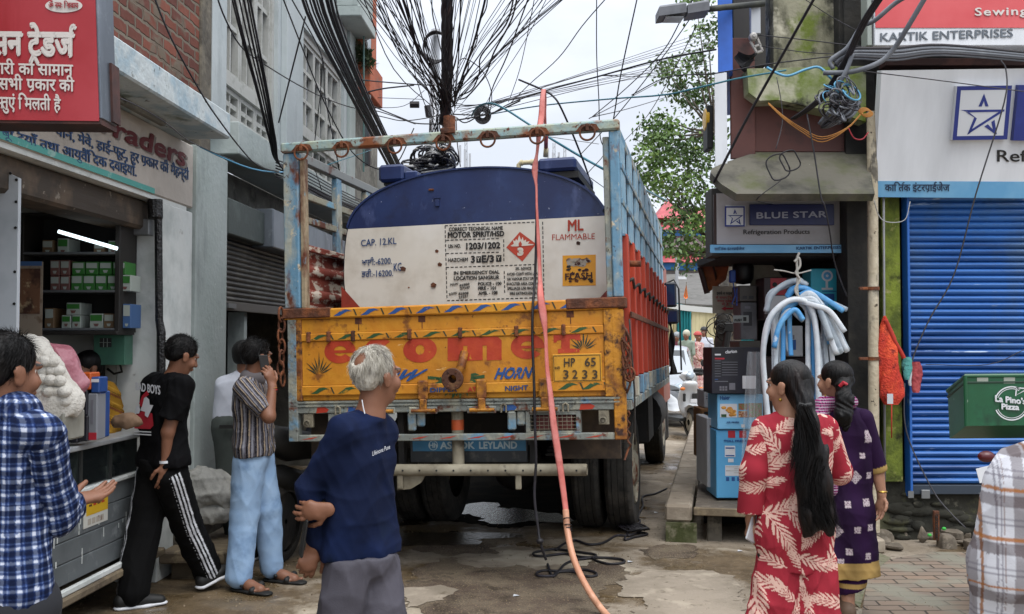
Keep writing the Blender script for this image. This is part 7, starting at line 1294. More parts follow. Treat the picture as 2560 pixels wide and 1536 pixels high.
for x0, y0, x1, w in ((1165, 350, 1165, 9), (1385, 358, 1387, 9), (1412, 368, 1412, 8)):
 t = thing('radio_mast', 'faint slim mast with small antennas far behind the tank' if x0 < 1200 else ('taller far mast right of the hose' if x0 < 1400 else 'shorter far mast beside another right of the hose'), 'mast', PY(x0, 850, 70)*np.array([1, 1, 0])); a = PY(x0, y0, 70)
 m_ms = M('far_mast_grey', 'a5a9ae', .7)
 b = MB()
 for dx in (-.12, .12): b.cyl((a[0]+dx, 70, 4), (a[0]+dx*.6, 70, a[2]), .035, 6)
 for i in range(14): z = 8+i*(a[2]-8)/14; b.cyl((a[0]-.11, 70, z), (a[0]+.11, 70, z+.5), .02, 5)
 b.ob('lattice', m_ms, t)
 for i in range(3): MB().box((a[0]-.5+i*.35, 69.9, a[2]-1.6-.4*i), (a[0]-.35+i*.35, 70.1, a[2]-.4-.3*i)).ob('antenna', m_ms, t)
# ================================================================ people: implicit surfaces meshed by surface nets
def snet(f, lo, hi, h):
 lo = np.array(lo, float); n = np.maximum(np.ceil((np.array(hi)-lo)/h).astype(int)+1, 8); B = 8
 n = ((n+B-1)//B)*B+1
 g = [lo[i]+h*np.arange(n[i]) for i in range(3)]
 cs = [np.arange(0, n[i]-1, B) for i in range(3)]
 cc = np.stack(np.meshgrid(*[lo[i]+h*(cs[i]+B/2) for i in range(3)], indexing='ij'), -1)
 d = f(cc.reshape(-1, 3)).reshape(cc.shape[:3]); V = np.empty(n, np.float32)
 V[:] = 1
 rad = h*B*.5*1.732*1.35+h
 up = np.repeat(np.repeat(np.repeat(np.sign(d), B, 0), B, 1), B, 2); V[:-1, :-1, :-1] = up; V[-1] = V[-2]; V[:, -1] = V[:, -2]; V[:, :, -1] = V[:, :, -2]
 act = np.argwhere(np.abs(d) < rad)
 if len(act) == 0: return np.zeros((0, 3)), []
 o = np.stack(np.meshgrid(*[np.arange(B+1)]*3, indexing='ij'), -1).reshape(-1, 3)
 for c0 in range(0, len(act), 400):
  I = (act[c0:c0+400]*B)[:, None, :]+o[None]; v = f((lo+h*I).reshape(-1, 3)); V[I[..., 0].ravel(), I[..., 1].ravel(), I[..., 2].ravel()] = v
 S = V < 0
 m = np.zeros(n-1, int)
 for dx in (0, 1):
  for dy in (0, 1):
   for dz in (0, 1): m += S[dx:n[0]-1+dx, dy:n[1]-1+dy, dz:n[2]-1+dz]
 cell = np.argwhere((m > 0) & (m < 8)); idx = -np.ones(n-1, int); idx[tuple(cell.T)] = np.arange(len(cell))
 acc = np.zeros((len(cell), 3)); cnt = np.zeros(len(cell)); co = [(a, b, c) for a in (0, 1) for b in (0, 1) for c in (0, 1)]
 for a in co:
  for ax in range(3):
   if a[ax]: continue
   b = list(a); b[ax] = 1
   va = V[tuple((cell+a).T)]; vb = V[tuple((cell+b).T)]; q = (va < 0) != (vb < 0); t = np.where(q, va/(va-vb+1e-12), 0)
   p = np.array(a, float)[None]+np.zeros((len(cell), 3)); p[:, ax] += t; acc[q] += p[q]; cnt[q] += 1
 P = lo+h*(cell+acc/np.maximum(cnt, 1)[:, None]); Q = []
 for ax in range(3):
  o1, o2 = [(1, 2), (2, 0), (0, 1)][ax]; e = np.zeros(3, int); e[ax] = 1; u = np.zeros(3, int); u[o1] = 1; w = np.zeros(3, int); w[o2] = 1
  sl = lambda s: tuple(slice(1 if (k != ax) else s, n[k]-1 if k != ax else n[k]-1+s) for k in range(3))
  A = S[sl(0)]; Bv = S[sl(1)]; L = np.argwhere(A != Bv)
  if len(L) == 0: continue
  c = L+np.array([0 if k == ax else 1 for k in range(3)]); fl = A[tuple(L.T)]
  q = np.stack([idx[tuple((c-u-w).T)], idx[tuple((c-w).T)], idx[tuple(c.T)], idx[tuple((c-u).T)]], 1); q[~fl] = q[~fl][:, ::-1]; Q.append(q)
 Q = np.concatenate(Q); Q = Q[(Q >= 0).all(1)]; return P, Q
def smin(a, b, k):
 if k <= 0: return np.minimum(a, b)
 hh = np.clip(.5+.5*(b-a)/k, 0, 1); return b*(1-hh)+a*hh-k*hh*(1-hh)
class SD:
 """a list of smooth-joined primitives"""
 def __init__(s): s.p = []; s.cut = []; s.pts = []; s.disp = None
 def cap(s, a, b, ra, rb=None, k=.02, flat=None, w=None):
  """tapered capsule; flat=(axis vector, ratio) squashes the section along that axis"""
  a, b = np.array(a, float), np.array(b, float); rb = ra if rb is None else rb; s.p.append((a, b, ra, rb, k, flat)); s.pts += [(a, ra), (b, rb)]; return s
 def ell(s, c, r, k=.02, R=None):
  c = np.array(c, float); r = np.array(r, float)*np.ones(3); s.p.append(('e', c, r, k, R)); s.pts.append((c, r.max())); return s
 def chain(s, P, R, k=.02, flat=None):
  for i in range(len(P)-1): s.cap(P[i], P[i+1], R[i], R[i+1], k, flat)
  return s
 def minus(s, c, r, k=.01, R=None): s.cut.append(('e', np.array(c, float), np.array(r, float)*np.ones(3), k, R)); return s
 def plane(s, p, n): s.cut.append(('p', np.array(p, float), np.array(n, float)/np.linalg.norm(n))); return s   # removes the side n points to
 def one(s, q, P):
  if isinstance(q[0], str):
   _, c, r, k, R = q; X = P-c
   if R is not None: X = X@R
   l = np.linalg.norm(X/r, axis=1); l2 = np.linalg.norm(X/(r*r), axis=1)+1e-9; return l*(l-1)/l2
  a, b, ra, rb, k, flat = q; ba = b-a; X = P-a; t = np.clip(X@ba/(ba@ba+1e-12), 0, 1); X = X-t[:, None]*ba; fac = 1
  if flat is not None:
   w = np.array(flat[0], float); w /= np.linalg.norm(w); X = X+np.outer(X@w, w)*(1/flat[1]-1); fac = .5+.5*min(flat[1], 1)
  return (np.linalg.norm(X, axis=1)-(ra+(rb-ra)*t))*fac
 def __call__(s, P):
  d = s.one(s.p[0], P)
  for q in s.p[1:]: d = smin(d, s.one(q, P), q[4] if not isinstance(q[0], str) else q[3])
  for q in s.cut:
   if q[0] == 'p': d = np.maximum(d, (P-q[1])@q[2])
   else: d = -smin(-d, s.one(q, P), q[3])
  if s.disp is not None: d = d+s.disp(P)
  return d
 def box(s, m=.03):
  A = np.array([p-r for p, r in s.pts]).min(0)-m; B = np.array([p+r for p, r in s.pts]).max(0)+m; return A, B
 def mesh(s, h): lo, hi = s.box(); return snet(s, lo, hi, h)
def RotM(fwd, up=(0, 0, 1)):
 """columns: right, forward, up"""
 f = np.array(fwd, float); f /= np.linalg.norm(f); u = np.array(up, float); r = np.cross(f, u); r /= np.linalg.norm(r); return np.stack([r, f, np.cross(r, f)], 1)
def folds(amp, seed, ax=(1, 1, .5), fr=22, n=5):
 n += 4
 r_ = np.random.default_rng(seed); K = r_.standard_normal((n, 3))*np.array(ax)*fr*r_.uniform(.5, 1.5, n)[:, None]; ph = r_.random(n)*6.28; K2 = r_.standard_normal((n, 3))*9
 def f(P):
  d = 0
  for i in range(n): d = d+(1-np.abs(np.sin(P@K[i]*.5+ph[i]+1.7*np.sin(P@K2[i]*.7+i))))**2.2
  return -amp*(d/n-.25)*3.2
 return f
def finger(sd, base, dirs, lens, r0):
 """chain of phalanges following the given directions"""
 P = [np.array(base, float)]; R = [r0, r0*.95, r0*.88, r0*.78]
 for d, l in zip(dirs, lens): P.append(P[-1]+np.array(d, float)/np.linalg.norm(d)*l)
 sd.chain(P, R[:len(P)], .006)
def hand(sd, wrist, d, pn, curl=.35, s=1.0, thumb=1, spread=.12, point=0.0):
 """wrist point, d = direction towards the fingertips, pn = palm normal (palm faces it), thumb=+1 on the right of d seen with the palm facing away"""
 d = np.array(d, float); d /= np.linalg.norm(d); pn = np.array(pn, float); pn -= d*(pn@d); pn /= np.linalg.norm(pn); sx = np.cross(d, pn)*thumb; w = np.array(wrist, float)
 sd.cap(w+d*.012*s, w+d*.075*s, .030*s, .037*s, .02, (pn, .52)); sd.cap(w+d*.05*s+sx*.02*s, w+d*.078*s-sx*.028*s, .016*s, .014*s, .015)
 for i, (o, l) in enumerate(((.030, .073), (.010, .082), (-.011, .077), (-.030, .060))):
  c = curl*(1+.12*i)*(1-point if i == 0 else 1); b = w+d*(.088-.004*abs(i-1))*s+sx*o*s; a0 = c; ds = []
  for j in range(3): a = a0*(.55+.75*j); ds.append(d*math.cos(a)+pn*math.sin(a)+sx*spread*(1.2-i*.8)*.6)
  finger(sd, b, ds, [l*.45*s, l*.32*s, l*.28*s], .0092*s*(1 if i < 3 else .88))
 b = w+d*.028*s+sx*.026*s; finger(sd, b, [sx*.75+d*.6+pn*.25, sx*.35+d*.85+pn*.35, sx*.1+d*.9+pn*.4], [.036*s, .030*s, .026*s], .0115*s)
def head(sd, c, R, s=1.0, face=True):
 """c: head centre (between the ears), R columns right/forward/up; about .23 m tall"""
 L = lambda x, y, z: c+R@(np.array([x, y, z])*s); r = lambda a, b, q: np.array([a, b, q])*s
 sd.ell(L(0, -.012, .038), r(.074, .094, .080), .03, R); sd.ell(L(0, .030, -.035), r(.056, .062, .075), .04, R); sd.ell(L(0, .055, -.088), r(.030, .028, .024), .03, R)
 sd.ell(L(0, .090, .026), r(.052, .016, .016), .02, R); sd.cap(L(0, .098, .012), L(0, .116, -.026), .0085*s, .013*s, .012); sd.ell(L(0, .094, -.060), r(.026, .013, .012), .012, R)
 for q in (-1, 1):
  sd.ell(L(q*.044, .066, -.030), r(.022, .022, .026), .02, R); sd.ell(L(q*.012, .106, -.030), r(.010, .010, .008), .008, R)
  sd.ell(L(q*.078, -.004, -.012), r(.010, .020, .033), .008, R); sd.ell(L(q*.083, -.012, .004), r(.007, .020, .020), .006, R)
  sd.minus(L(q*.031, .104, .006), r(.017, .014, .011), .010, R)
 sd.minus(L(0, .112, -.0605), r(.022, .012, .0018), .004, R)
 return L
def skincol(P, L_inv, base, lip, s=1.0):
 """vertex colours: eyes, brows and lips on the head; everything else the skin tone"""
 Q = L_inv(P); C = np.tile(np.array(base), (len(P), 1)); r_ = np.sin(P[:, 0]*90)*np.sin(P[:, 1]*83)*np.sin(P[:, 2]*71); C *= (1+.05*r_)[:, None]
 x, y, z = np.abs(Q[:, 0]), Q[:, 1], Q[:, 2]; near = (np.linalg.norm(Q, axis=1) < .16)
 C[near & (y > .06) & (np.hypot(x, (z+.060)*2) < .024)] = lip
 C[near & (y > .06) & (np.hypot((x-.031)/.016, (z-.006)/.008) < 1)] = (.55, .52, .48); C[near & (y > .06) & (np.hypot(x-.031, z-.006) < .0075)] = (.02, .015, .01)
 C[near & (y > .05) & (np.hypot((x-.032)/.024, (z-.026-.1*x)/.005) < 1)] = (.02, .016, .014)
 return C
SK = hx('7a533f'); SKL = hx('966e58'); SKD = hx('6a4230')
m_skin = M('skin', SK, .5, attr='col', b=(140, .06), spec=.35)
m_hairb = M('black_hair', '070606', .5, L=[('120e0d', 30, .45, .65, 3, (1, 1, .15))], b=(90, .3, (1, 1, .12)), spec=.22)
m_hairw = M('white_hair', 'a8a295', .6, L=[('c9c4b8', 40, .45, .62, 3, (1, 1, .2)), ('77716a', 30, .56, .68, 3, (1, 1, .2))], b=(90, .7, (1, 1, .15)))
def cmesh(name, sd, h, m, parent=None, col=None, **kw):
 V, Q = sd.mesh(h); at = {'col': col(V)} if col is not None else None
 return mk(name, V, Q, m, parent, True, attrs=at, **kw)
def strands(name, roots, dirs, L, w, m, parent, seed=0, droop=.3, n=4, jit=.13):
 """thin tapered hair ribbons"""
 r_ = np.random.default_rng(seed); N = len(roots); V = []; D = dirs+jit*r_.standard_normal((N, 3)); D /= np.linalg.norm(D, axis=1)[:, None]; S = np.cross(D, r_.standard_normal((N, 3))); S /= np.linalg.norm(S, axis=1)[:, None]; Ls = L*(.6+.6*r_.random(N)); P = roots.copy(); rows = []
 for i in range(n+1): ww = w*(1-i/n*.8); rows.append((P-S*ww, P+S*ww)); P = P+D*(Ls/n)[:, None]; D = D+np.array([0, 0, -droop/n]); D /= np.linalg.norm(D, axis=1)[:, None]
 V = np.stack([np.stack(q, 1) for q in rows], 1).reshape(-1, 3); k = 2*(n+1); F_ = []
 for a in range(N): F_ += [(a*k+2*i, a*k+2*i+1, a*k+2*i+3, a*k+2*i+2) for i in range(n)]
 return mk(name, V, F_, m, parent)
class Fig:
 """a traced figure: J(px,py,dy) turns a pixel into a point at the figure's depth plus dy"""
 def __init__(s, Y): s.Y = Y; s.b = SD(); s.col = None
 def J(s, px, py, dy=0.0): return PY(px, py, s.Y+dy)
 def head(s, c, fwd, up=(0, 0, 1), sc=1.0, skin=SK):
  s.R = RotM(fwd, up); s.hc = np.array(c, float); s.sc = sc; s.skin = skin; s.L = head(s.b, s.hc, s.R, sc); s.Li = lambda P: (P-s.hc)@s.R/sc; return s
 def build(s, label, h=.006, extra=None):
  base = s.J(*s.foot) if hasattr(s, 'foot') else None
  f = lambda V: skincol(V, s.Li, s.skin, np.array(s.skin)*np.array([.85, .6, .6]))
  s.o = cmesh('person', s.b, h, m_skin, None, f, label=label, cat='person'); return s.o
 def hair(s, sd, m=m_hairb, h=.006, name='hair'): return cmesh(name, sd, h, m, s.o)
 def scalp(s, low=.0, back=-.02, r=(.083, .103, .088), front=.075):
  """short hair cap as an SDF in the head frame"""
  d = SD(); sc = s.sc; d.ell(s.L(0, -.014, .043), np.array(r)*sc, .01, s.R); d.ell(s.L(0, -.055, -.005), np.array([.064, .045, .055])*sc, .02, s.R)
  d.plane(s.L(0, 0, -.052), -s.R[:, 2]); d.plane(s.L(0, front, .05), s.R[:, 1]*1+s.R[:, 2]*-.55); d.disp = folds(.0016, 3, (1, 1, 1), 160, 6); return d
 def short(s, n=2600, L=.022, w=.0011, m=m_hairb, seed=1, lift=.14, zmin=-.05, front=.06):
  r_ = np.random.default_rng(seed); u = r_.standard_normal((n*3, 3)); u /= np.linalg.norm(u, axis=1)[:, None]; k = (u[:, 2] > zmin/.08) & (u[:, 1] < front/.1+.25*u[:, 2]); u = u[k][:n]
  loc = u*np.array([.081, .101, .086])+np.array([0, -.014, .043]); fl = np.array([0, -.5, -.75])-0*u; fl = fl-u*(u@np.array([0, -.5, -.75]))[:, None]; D = fl*.8+u*lift
  strands('hair_strands', s.hc+(loc@s.R.T)*s.sc, D@s.R.T, L, w, m, s.o, seed, .2, 3)
def torso(sd, nk, sl, sr, w, hipL, hipR, rs=.055, rc=.115, rw=.11, rh=.115, flat=.68, ax=None, k=.05):
 """trunk from neck base, shoulders, waist centre, hips; ax = forward direction used to flatten the section"""
 nk, sl, sr, w, hl, hr = [np.array(q, float) for q in (nk, sl, sr, w, hipL, hipR)]; cl, cr = sl*.55+nk*.45, sr*.55+nk*.45; down = np.array([0, 0, -1.])
 cm = (sl+sr)/2+(w-(sl+sr)/2)*.38; side = (sr-sl)/np.linalg.norm(sr-sl)
 fl = (ax, flat)
 sd.cap(sl, sr, rs, rs, k); sd.cap(nk+down*.01, (sl+sr)/2+down*.03, rs*1.1, rs*1.2, k)
 for q in (-1, 1): sd.cap(cm+side*q*.065-(cm-(sl+sr)/2)*.55, cm+side*q*.06, rc*.86, rc, k, fl); sd.cap(cm+side*q*.06, w+side*q*.045, rc, rw, k, fl)
 hc_ = (hl+hr)/2; sd.cap(w+side*-.045, hl, rw, rh, k, fl); sd.cap(w+side*.045, hr, rw, rh, k, fl)
def cloth(name, rgb=None, amp=0, **k): return M(name, rgb or 'ffffff', .85, attr=None if rgb else 'col', b=(230, .1), spec=.15)
def stripes(t, per, bands, C):
 f = np.mod(t, per)/per
 for a, b, c, al in bands: m = (f >= a) & (f < b); C[m] = C[m]*(1-al)+np.array(hx(c))*al
 return C
def uvgarment(tor, sleeves, ctr, ax):
 """pattern coordinates: around / along for the trunk, the same for each sleeve (a,b)"""
 ax = np.array(ax, float); rt = np.cross(ax, (0, 0, 1.))
 def f(V):
  X = V-np.array(ctr); u = np.arctan2(X@rt, -(X@ax))*.165; v = V[:, 2].copy(); dt = tor(V); sid = np.zeros(len(V), int)
  for k, (sd, a, b) in enumerate(sleeves):
   m = sd(V) < dt-.004; d = np.array(b)-np.array(a); d = d/np.linalg.norm(d); s = np.cross(d, ax); s /= np.linalg.norm(s); t = np.cross(d, s); Y = V[m]-np.array(a); u[m] = np.arctan2(Y@s, Y@t)*.06; v[m] = Y@d; sid[m] = k+1
  return u, v, sid
 return f
def merge(*sds):
 s = SD()
 for q in sds: s.p += q.p; s.pts += q.pts; s.cut += q.cut
 return s
def leg(sd, h, k, a, r=(.095, .07, .055), kk=.03): sd.cap(h, k, r[0], r[1], kk); sd.cap(k, a, r[1], r[2], kk)
def shoe(o, heel, d, L=.26, m=None, sole=None, name='shoe'):
 d = np.array(d, float); d /= np.linalg.norm(d); heel = np.array(heel, float); s = SD(); s.chain([heel+np.array([0, 0, .045]), heel+d*L*.45+np.array([0, 0, .045]), heel+d*L*.85+np.array([0, 0, .03])], [.042, .043, .034], .02); s.cap(heel+np.array([0, 0, .06]), heel+d*.06+np.array([0, 0, .09]), .04, .04, .02); s.plane(heel+np.array([0, 0, .012]), (d[0]*0, 0, -1))
 q = cmesh(name, s, .007, m or m_blk, o); s2 = SD(); s2.chain([heel+np.array([0, 0, .012]), heel+d*L*.5+np.array([0, 0, .012]), heel+d*L*.88+np.array([0, 0, .014])], [.046, .047, .038], .02, ((0, 0, 1), .36)); cmesh('sole', s2, .006, sole or m_pw, q)
FW = lambda x, y, z=0: np.array([x, y, z])/np.linalg.norm([x, y, z])
# ---- 1 elderly man, navy top, hands behind his back
f = Fig(4.07); J = f.J; fw = FW(.8, -.6)
f.head(J(941, 943), FW(.68, .73, .02)); f.b.cap(J(938, 962), J(926, 1040), .054, .060, .03); f.b.cap(J(922, 1045), J(900, 1290), .062, .066)
f.b.cap(J(860, 1075, -.1), J(772, 1222, -.1), .035, .034).cap(J(772, 1222, -.1), J(787, 1366, -.07), .034, .026); f.b.cap(J(965, 1085, .13), J(880, 1235, .26), .035, .035).cap(J(880, 1235, .26), J(830, 1272, -.08), .03, .025)
hand(f.b, J(787, 1362, -.07), (-.32, -.15, -1), (-.3, .9, -.1), .75, 1.0, 1, .05); hand(f.b, J(826, 1274, -.165), (-1, .04, -.08), (0, 1, .1), .42, 1.0, 1, .10)
f.b.cap(J(905, 1290), J(900, 1420), .09, .09, .03); o = f.build('elderly white haired man with a bald crown in a navy top, hands behind his back', .0055)
t = SD(); torso(t, J(924, 1046), J(954, 1076, .13), J(858, 1076, -.13), J(902, 1260), J(935, 1372, .03), J(868, 1372, -.03), .060, .112, .116, .128, .74, fw); s1 = SD().cap(J(858, 1080, -.13), J(770, 1222, -.1), .058, .050, .05); s1.cap(J(770, 1222, -.1), J(786, 1356, -.07), .050, .040, .03); s2 = SD().cap(J(952, 1080, .13), J(880, 1235, .26), .066, .058, .05); s2.cap(J(880, 1235, .26), J(838, 1270, -.02), .056, .046, .03)
t = merge(t, s1, s2); t.plane(J(900, 1392), (.03, 0, -1)); t.minus(J(934, 1018), (.066, .066, .036), .012); t.disp = folds(.013, 5, (1, 1, .8), 26, 6); T1 = cmesh('sweater', t, .006, M('navy_jersey', '0c1630', .85, L=[('111f42', 3, .45, .7), ('0f1a30', 6, .55, .7)], b=(260, .12), spec=.15), o)
p = SD(); leg(p, J(872, 1420, -.06), J(842, 1600, -.08), J(820, 1770, .02), (.100, .10, .08), .02); leg(p, J(940, 1420, .05), J(966, 1600, .0), J(990, 1770, .0), (.100, .10, .08), .02); p.cap(J(885, 1395), J(925, 1395), .098, .104, .03); p.plane(J(900, 1384), (0, 0, 1)); p.disp = folds(.012, 8, (1, 1, .35), 30, 6); cmesh('trousers', p, .008, M('grey_track_fabric', '38363e', .8, L=[('46444d', 3, .45, .7)], b=(200, .12)), o)
for a in ((820, -.06), (990, 0)): hp_ = J(a[0], 1800, a[1]); hp_[2] = 0; shoe(o, hp_, fw)
b = MB(); c = J(763, 1344, -.15); b.fr(c, (FW(.9, .3), FW(-.3, .9), FW(.15, 0, 1))).box((-.012, -.04, -.075), (-.002, .035, .075), .004); b.ob('phone', m_blk, None, label='black phone held low in the hand of the elderly man', cat='phone')
d = f.scalp(); d.plane(f.L(0, .03, .06), f.R[:, 1]*.75+f.R[:, 2]*-.2); d.minus(f.L(.0, -.112, .098), (.046, .046, .046), .02, f.R); f.hair(d, m_hairw)
r_ = np.random.default_rng(2); u = r_.standard_normal((9000, 3)); u /= np.linalg.norm(u, axis=1)[:, None]; q = u*np.array([.084, .104, .089])+np.array([0, -.014, .043]); k = (u[:, 2] > -.75) & (u[:, 1] < .3) & (np.linalg.norm(q-np.array([0, -.095, .086]), axis=1) > .040); u = u[k]; q = q[k]; wv = np.array([0, -.55, .5]); D = q-np.array([.0, -.05, .13]); D[:, 2] -= .02; D = D-u*np.sum(D*u, 1)[:, None]; D /= np.linalg.norm(D, axis=1)[:, None]
strands('hair_strands', f.hc+q@f.R.T, (D*1.0+u*.05)@f.R.T, .034, .0009, m_hairw, o, 4, .3, 4)
lettering('printed_script', 'Lifeinone Pune', [J(930, 1140, -.185), J(974, 1122, -.14), J(974, 1110, -.14), J(930, 1128, -.185)], m_pw, T1, lift=.004)
MB().tube(bez([J(905, 1000, -.075), J(908, 1018, -.082), J(912, 1035, -.088)]), .0022, 5).ob('neck_thread', m_pw, o)
# ---- 2 young man in black shirt and striped track trousers
f = Fig(6.2); J = f.J; fw = FW(.8, .6); f.foot = (412, 1500)
f.head(J(453, 890), FW(.64, .66, -.34), (.25, .2, 1)); f.b.cap(J(446, 905), J(434, 945), .050, .058, .03); f.b.cap(J(430, 950), J(412, 1150), .062, .066); f.b.cap(J(453, 972, -.14), J(420, 1080, -.17), .046, .040).cap(J(420, 1080, -.17), J(413, 1158, -.16), .037, .025); hand(f.b, J(413, 1158, -.16), (-.12, .1, -1), (-.75, .6, 0), .30, 1.0, -1)
o = f.build('young man in a black printed shirt and black track trousers with white side stripes')
t = SD(); torso(t, J(432, 944), J(384, 960, .15), J(462, 962, -.14), J(412, 1080), J(390, 1150, .05), J(428, 1150, -.05), .064, .118, .126, .142, .84, fw); s1 = SD().cap(J(458, 964, -.14), J(424, 1050, -.17), .075, .076, .04); s1.plane(J(423, 1047, -.17), J(423, 1060, -.17)-J(440, 1000, -.16)); s2 = SD().cap(J(384, 962, .15), J(370, 1060, .2), .075, .07, .04); t = merge(t, s2); t.plane(J(410, 1163), (0, 0, -1)); t.minus(J(438, 925), (.065, .065, .04), .012)
ss_ = SD(); ss_.p = s1.p; ss_.pts = s1.pts; ss_.cut = s1.cut; dd = folds(.013, 12, (1, 1, .7), 26, 6); t.disp = dd; ss_.disp = dd; m_bt = M('black_jersey', '08080a', .85, L=[('0e0d10', 3, .45, .7)], b=(200, .1), spec=.12); T2 = cmesh('shirt', t, .007, m_bt, o); cmesh('sleeve', ss_, .007, m_bt, o)
gq = lambda pts: [J(a, b_, dy) for a, b_, dy in pts]
def onb(pts): # back panel in front of the left half of the back
 return [J(a/2.0156, b_/2.0156+800, -.085+(765-a)*.0009) for a, b_ in [(a+14, b_) for a, b_ in pts]]
lettering('printed_lettering', 'BAD BOYS', onb([(694, 352), (818, 375), (818, 330), (694, 312)]), m_pw, T2, bold=.03, lift=.035)
b = MB(); G = [([(690, 520), (700, 470), (735, 455), (780, 470), (786, 530), (770, 548), (690, 545)], 0), ([(722, 455), (728, 400), (745, 380), (765, 400), (770, 440), (748, 462)], 1), ([(715, 420), (730, 380), (755, 355), (765, 375), (740, 392), (728, 440)], 0), ([(694, 470), (700, 435), (712, 425), (722, 450), (716, 470)], 1), ([(745, 480), (748, 450), (765, 425), (788, 428), (780, 445), (760, 490)], 1)]
for k, (pts, m) in enumerate(G): b.mat(m).add([p+np.array([-.02, -.036-.002*k, 0]) for p in onb(pts)], [tuple(range(len(pts)))])
b.mat(1)
for y in (556, 570): b.add([p+np.array([-.02, -.036, 0]) for p in onb([(690, y), (775, y+4), (775, y+10), (690, y+6)])], [(0, 1, 2, 3)])
b.ob('printed_figure', [m_pr, m_pw], T2)
kl, al = J(360, 1325, .0), J(331, 1478, -.1); kr, ar = J(466, 1310, .15), J(520, 1440, .35); al[2] = .10; ar[2] = .12; hl, hr = J(385, 1190, .06), J(428, 1190, -.06)
p = SD(); leg(p, hl, kl, al, (.112, .105, .10), .02); leg(p, hr, kr, ar, (.112, .10, .095), .02); p.cap(J(396, 1160), J(424, 1160), .112, .112, .03); p.plane(J(400, 1148), (0, 0, 1)); p.disp = folds(.012, 9, (1, 1, .35), 26, 6)
def trk(V):
 C = np.tile(np.array(hx('09090a')), (len(V), 1));
 for hh, kk_, aa, sd in ((hl, kl, al, np.array([-.92, -.4, 0])), (hr, kr, ar, np.array([.55, -.83, 0]))):
  for a, b_ in ((hh, kk_), (kk_, aa)):
   d = b_-a; L = np.linalg.norm(d); d /= L; X = V-a; tt = X@d; w = sd-d*(sd@d); w /= np.linalg.norm(w); s = np.cross(d, w); lat = X@s; out = (X@w > .03) & (tt > -.06) & (tt < L+.03) & (np.abs(lat) < .05); st = out & (np.mod(lat+.036, .024) < .012) & (np.abs(lat) < .037); C[st] = hx('c9cbd0')
 return C
cmesh('trousers', p, .005, cloth('track_trousers_cloth'), o, trk)
q = al*1; q[2] = 0; shoe(o, q+np.array([-.05, -.05, 0]), (.7, .4, 0), .27); q = ar*1; q[2] = .02; shoe(o, q+np.array([-.02, -.06, 0]), (.75, .5, .35), .27)
f.short(3200, .028, .0012); d = f.scalp(); f.hair(d); wr = J(413.5, 1155, -.16); MB().lathe(wr, (-.05, 0, 1), [(.030, -.008), (.036, -.008), (.036, .008), (.030, .008), (.030, -.008)], 20).ob('bracelet', m_pw, o, smooth=35)
# ---- 3 man on the phone in striped shirt and pale jeans, 4 man in white behind him
f = Fig(6.6); J = f.J; fw = FW(1, -.05); f.foot = (635, 1460)
f.head(J(640, 893), FW(.64, .76, -.05)); f.b.cap(J(636, 910), J(628, 955), .052, .058, .03); f.b.cap(J(625, 955), J(635, 1130), .062, .066); el_, wr_ = J(672, 1042, -.24), J(681, 968, -.17); f.b.cap(J(618, 975, -.17), el_, .046, .042).cap(el_, wr_, .042, .027); hand(f.b, wr_, (-.25, .02, 1), (-.75, .6, .1), .55, 1.0, -1, .1)
o = f.build('man in striped shirt and pale blue jeans talking on a phone')
t = SD(); torso(t, J(628, 955), J(640, 968, .17), J(612, 968, -.17), J(634, 1075), J(640, 1120, .06), J(632, 1120, -.06), .062, .125, .128, .146, .86, fw); s1 = SD().cap(J(612, 970, -.17), J(664, 1032, -.235), .072, .064, .04); s1.plane(J(663, 1031, -.235), J(672, 1042, -.24)-J(612, 970, -.17)); s2 = SD().cap(J(640, 970, .17), J(650, 1050, .2), .07, .06, .04); t = merge(t, s2); t.plane(J(630, 1138), (0, 0, -1)); t.minus(J(636, 935), (.07, .065, .036), .012)
ss_ = SD(); ss_.p, ss_.pts, ss_.cut = s1.p, s1.pts, s1.cut; t.disp = folds(.013, 21, (1, 1, .7), 26, 6); ss_.disp = t.disp; ctr = J(633, 1050); SB_ = [(.0, .16, '0f0e10', 1), (.22, .38, '9a8a76', 1), (.44, .50, '0f0e10', 1), (.56, .78, '7d7d84', 1), (.84, .90, '131214', 1)]
def st3(sl):
 def g(V):
  C = np.tile(np.array(hx('55525a')), (len(V), 1)); u, v, sid = uvgarment(t, [(s1, J(612, 970, -.17), J(664, 1032, -.235))] if sl else [], ctr, fw)(V); return stripes(u if not sl else np.where(sid > 0, u*1.4, u), .046, SB_, C)
 return g
T3 = cmesh('shirt', t, .005, cloth('striped_shirt_cloth'), o, st3(False)); cmesh('sleeve', ss_, .005, cloth('striped_shirt_cloth'), T3, st3(True)); c_ = SD(); c_.cap(J(622, 944, -.02), J(642, 950, -.02), .060, .058, .02); c_.minus(J(634, 930), (.056, .056, .05), .01); c_.plane(J(630, 958), (0, 0, -1)); cmesh('collar', c_, .006, M('striped_collar', '5f5a5c', .85), T3)
p = SD(); kl, al, kr, ar = J(612, 1290, -.06), J(598, 1420, -.10), J(668, 1270, .10), J(679, 1385, .16); al[2] = .10; ar[2] = .10; leg(p, J(622, 1160, -.07), kl, al, (.11, .094, .086), .02); leg(p, J(648, 1160, .07), kr, ar, (.11, .094, .082), .02); p.cap(J(630, 1140, -.05), J(642, 1140, .05), .112, .112, .03); p.plane(J(635, 1128), (0, 0, 1)); p.disp = folds(.009, 15, (1, 1, .5), 22, 6); cmesh('jeans', p, .006, M('pale_denim', '7f9cbd', .85, L=[('98b2cd', 2.2, .42, .66), ('607d9f', 4, .55, .72)], b=(180, .15)), o)
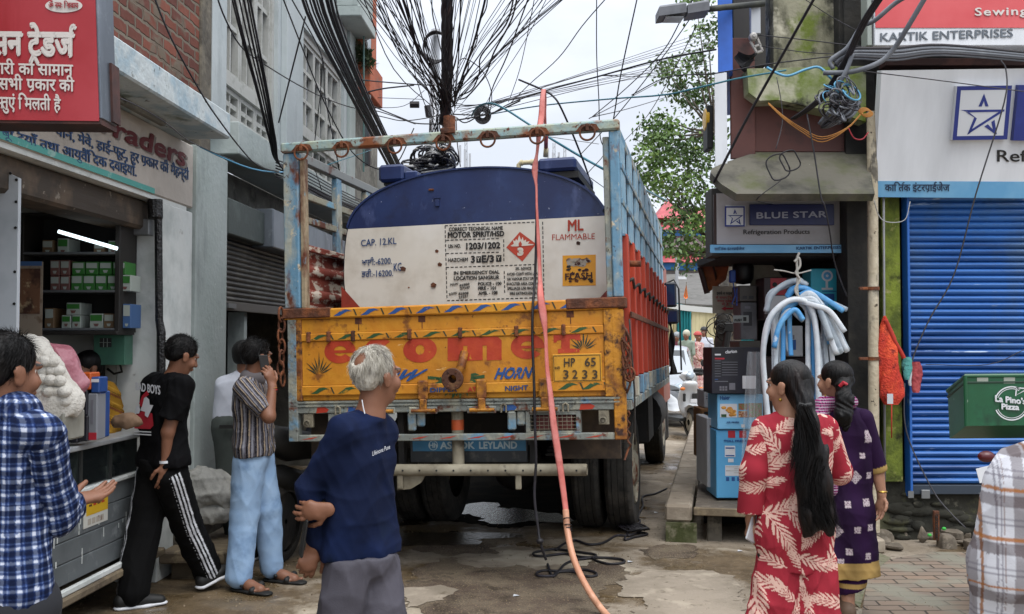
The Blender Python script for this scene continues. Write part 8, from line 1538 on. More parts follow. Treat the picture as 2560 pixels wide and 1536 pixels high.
for a, dd in ((al, (.95, -.5, 0)), (ar, (.95, -.35, 0))):
 q = a*1; q[2] = 0; d_ = FW(*dd); ft = SD(); ft.chain([q+np.array([0, 0, .07]), q+d_*.1+np.array([0, 0, .045]), q+d_*.18+np.array([0, 0, .03])], [.036, .036, .034], .02)
 for i in range(5): x = q+d_*(.215-.012*i)+np.cross(d_, (0, 0, 1))*(i-2)*.017+np.array([0, 0, .028]); ft.ell(x, (.014, .014, .011), .006)
 cmesh('foot', ft, .006, M('foot_skin', SK, .55), o); s_ = SD(); s_.chain([q+np.array([0, 0, .012])-d_*.02, q+d_*.12+np.array([0, 0, .012]), q+d_*.23+np.array([0, 0, .012])], [.046, .048, .046], .02, ((0, 0, 1), .3)); s_.cap(q+d_*.15+np.cross(d_, (0, 0, 1))*.045+np.array([0, 0, .03]), q+d_*.15-np.cross(d_, (0, 0, 1))*.045+np.array([0, 0, .05]), .02, .024, .01); s_.cap(q+d_*.06+np.cross(d_, (0, 0, 1))*.04+np.array([0, 0, .05]), q+d_*.06-np.cross(d_, (0, 0, 1))*.04+np.array([0, 0, .06]), .014, .014, .01); cmesh('sandal', s_, .006, m_blk, o)
f.hair(f.scalp()); f.short(3200, .032, .0013, seed=4); c = J(662, 916, -.13); MB().fr(c, (FW(.6, .75), FW(-.75, .6), FW(-.18, 0, 1))).box((-.036, -.006, -.06), (.036, .004, .075), .004).ob('phone', m_blk, None, label='black phone held to the ear of the man in the striped shirt', cat='phone')
for dz, m in ((-.0, m_pr), (.012, m_blk), (-.012, M('gold_thread', '8a5a2a', .6))): MB().lathe(wr_+FW(.1, 0, -1)*(.02+dz), (-.12, 0, 1), [(.027, -.005), (.033, 0), (.027, .005)], 18).ob('wrist_band', m, o, smooth=True)
f = Fig(7.4); J = f.J; f.head(J(612, 893), FW(.3, .95)); f.b.cap(J(612, 905), J(610, 1000), .055, .06, .03); o = f.build('man in a white shirt and dark green trousers mostly hidden behind the striped shirt', .008); f.hair(f.scalp(), h=.008)
t = SD(); torso(t, J(605, 945), J(560, 962), J(655, 962), J(598, 1030), J(580, 1050), J(620, 1050), .065, .125, .125, .13, .72, (0, 1, 0)); t.cap(J(566, 968), J(556, 1040), .065, .055, .04); t.plane(J(600, 1062), (0, 0, -1)); t.disp = folds(.012, 31); cmesh('shirt', t, .008, M('white_cotton', 'b9bdc8', .85, b=(200, .1)), o)
p = SD(); leg(p, J(572, 1090), J(576, 1200), J(588, 1340), (.12, .095, .08), .02); leg(p, J(625, 1090), J(625, 1200), J(630, 1340), (.12, .095, .08), .02); p.cap(J(570, 1062), J(620, 1062), .12, .12, .04); p.disp = folds(.01, 32, (1, 1, .4)); cmesh('trousers', p, .009, M('dark_green_cotton', '353b38', .85, L=[('434a46', 3, .45, .7)]), o); pb(548, 1063, 640, 1072, 7.24, 0, .01).ob('belt', m_blk, o)
for x in (588, 630): q = J(x, 1390); q[2] = 0; shoe(o, q, (.2, 1, 0))
# ---- 5 young man in blue and white checks at the counter
f = Fig(3.1); J = f.J; fw = FW(.62, .78); f.head(J(14, 932), FW(.46, .88, -.08), sc=1.0); f.b.cap(J(14, 965), J(12, 1040), .054, .062, .03); f.b.cap(J(10, 1050), J(10, 1350), .062, .066); sh, el_, wr_ = J(108, 1085, -.10), J(140, 1290, .02), J(190, 1252, .24); f.b.cap(sh, el_, .045, .042).cap(el_, wr_, .038, .027); hand(f.b, J(184, 1256, .22), (.45, .8, .12), (.1, -.1, 1), .25, 1.0, -1, .1)
o = f.build('young man in a blue and white checked shirt reaching towards the counter', .0055)
t = SD(); torso(t, J(14, 1035), J(-90, 1090, .13), J(100, 1078, -.12), J(14, 1290), J(-20, 1480, .05), J(40, 1480, -.05), .064, .12, .122, .135, .78, fw); s1 = SD().cap(sh, el_, .068, .066, .04); s1.cap(el_, wr_, .062, .046, .03); s1.plane(J(183, 1258, .2), wr_-el_); t.plane(J(0, 1530), (0, 0, -1)); t.minus(J(14, 1000), (.07, .07, .04), .012); t.disp = folds(.013, 41, (1, 1, .7), 24, 6); s1.disp = folds(.012, 42, (1, 1, 1), 30, 6)
PB_ = [(.0, .36, '09132d', 1), (.36, .44, '1c2e58', 1), (.44, .68, 'b9bfcd', .9), (.68, .74, '1c2e58', 1), (.74, .86, '0f1d42', 1), (.87, .95, '5d719c', .7)]
def chk(sd, sl):
 g = uvgarment(t, [(s1, sh, el_)] if sl else [], J(14, 1250), fw)
 def q(V):
  u, v, _ = g(V); A = stripes(u, .040, PB_, np.tile(np.array(hx('1c2f5e')), (len(V), 1))); B_ = stripes(v, .040, PB_, np.tile(np.array(hx('1c2f5e')), (len(V), 1))); return np.sqrt(A*B_)*.55+.45*np.minimum(A, B_)+.10*np.maximum(A, B_)
 return q
T5 = cmesh('shirt', t, .0042, cloth('checked_cloth'), o, chk(t, False)); cmesh('sleeve', s1, .0042, cloth('checked_cloth'), T5, chk(s1, True)); c_ = SD(); c_.cap(J(-10, 1022, .02), J(50, 1034, -.04), .068, .068, .02); c_.minus(J(14, 1002), (.062, .062, .06), .01); c_.plane(J(20, 1056), (0, 0, -1)); cmesh('collar', c_, .006, cloth('checked_cloth'), T5, chk(c_, False))
p = SD(); leg(p, J(-30, 1520, .05), J(-30, 1750), J(-30, 2000), (.12, .09, .08), .02); leg(p, J(50, 1520, -.05), J(50, 1750), J(50, 2000), (.12, .09, .08), .02); cmesh('trousers', p, .01, M('dark_trouser', '1a1c22', .85), o); f.hair(f.scalp(back=0)); f.short(6500, .034, .0009, seed=6, lift=.08, zmin=-.075)
# ---- 6 shopkeeper behind the counter
f = Fig(6.55); J = f.J; fw = FW(-.55, -.83); f.head(J(219, 922), FW(-.62, -.75, -.1), sc=.95, skin=SK); f.b.cap(J(222, 945), J(230, 985), .048, .055, .03); f.b.cap(J(232, 985), J(240, 1100), .09, .1); o = f.build('woman shopkeeper in a mustard shawl standing behind the counter boxes', .007); f.hair(f.scalp()); d = SD().cap(f.L(0, -.07, .02), f.L(.03, -.10, -.20), .055, .02, .02); f.hair(d, name='hair_tail')
t = SD(); torso(t, J(233, 968), J(196, 985, .05), J(272, 985, .0), J(240, 1060), J(230, 1130), J(255, 1130), .066, .115, .125, .14, .8, fw); t.cap(J(270, 985), J(285, 1060, -.06), .06, .055, .04); t.cap(J(285, 1060, -.06), J(270, 1082, -.2), .05, .05, .03); t.disp = folds(.016, 51, (1, 1, 1), 26)
def saf(V):
 C = np.tile(np.array(hx('8a651f')), (len(V), 1)); w = V@np.array([.5, .2, 1]); return stripes(w, .09, [(.0, .18, '5e2f22', .8), (.24, .30, '3d2a16', .8), (.5, .56, 'a98432', .8)], C)
cmesh('shawl', t, .006, cloth('mustard_shawl_cloth'), o, saf)
# ---- 7 woman in the red palm leaf suit
f = Fig(4.6); J = f.J; fw = FW(-.1, 1); f.head(J(1972, 966), FW(-.68, .73, -.05), sc=.96, skin=SKL); f.b.cap(J(1970, 985), J(1968, 1035), .046, .050, .03); f.b.cap(J(1975, 1045), J(1985, 1200), .055, .06)
shl, ell_, wrl = J(1908, 1072), J(1884, 1180, -.03), J(1876, 1300, .02); shr, elr, wrr = J(2066, 1070), J(2098, 1180, .06), J(2060, 1185, .30)
f.b.cap(shl, ell_, .04, .036).cap(ell_, wrl, .033, .023); hand(f.b, wrl, (.02, .05, -1), (.95, .3, .1), .75, .92, 1, .05); f.b.cap(shr, elr, .04, .036).cap(elr, wrr, .033, .023)
o = f.build('woman with very long loose black hair in a red suit printed with cream palm leaves', .0055)
t = SD(); torso(t, J(1978, 1040), shl, shr, J(1988, 1195), J(1962, 1330), J(2012, 1330), .055, .108, .112, .135, .72, fw, .05); t.cap(J(1955, 1330), J(1950, 1410), .118, .10, .05, (fw, .8)); t.cap(J(2020, 1330), J(2030, 1410), .118, .10, .05, (fw, .8)); t.cap(J(1985, 1340), J(1988, 1410), .13, .12, .05, (fw, .75)); t.plane(J(1990, 1424), (.05, 0, -1)); t.minus(J(1985, 1022, -.02), (.085, .085, .042), .012); t.disp = folds(.012, 61, (1, 1, .4), 24, 6)
sl = SD().cap(shl, ell_, .056, .060, .04); sl.cap(ell_, J(1878, 1282), .060, .066, .03); sl.plane(J(1878, 1282), (0, 0, -1)); sr_ = SD().cap(shr, elr, .056, .058, .04); sr_.cap(elr, J(2075, 1185, .22), .056, .05, .03)
p = SD()
for x0, x1 in ((1948, 1930), (2030, 2036)): p.cap(J(x0, 1400), J(x1, 1560), .108, .125, .02, (fw, .85)); p.cap(J(x1, 1560), J(x1-4, 1690), .125, .14, .02, (fw, .85))
p.disp = folds(.014, 63, (1, 1, .15), 30, 6)
r9 = np.random.default_rng(77); LEAVES = []
for i in range(520): LEAVES.append((r9.uniform(-.35, .35), r9.uniform(-.1, 1.6), r9.uniform(0, 6.28), r9.uniform(.085, .125), r9.uniform(-2.5, 2.5)))
_k = []
for q in LEAVES:
 if all((q[0]-w[0])**2+(q[1]-w[1])**2 > .0088 for w in _k): _k.append(q)
LEAVES = _k
def palm(u, v):
 M_ = np.zeros(len(u), bool)
 for cx, cy, a, L, cv in LEAVES:
  dx, dy = u-cx, v-cy; k = np.hypot(dx, dy) < L*1.05
  if not k.any(): continue
  x = (dx[k]*math.cos(a)+dy[k]*math.sin(a))/L; y = (-dx[k]*math.sin(a)+dy[k]*math.cos(a))/L; y = y-cv*.1*(x*x-.3); m = (np.abs(y) < .022) & (np.abs(x) < .9)
  for j in range(8):
   x0 = -.74+j*.21; ln = .66*(1-.45*abs(x0+.1))
   for s in (-1, 1):
    X, Y = x-x0, y*s; th = .62-.06*j; t_ = X*math.cos(th)+Y*math.sin(th); w = -X*math.sin(th)+Y*math.cos(th); m |= (t_ > .02) & (t_ < ln) & (np.abs(w) < (.046-.002*j)*np.sin(np.clip(t_/ln, 0, 1)*math.pi*.92+.15))
  kk = np.where(k)[0]; M_[kk[m]] = True
 return M_
def redc(sd, a=None, b_=None):
 def g(V):
  X = V-J(1985, 1200)*np.array([1, 1, 0]); fr = X@fw < 0
  if a is None: u = np.where(fr, X[:, 0], .9-X[:, 0]*1.0)*1.06; u = u+np.sign(X[:, 0])*np.abs(X[:, 1])*.4*(fr); v = V[:, 2]
  else: d = (b_-a)/np.linalg.norm(b_-a); Y = V-a; v = Y@d+.2; s = np.cross(d, fw); s /= np.linalg.norm(s); u = Y@s*1.2+(.2 if a[0] > 1 else -.2)
  C = np.tile(np.array(hx('8c2632')), (len(V), 1)); C *= (1+.12*np.sin(V@np.array([37, 21, 17.]))*np.sin(V@np.array([11, 43, 29.])))[:, None]; C[palm(u, v)] = hx('cdaa9c'); return C
 return g
cr = cloth('palm_print_cloth'); T7 = cmesh('tunic', t, .0042, cr, o, redc(t)); cmesh('sleeve', sl, .0042, cr, T7, redc(sl, shl, wrl)); cmesh('sleeve', sr_, .0042, cr, T7, redc(sr_, shr, elr)); cmesh('trousers', p, .005, cr, o, redc(p))
f.hair(f.scalp(), M('long_black_hair', '080606', .45, L=[('1a1210', 26, .48, .66, 3, (1, 1, .05))], b=(120, .3, (1, 1, .05)), spec=.25)); d = SD().cap(f.L(0, -.05, .01), J(2012, 1008, -.09), .074, .045, .04); d.cap(f.L(.0, .0, -.02), J(2005, 1000, -.05), .06, .045, .04); d.chain([J(2012, 1008, -.11), J(2018, 1060, -.145), J(2024, 1130, -.165), J(2034, 1210, -.17), J(2040, 1290, -.17)], [.038, .056, .068, .080, .076], .03, ((0, 1, 0), .55)); d.cap(J(2028, 1285, -.17), J(2014, 1338, -.165), .042, .012, .03); d.cap(J(2058, 1285, -.17), J(2074, 1335, -.165), .038, .012, .03)
wav = lambda z: .012*np.sin(z*13+1)+.006*np.sin(z*31)
d.disp = lambda P: .004*np.sin((P[:, 0]+wav(P[:, 2]))*150)*np.sin(P[:, 2]*9+P[:, 0]*20)+.006*np.sin((P[:, 0]+wav(P[:, 2]))*60+1)
f.hair(d, MC['long_black_hair'], .005, 'hair_tail'); k = 3600; tt = r9.random(k); xs_ = np.interp(tt, [0, .3, .7, 1], [2012, 2020, 2034, 2042]); hw = np.interp(tt, [0, .15, .4, .7, 1], [18, 28, 36, 42, 42])
rt = np.array([J(x+w*h_, 1010+285*q, -.175-.045*math.sqrt(max(0, 1-w*w))) for x, w, h_, q in zip(xs_, r9.uniform(-1, 1, k), hw, tt)]); rt[:, 0] += wav(rt[:, 2]); strands('hair_strands', rt, np.stack([.05+.35*np.cos(rt[:, 2]*13+1), np.full(k, -.02), np.full(k, -1.)], 1), .11, .0008, m_hairb, o, 8, .0, 5, .06)
MB().tube([J(1998, 1012, -.15), J(2012, 1016, -.165), J(2028, 1012, -.15)], .011, 8).ob('hair_clip', m_blk, o); MB().lathe(J(1951, 1000, -.065), (-1, -1, 0), [(0, .01), (.007, .006), (.009, 0)], 10).ob('earring', M('gold', '9a7a3a', .3, .8), o)
for x in (1934, 2036): q = J(x, 1700); q[2] = 0; shoe(o, q, (0, 1, 0), .23)
MB().fr(J(1884, 1318, .0), (FW(.35, .3, .9), FW(-.6, .7, 0), FW(.6, .5, -.4))).box((-.07, -.005, -.035), (.08, .005, .035), .004).ob('phone', m_cw, None, label='white phone held by the woman in the red palm leaf suit', cat='phone'); pb(1893, 1352, 1912, 1420, 4.6, -.04, .02, .012).ob('purse', m_blk, None, label='small black purse held beside the red palm leaf suit', cat='purse')
# ---- 8 woman in purple
f = Fig(5.9); J = f.J; fw = FW(-.25, .97); f.head(J(2088, 954), FW(-.6, .8), sc=.98, skin=SKL); f.b.cap(J(2094, 970), J(2104, 1012), .048, .055, .03); f.b.cap(J(2107, 1015), J(2112, 1150),   .055, .06); sh, el_, wr_ = J(2158, 1048, -.02), J(2192, 1170, .0), J(2204, 1236, -.03); f.b.cap(sh, el_, .044, .042).cap(el_, wr_, .042, .026); hand(f.b, wr_, (-.15, -.1, -1), (-.8, -.4, 0), .35, .95, -1)
ft = J(2120, 1500, -.05); ft[2] = .06; f.b.cap(J(2112, 1200), J(2120, 1430), .07, .05, .02); f.b.cap(J(2120, 1430), ft, .045, .036, .03); o = f.build('woman in a purple embroidered suit with a red hair tie walking away', .006)
t = SD(); torso(t, J(2106, 1022), J(2056, 1045), J(2158, 1045), J(2114, 1160), J(2100, 1280), J(2132, 1280), .058, .115, .118, .13, .76, fw); t.cap(J(2104, 1280), J(2098, 1440), .125, .125, .05, (fw, .9)); t.cap(J(2132, 1280), J(2148, 1440), .125, .125, .05, (fw, .9)); s1 = SD().cap(sh, el_, .062, .060, .04); s1.plane(J(2194, 1180), el_-sh); t.plane(J(2120, 1441), (.06, 0, -1)); t.minus(J(2112, 1010, -.07), (.085, .09, .055), .012); t.disp = folds(.011, 71, (1, 1, .5), 24, 6)
MO = [(2163, 1088, 16, 0), (2141, 1135, 7, 0), (2124, 1188, 18, 1), (2161, 1185, 8, 0), (2103, 1254, 8, 0), (2152, 1250, 9, 0), (2127, 1316, 8, 0), (2162, 1312, 8, 0), (2106, 1370, 8, 0), (2154, 1381, 8, 0), (2078, 1320, 17, 1), (2165, 1035, 9, 1), (2090, 1190, 8, 0), (2086, 1395, 8, 0)]
def pur(V):
 C = np.tile(np.array(hx('230f2e')), (len(V), 1)); n = (1+.25*np.sin(V@np.array([31, 17, 5.]))); C *= n[:, None]
 for x, y, r, dm in MO:
  c = J(x, y); dx, dz = np.abs(V[:, 0]-c[0])*F/5.8, np.abs(V[:, 2]-c[2])*F/5.8; k = (V[:, 1] < 5.93) & ((dx+dz < r) if dm else (np.maximum(dx, dz) < r)); C[k] = hx('b3a7ab'); q = np.hypot(np.mod(dx+4, 8)-4, np.mod(dz+4, 8)-4); C[k & (q > 2.2) & (q < 3.4)] = hx('6d5a66')
 g = (V[:, 2] < J(0, 1398)[2]+.02*(V[:, 0]-J(2120, 0)[0])); C[g] = np.array(hx('a08450'))*n[g, None]; return C
def pur2(V):
 C = np.tile(np.array(hx('230f2e')), (len(V), 1)); d = FW(*(el_-sh)); C[(V-J(2192, 1173))@d > -.02] = hx('a08450'); return C
cp_ = cloth('purple_silk'); cmesh('kurta', t, .0055, cp_, o, pur); cmesh('sleeve', s1, .006, cp_, o, pur2)
p = SD(); p.cap(J(2104, 1420, .03), J(2098, 1500, .06), .085, .085, .02); p.cap(J(2138, 1420, .0), J(2126, 1466, -.02), .085, .085, .02); p.plane(J(2120, 1478), (.3, 0, -1)); p.disp = folds(.01, 73); gz_ = J(0, 1452)[2]
cmesh('trousers', p, .007, cp_, o, lambda V: np.where(((V[:, 2] < gz_) & (V[:, 2] > gz_-.03))[:, None], np.array(hx('a08450')), np.array(hx('2a1035')))); shoe(o, J(2121, 1522, -.08)*np.array([1, 1, 0])+np.array([0, 0, .0]), (.05, .6, 0), .23, M('tan_sandal', '5a4638', .7), M('tan_sole', '8a7560', .8)); shoe(o, J(2092, 1500, .3)*np.array([1, 1, 0]), (-.2, 1, 0), .23, MC['tan_sandal'])
f.hair(f.scalp()); d = SD().cap(f.L(0, -.06, .01), J(2107, 966, -.10), .062, .040, .03); d.chain([J(2107, 966, -.11), J(2112, 1000, -.14), J(2108, 1040, -.16), J(2114, 1072, -.16)], [.034, .048, .050, .02], .03); d.disp = lambda P: .005*np.sin(P[:, 0]*120+7*np.sin(P[:, 2]*30))*np.sin(P[:, 2]*50+1); f.hair(d, h=.006, name='hair_tail'); MB().tube([J(2100, 966, -.14), J(2108, 957, -.155), J(2116, 962, -.14)], .012, 8).ob('hair_tie', m_pr, o); MB().ball(J(2063, 990, -.09), .006, 8, 6).ob('earring', MC['gold'], o)
s_ = SD(); s_.cap(J(2066, 1012, -.02), J(2128, 1006, -.05), .050, .040, .03); s_.chain([J(2056, 1015, -.05), J(2050, 1050, -.07), J(2056, 1110, -.10)], [.055, .055, .035], .03); s_.disp = folds(.012, 75); m_dp = cloth('checked_scarf_cloth')
scf = lambda V: stripes(V[:, 2], .016, [(0, .4, 'a99aa8', .8)], stripes(V[:, 0]+V[:, 1]*.5, .016, [(0, .5, '3f1238', 1)], np.tile(np.array(hx('8a2a62')), (len(V), 1))))
S8 = cmesh('scarf', s_, .0045, m_dp, o, scf); s_ = SD(); s_.cap(J(2085, 1150, -.12), J(2082, 1228, -.12), .035, .03, .02, ((0, 1, 0), .5)); cmesh('scarf_end', s_, .0045, m_dp, S8, scf); MB().lathe(J(2205, 1229, -.03), (0, 0, 1), [(.028, -.006), (.032, 0), (.028, .006)], 16).ob('bangle', MC['gold'], o)
# ---- 9 man in white and brown checks close at the right edge
f = Fig(2.4); J = f.J; f.head(J(2760, 985), FW(.3, .95)); f.b.cap(J(2760, 1020), J(2740, 1100), .055, .065, .03); f.b.cap(J(2740, 1110), J(2740, 1500), .1, .1); f.b.cap(J(2520, 1230, .02), J(2500, 1520, .02), .05, .045); o = f.build('man in a white and brown checked shirt at the right edge', .008); f.hair(f.scalp())
t = SD(); torso(t, J(2745, 1060), J(2600, 1190), J(2920, 1180), J(2740, 1450), J(2690, 1700), J(2790, 1700), .075, .135, .135, .14, .74, (0, 1, 0)); s1 = SD().cap(J(2556, 1224), J(2514, 1420, .02), .088, .078, .07); s1.cap(J(2514, 1420, .02), J(2507, 1800, .05), .078, .065, .04); t = merge(t, s1); t.disp = folds(.016, 81, (1, 1, .6), 18, 6)
BW = lambda u, per, o_: (np.mod(u+o_, per)/per)
def wb(V):
 X = V-J(2740, 1300); u = X[:, 0]-.35*X[:, 1]; v = V[:, 2]; C = np.tile(np.array(hx('bfc0c6')), (len(V), 1)); B_ = [(.0, .24, '3a2320', .55), (.30, .36, '8f5a26', .85), (.62, .66, '5a5560', .6), (.72, .76, '5a5560', .6), (.80, .82, '6b4a3a', .6)]
 C = stripes(u, .105, B_, C); return stripes(v+.012, .115, [(.0, .24, '3a2320', .6), (.30, .37, '9a5f26', .85), (.60, .64, '5a5560', .6), (.72, .76, '5a5560', .5)], C)
cmesh('shirt', t, .0045, cloth('brown_check_cloth'), o, wb); p = SD(); leg(p, J(2690, 1700), J(2690, 2100), J(2690, 2450), (.13, .1, .08), .02); leg(p, J(2800, 1700), J(2800, 2100), J(2800, 2450), (.13, .1, .08), .02); cmesh('trousers', p, .015, M('dark_trouser', '1a1c22', .85), o)
# ---- far figures
def far(px, Y, top, label, sh, pa, fwd, cap=None, sari=False, seat=0, h=.016):
 f = Fig(Y); b0 = PY(px, 850, Y); zt = PY(px, top, Y)[2]; k = (zt-seat)/1.68; J_ = lambda x, y, z: np.array([b0[0], Y, seat])+RotM(fwd)@np.array([x, y, z])*k; f.b.p = []; f.head(J_(0, 0, 1.56), fwd, sc=k); f.b.cap(J_(0, 0, 1.5), J_(0, 0, 1.1), .055*k, .07*k, .03); f.b.cap(J_(.2, 0, 1.15), J_(.22, .18, .95), .04*k, .03*k); hand(f.b, J_(.22, .18, .95), RotM(fwd)[:, 1], (-1, 0, 0), .4, k); f.b.cap(J_(0, 0, 1.1), J_(.08, .04, .06), .08*k, .04*k); o = f.build(label, .012)
 t = SD(); torso(t, J_(0, 0, 1.42), J_(-.18, 0, 1.36), J_(.18, 0, 1.36), J_(0, 0, 1.08), J_(-.06, 0, .9), J_(.06, 0, .9), .06*k, .11*k, .11*k, .125*k, .75, RotM(fwd)[:, 1]); t.cap(J_(.19, 0, 1.34), J_(.22, -.02, 1.1), .055*k, .05*k, .03); t.cap(J_(.22, -.02, 1.1), J_(.22, .12, .98), .05*k, .04*k, .03); t.cap(J_(-.19, 0, 1.34), J_(-.23, .05, 1.05), .055*k, .045*k, .03); t.disp = folds(.012, int(px), (1, 1, .7), 18, 4)
 if sari: t.cap(J_(-.03, 0, .9), J_(-.05, -.04, .1), .14*k, .17*k, .06); t.cap(J_(.05, 0, .9), J_(.06, .04, .1), .14*k, .16*k, .06)
 cmesh('clothing', t, h, sh, o)
 if not sari: p = SD(); leg(p, J_(-.09, 0, .86), J_(-.1, .05, .48), J_(-.1, 0, .08), (.1*k, .08*k, .06*k)); leg(p, J_(.09, 0, .86), J_(.1, .08, .48), J_(.1, .1, .08), (.1*k, .08*k, .06*k)); cmesh('trousers', p, h, pa, o)
 if cap is None: f.hair(f.scalp(), h=.01)
 else: d = SD(); d.ell(f.L(0, -.01, .05), np.array([.1, .12, .11])*k, .01, f.R); d.plane(f.L(0, .1, .02), FW(*(f.R[:, 1]*.8-f.R[:, 2]*.6))) if cap[1] else d.plane(f.L(0, 0, .05), -f.R[:, 2]); cmesh(cap[2], d, .009, cap[0], o)
 return o
m_flr = M('pink_floral_cloth', 'b08884', .85, L=[('c9aca2', 9, .5, .56, 2), ('9a4a4e', 12, .58, .63, 2), ('6f7a5a', 14, .66, .69, 2)]); m_kh = M('khaki_cloth', '7f8a7c', .85, L=[('6d7869', 3, .45, .7)]); m_wc = M('white_cotton', 'b9bdc8'); m_dn = M('dark_denim', '1c2638', .85)
far(1745, 29, 832, 'woman in a pink floral dress with a red cap walking behind the truck', m_flr, None, (.6, -.6, 0), (M('red_cap', 'a8433f', .7), False, 'cap'), True); far(1760, 32, 820, 'man in a white shirt and dark cap standing behind the woman in floral dress', m_wc, m_dn, (-.3, -1, 0), (m_blk, False, 'cap'))
mcs = far(1716, 26, 828, 'rider in khaki with a pale helmet behind the parked silver car', m_kh, m_dn, (-.5, -.8, 0), (M('pale_helmet', 'a9a693', .35), True, 'helmet'), seat=.25); far(1692, 28, 833, 'second rider with a grey helmet beside the khaki rider', M('maroon_cloth', '5a2430', .85), m_dn, (-.4, -.9, 0), (M('grey_helmet', '7d8285', .35), True, 'helmet'), seat=.12); far(1812, 22, 835, 'man in a pale blue shirt half hidden by the wire pole', M('pale_blue_cotton', 'a4aec0', .85), m_dn, (-.4, .9, 0))
# ================================================================ goods on the counter, sacks, delivery box scooter
g0 = LQ(5.6, -.2, 1.05)
def rbox(name, lab, px0, px1, yb, yt, Y, dep, m, parts=(), cat='box', rz=0): return carton(name, lab, px0, yt, px1, yb, Y, dep, m, parts, cat)
m_gold = M('gold_carton', '6e5a28', .4); m_lg = M('leaf_green_carton', '3f8a2c', .45); m_sv = M('silver_carton', '7c7f85', .35); m_or = M('orange_carton', 'b5521c', .45); m_bl2 = M('blue_carton', '22447f', .45)
tx = lambda s, q, m=m_pw: ('t', s, q, m, .03)
for a in (('carton', 'black incense carton in the lower row beside the green one', 167, 193, 1108, 1042, 5.55, .12, m_ck, [('p', 'white_lettering_strip', (177, 1055, 183, 1095), m_pw)]), ('carton', 'black incense carton in the lower row next to the silver one', 194, 218, 1104, 1040, 5.56, .12, m_ck, [('p', 'white_lettering_strip', (203, 1052, 209, 1090), m_pw)]), ('carton', 'gold carton stacked on the black incense cartons', 166, 193, 1041, 977, 5.55, .12, m_gold, [('p', 'dark_lettering', (178, 985, 186, 1030), m_blk)]), ('carton', 'black carton stacked beside the gold one', 194, 217, 1039, 976, 5.56, .12, m_ck, [('p', 'white_lettering_strip', (201, 985, 208, 1030), m_pw)]), ('carton', 'leaf green carton at the left end of the box row', 154, 166, 1110, 1043, 5.54, .12, m_lg), ('carton', 'tall silver grey carton with a maroon foot at the right of the box row', 218, 242, 1101, 984, 5.58, .12, m_sv, [('p', 'maroon_foot', (219, 1082, 241, 1100), m_pr), ('p', 'print_line', (227, 1000, 233, 1060), m_pg)]), ('carton', 'narrow dark blue carton behind the silver one', 243, 249, 1097, 980, 5.62, .14, m_bl2), ('carton', 'bright orange carton on top of the box row', 181, 226, 975, 932, 5.57, .13, m_or, [('p', 'printed_ring', (195, 940, 208, 952), m_pw)]), ('carton', 'blue and white carton on top beside the orange one', 227, 248, 983, 943, 5.58, .12, m_bl2, [('p', 'white_band', (228, 948, 247, 956), m_pw)])): rbox(*a)
s = SD(); s.chain([PY(296, 1056, 5.9), PY(320, 1054, 5.9), PY(338, 1055, 5.9)], [.045, .055, .04], .02); s.plane(PY(310, 1070, 5.9), (0, 0, -1)); s.disp = folds(.012, 5, (1, 1, 1), 40); cmesh('paper_parcel', s, .008, M('brown_paper', '6b5440', .8), None, label='crumpled brown paper parcel on the counter beside the shopkeeper', cat='parcel')
bgc = thing('cotton_bag', 'clear bag packed with white cotton balls on the counter', 'bag', PY(105, 1030, 5.2)); r_c = random.Random(6)
for row, (y, x0, x1) in enumerate(((1005, 58, 160), (978, 56, 155), (950, 58, 148), (925, 62, 140), (903, 70, 130))):
 n = int((x1-x0)/24)+1
 for i in range(n+1): c = PY(x0+(x1-x0)*(i+.5*(row % 2)*.6)/n, y+r_c.uniform(-3, 3), 5.12+.05*r_c.random()); MB().ball(c, (.036, .036, .030), 14, 10).ob('cotton_ball', M('cotton', 'cbc7be', .9, L=[('b5afa4', 12, .45, .7)], b=(60, .6)), bgc, smooth=True)
s = SD(); s.cap(PY(75, 890, 5.25), PY(140, 1010, 5.25), .12, .13, .05); s.cap(PY(70, 1000, 5.25), PY(150, 1005, 5.25), .11, .11, .05); s.disp = folds(.014, 9, (1, 1, 1), 30); s.plane(PY(100, 1045, 5.2), (0, 0, -1)); cmesh('bag_filling', s, .01, M('cotton', 'b5b0a6'), bgc)
s = SD(); s.cap(PY(150, 905, 5.45), PY(195, 960, 5.45), .09, .06, .05); s.cap(PY(110, 885, 5.4), PY(150, 905, 5.45), .06, .09, .05); s.disp = folds(.016, 11, (1, 1, 1), 34); cmesh('pink_bag', s, .008, M('pink_plastic_bag', '9a5a66', .35, L=[('b07f88', 5, .45, .65)], b=(30, .4)), None, label='soft pink plastic bag behind the cotton bag on the counter', cat='bag')
pb(40, 1030, 160, 1105, 5.15, 0, .25, .01).ob('storage_tub', M('translucent_tub', '94938a', .4, L=[('7d7b70', 3, .5, .7)]), None, label='pale plastic tub under the cotton bag on the counter', cat='tub')
pb(42, 1012, 90, 1030, 5.05, 0, .1, .01).ob('sweet_packet', M('red_packet', '8a2420', .35), None, label='red shiny packet on the pale tub', cat='packet')
ms_ = M('dusty_sack', '8a8a86', .8, L=[('a3a29c', 4, .45, .65), ('6b6a64', 7, .55, .7)], b=(25, .5))
for i, (x0, y0, x1, y1, r, lab) in enumerate(((505, 1215, 548, 1220, .15, 'dusty grey sack slumped on the ledge under the mint pillar'), (425, 1238, 470, 1240, .13, 'pale sack on the step between the legs of the man in black'), (480, 1255, 540, 1262, .10, 'low grey sack lying in front of the slumped one'))): s = SD(); a, b_ = PY(x0, y0, 7.15), PY(x1, y1, 7.25); s.cap(a, b_, r, r*.9, .05); s.ell((a+b_)/2-np.array([0, 0, .05]), (.24, .16, .11), .05); s.plane((a+b_)/2-np.array([0, 0, .13]), (0, 0, -1)); s.disp = folds(.03, 90+i, (1, 1, 1), 16, 5); cmesh('sack', s, .012, ms_, None, label=lab, cat='sack')
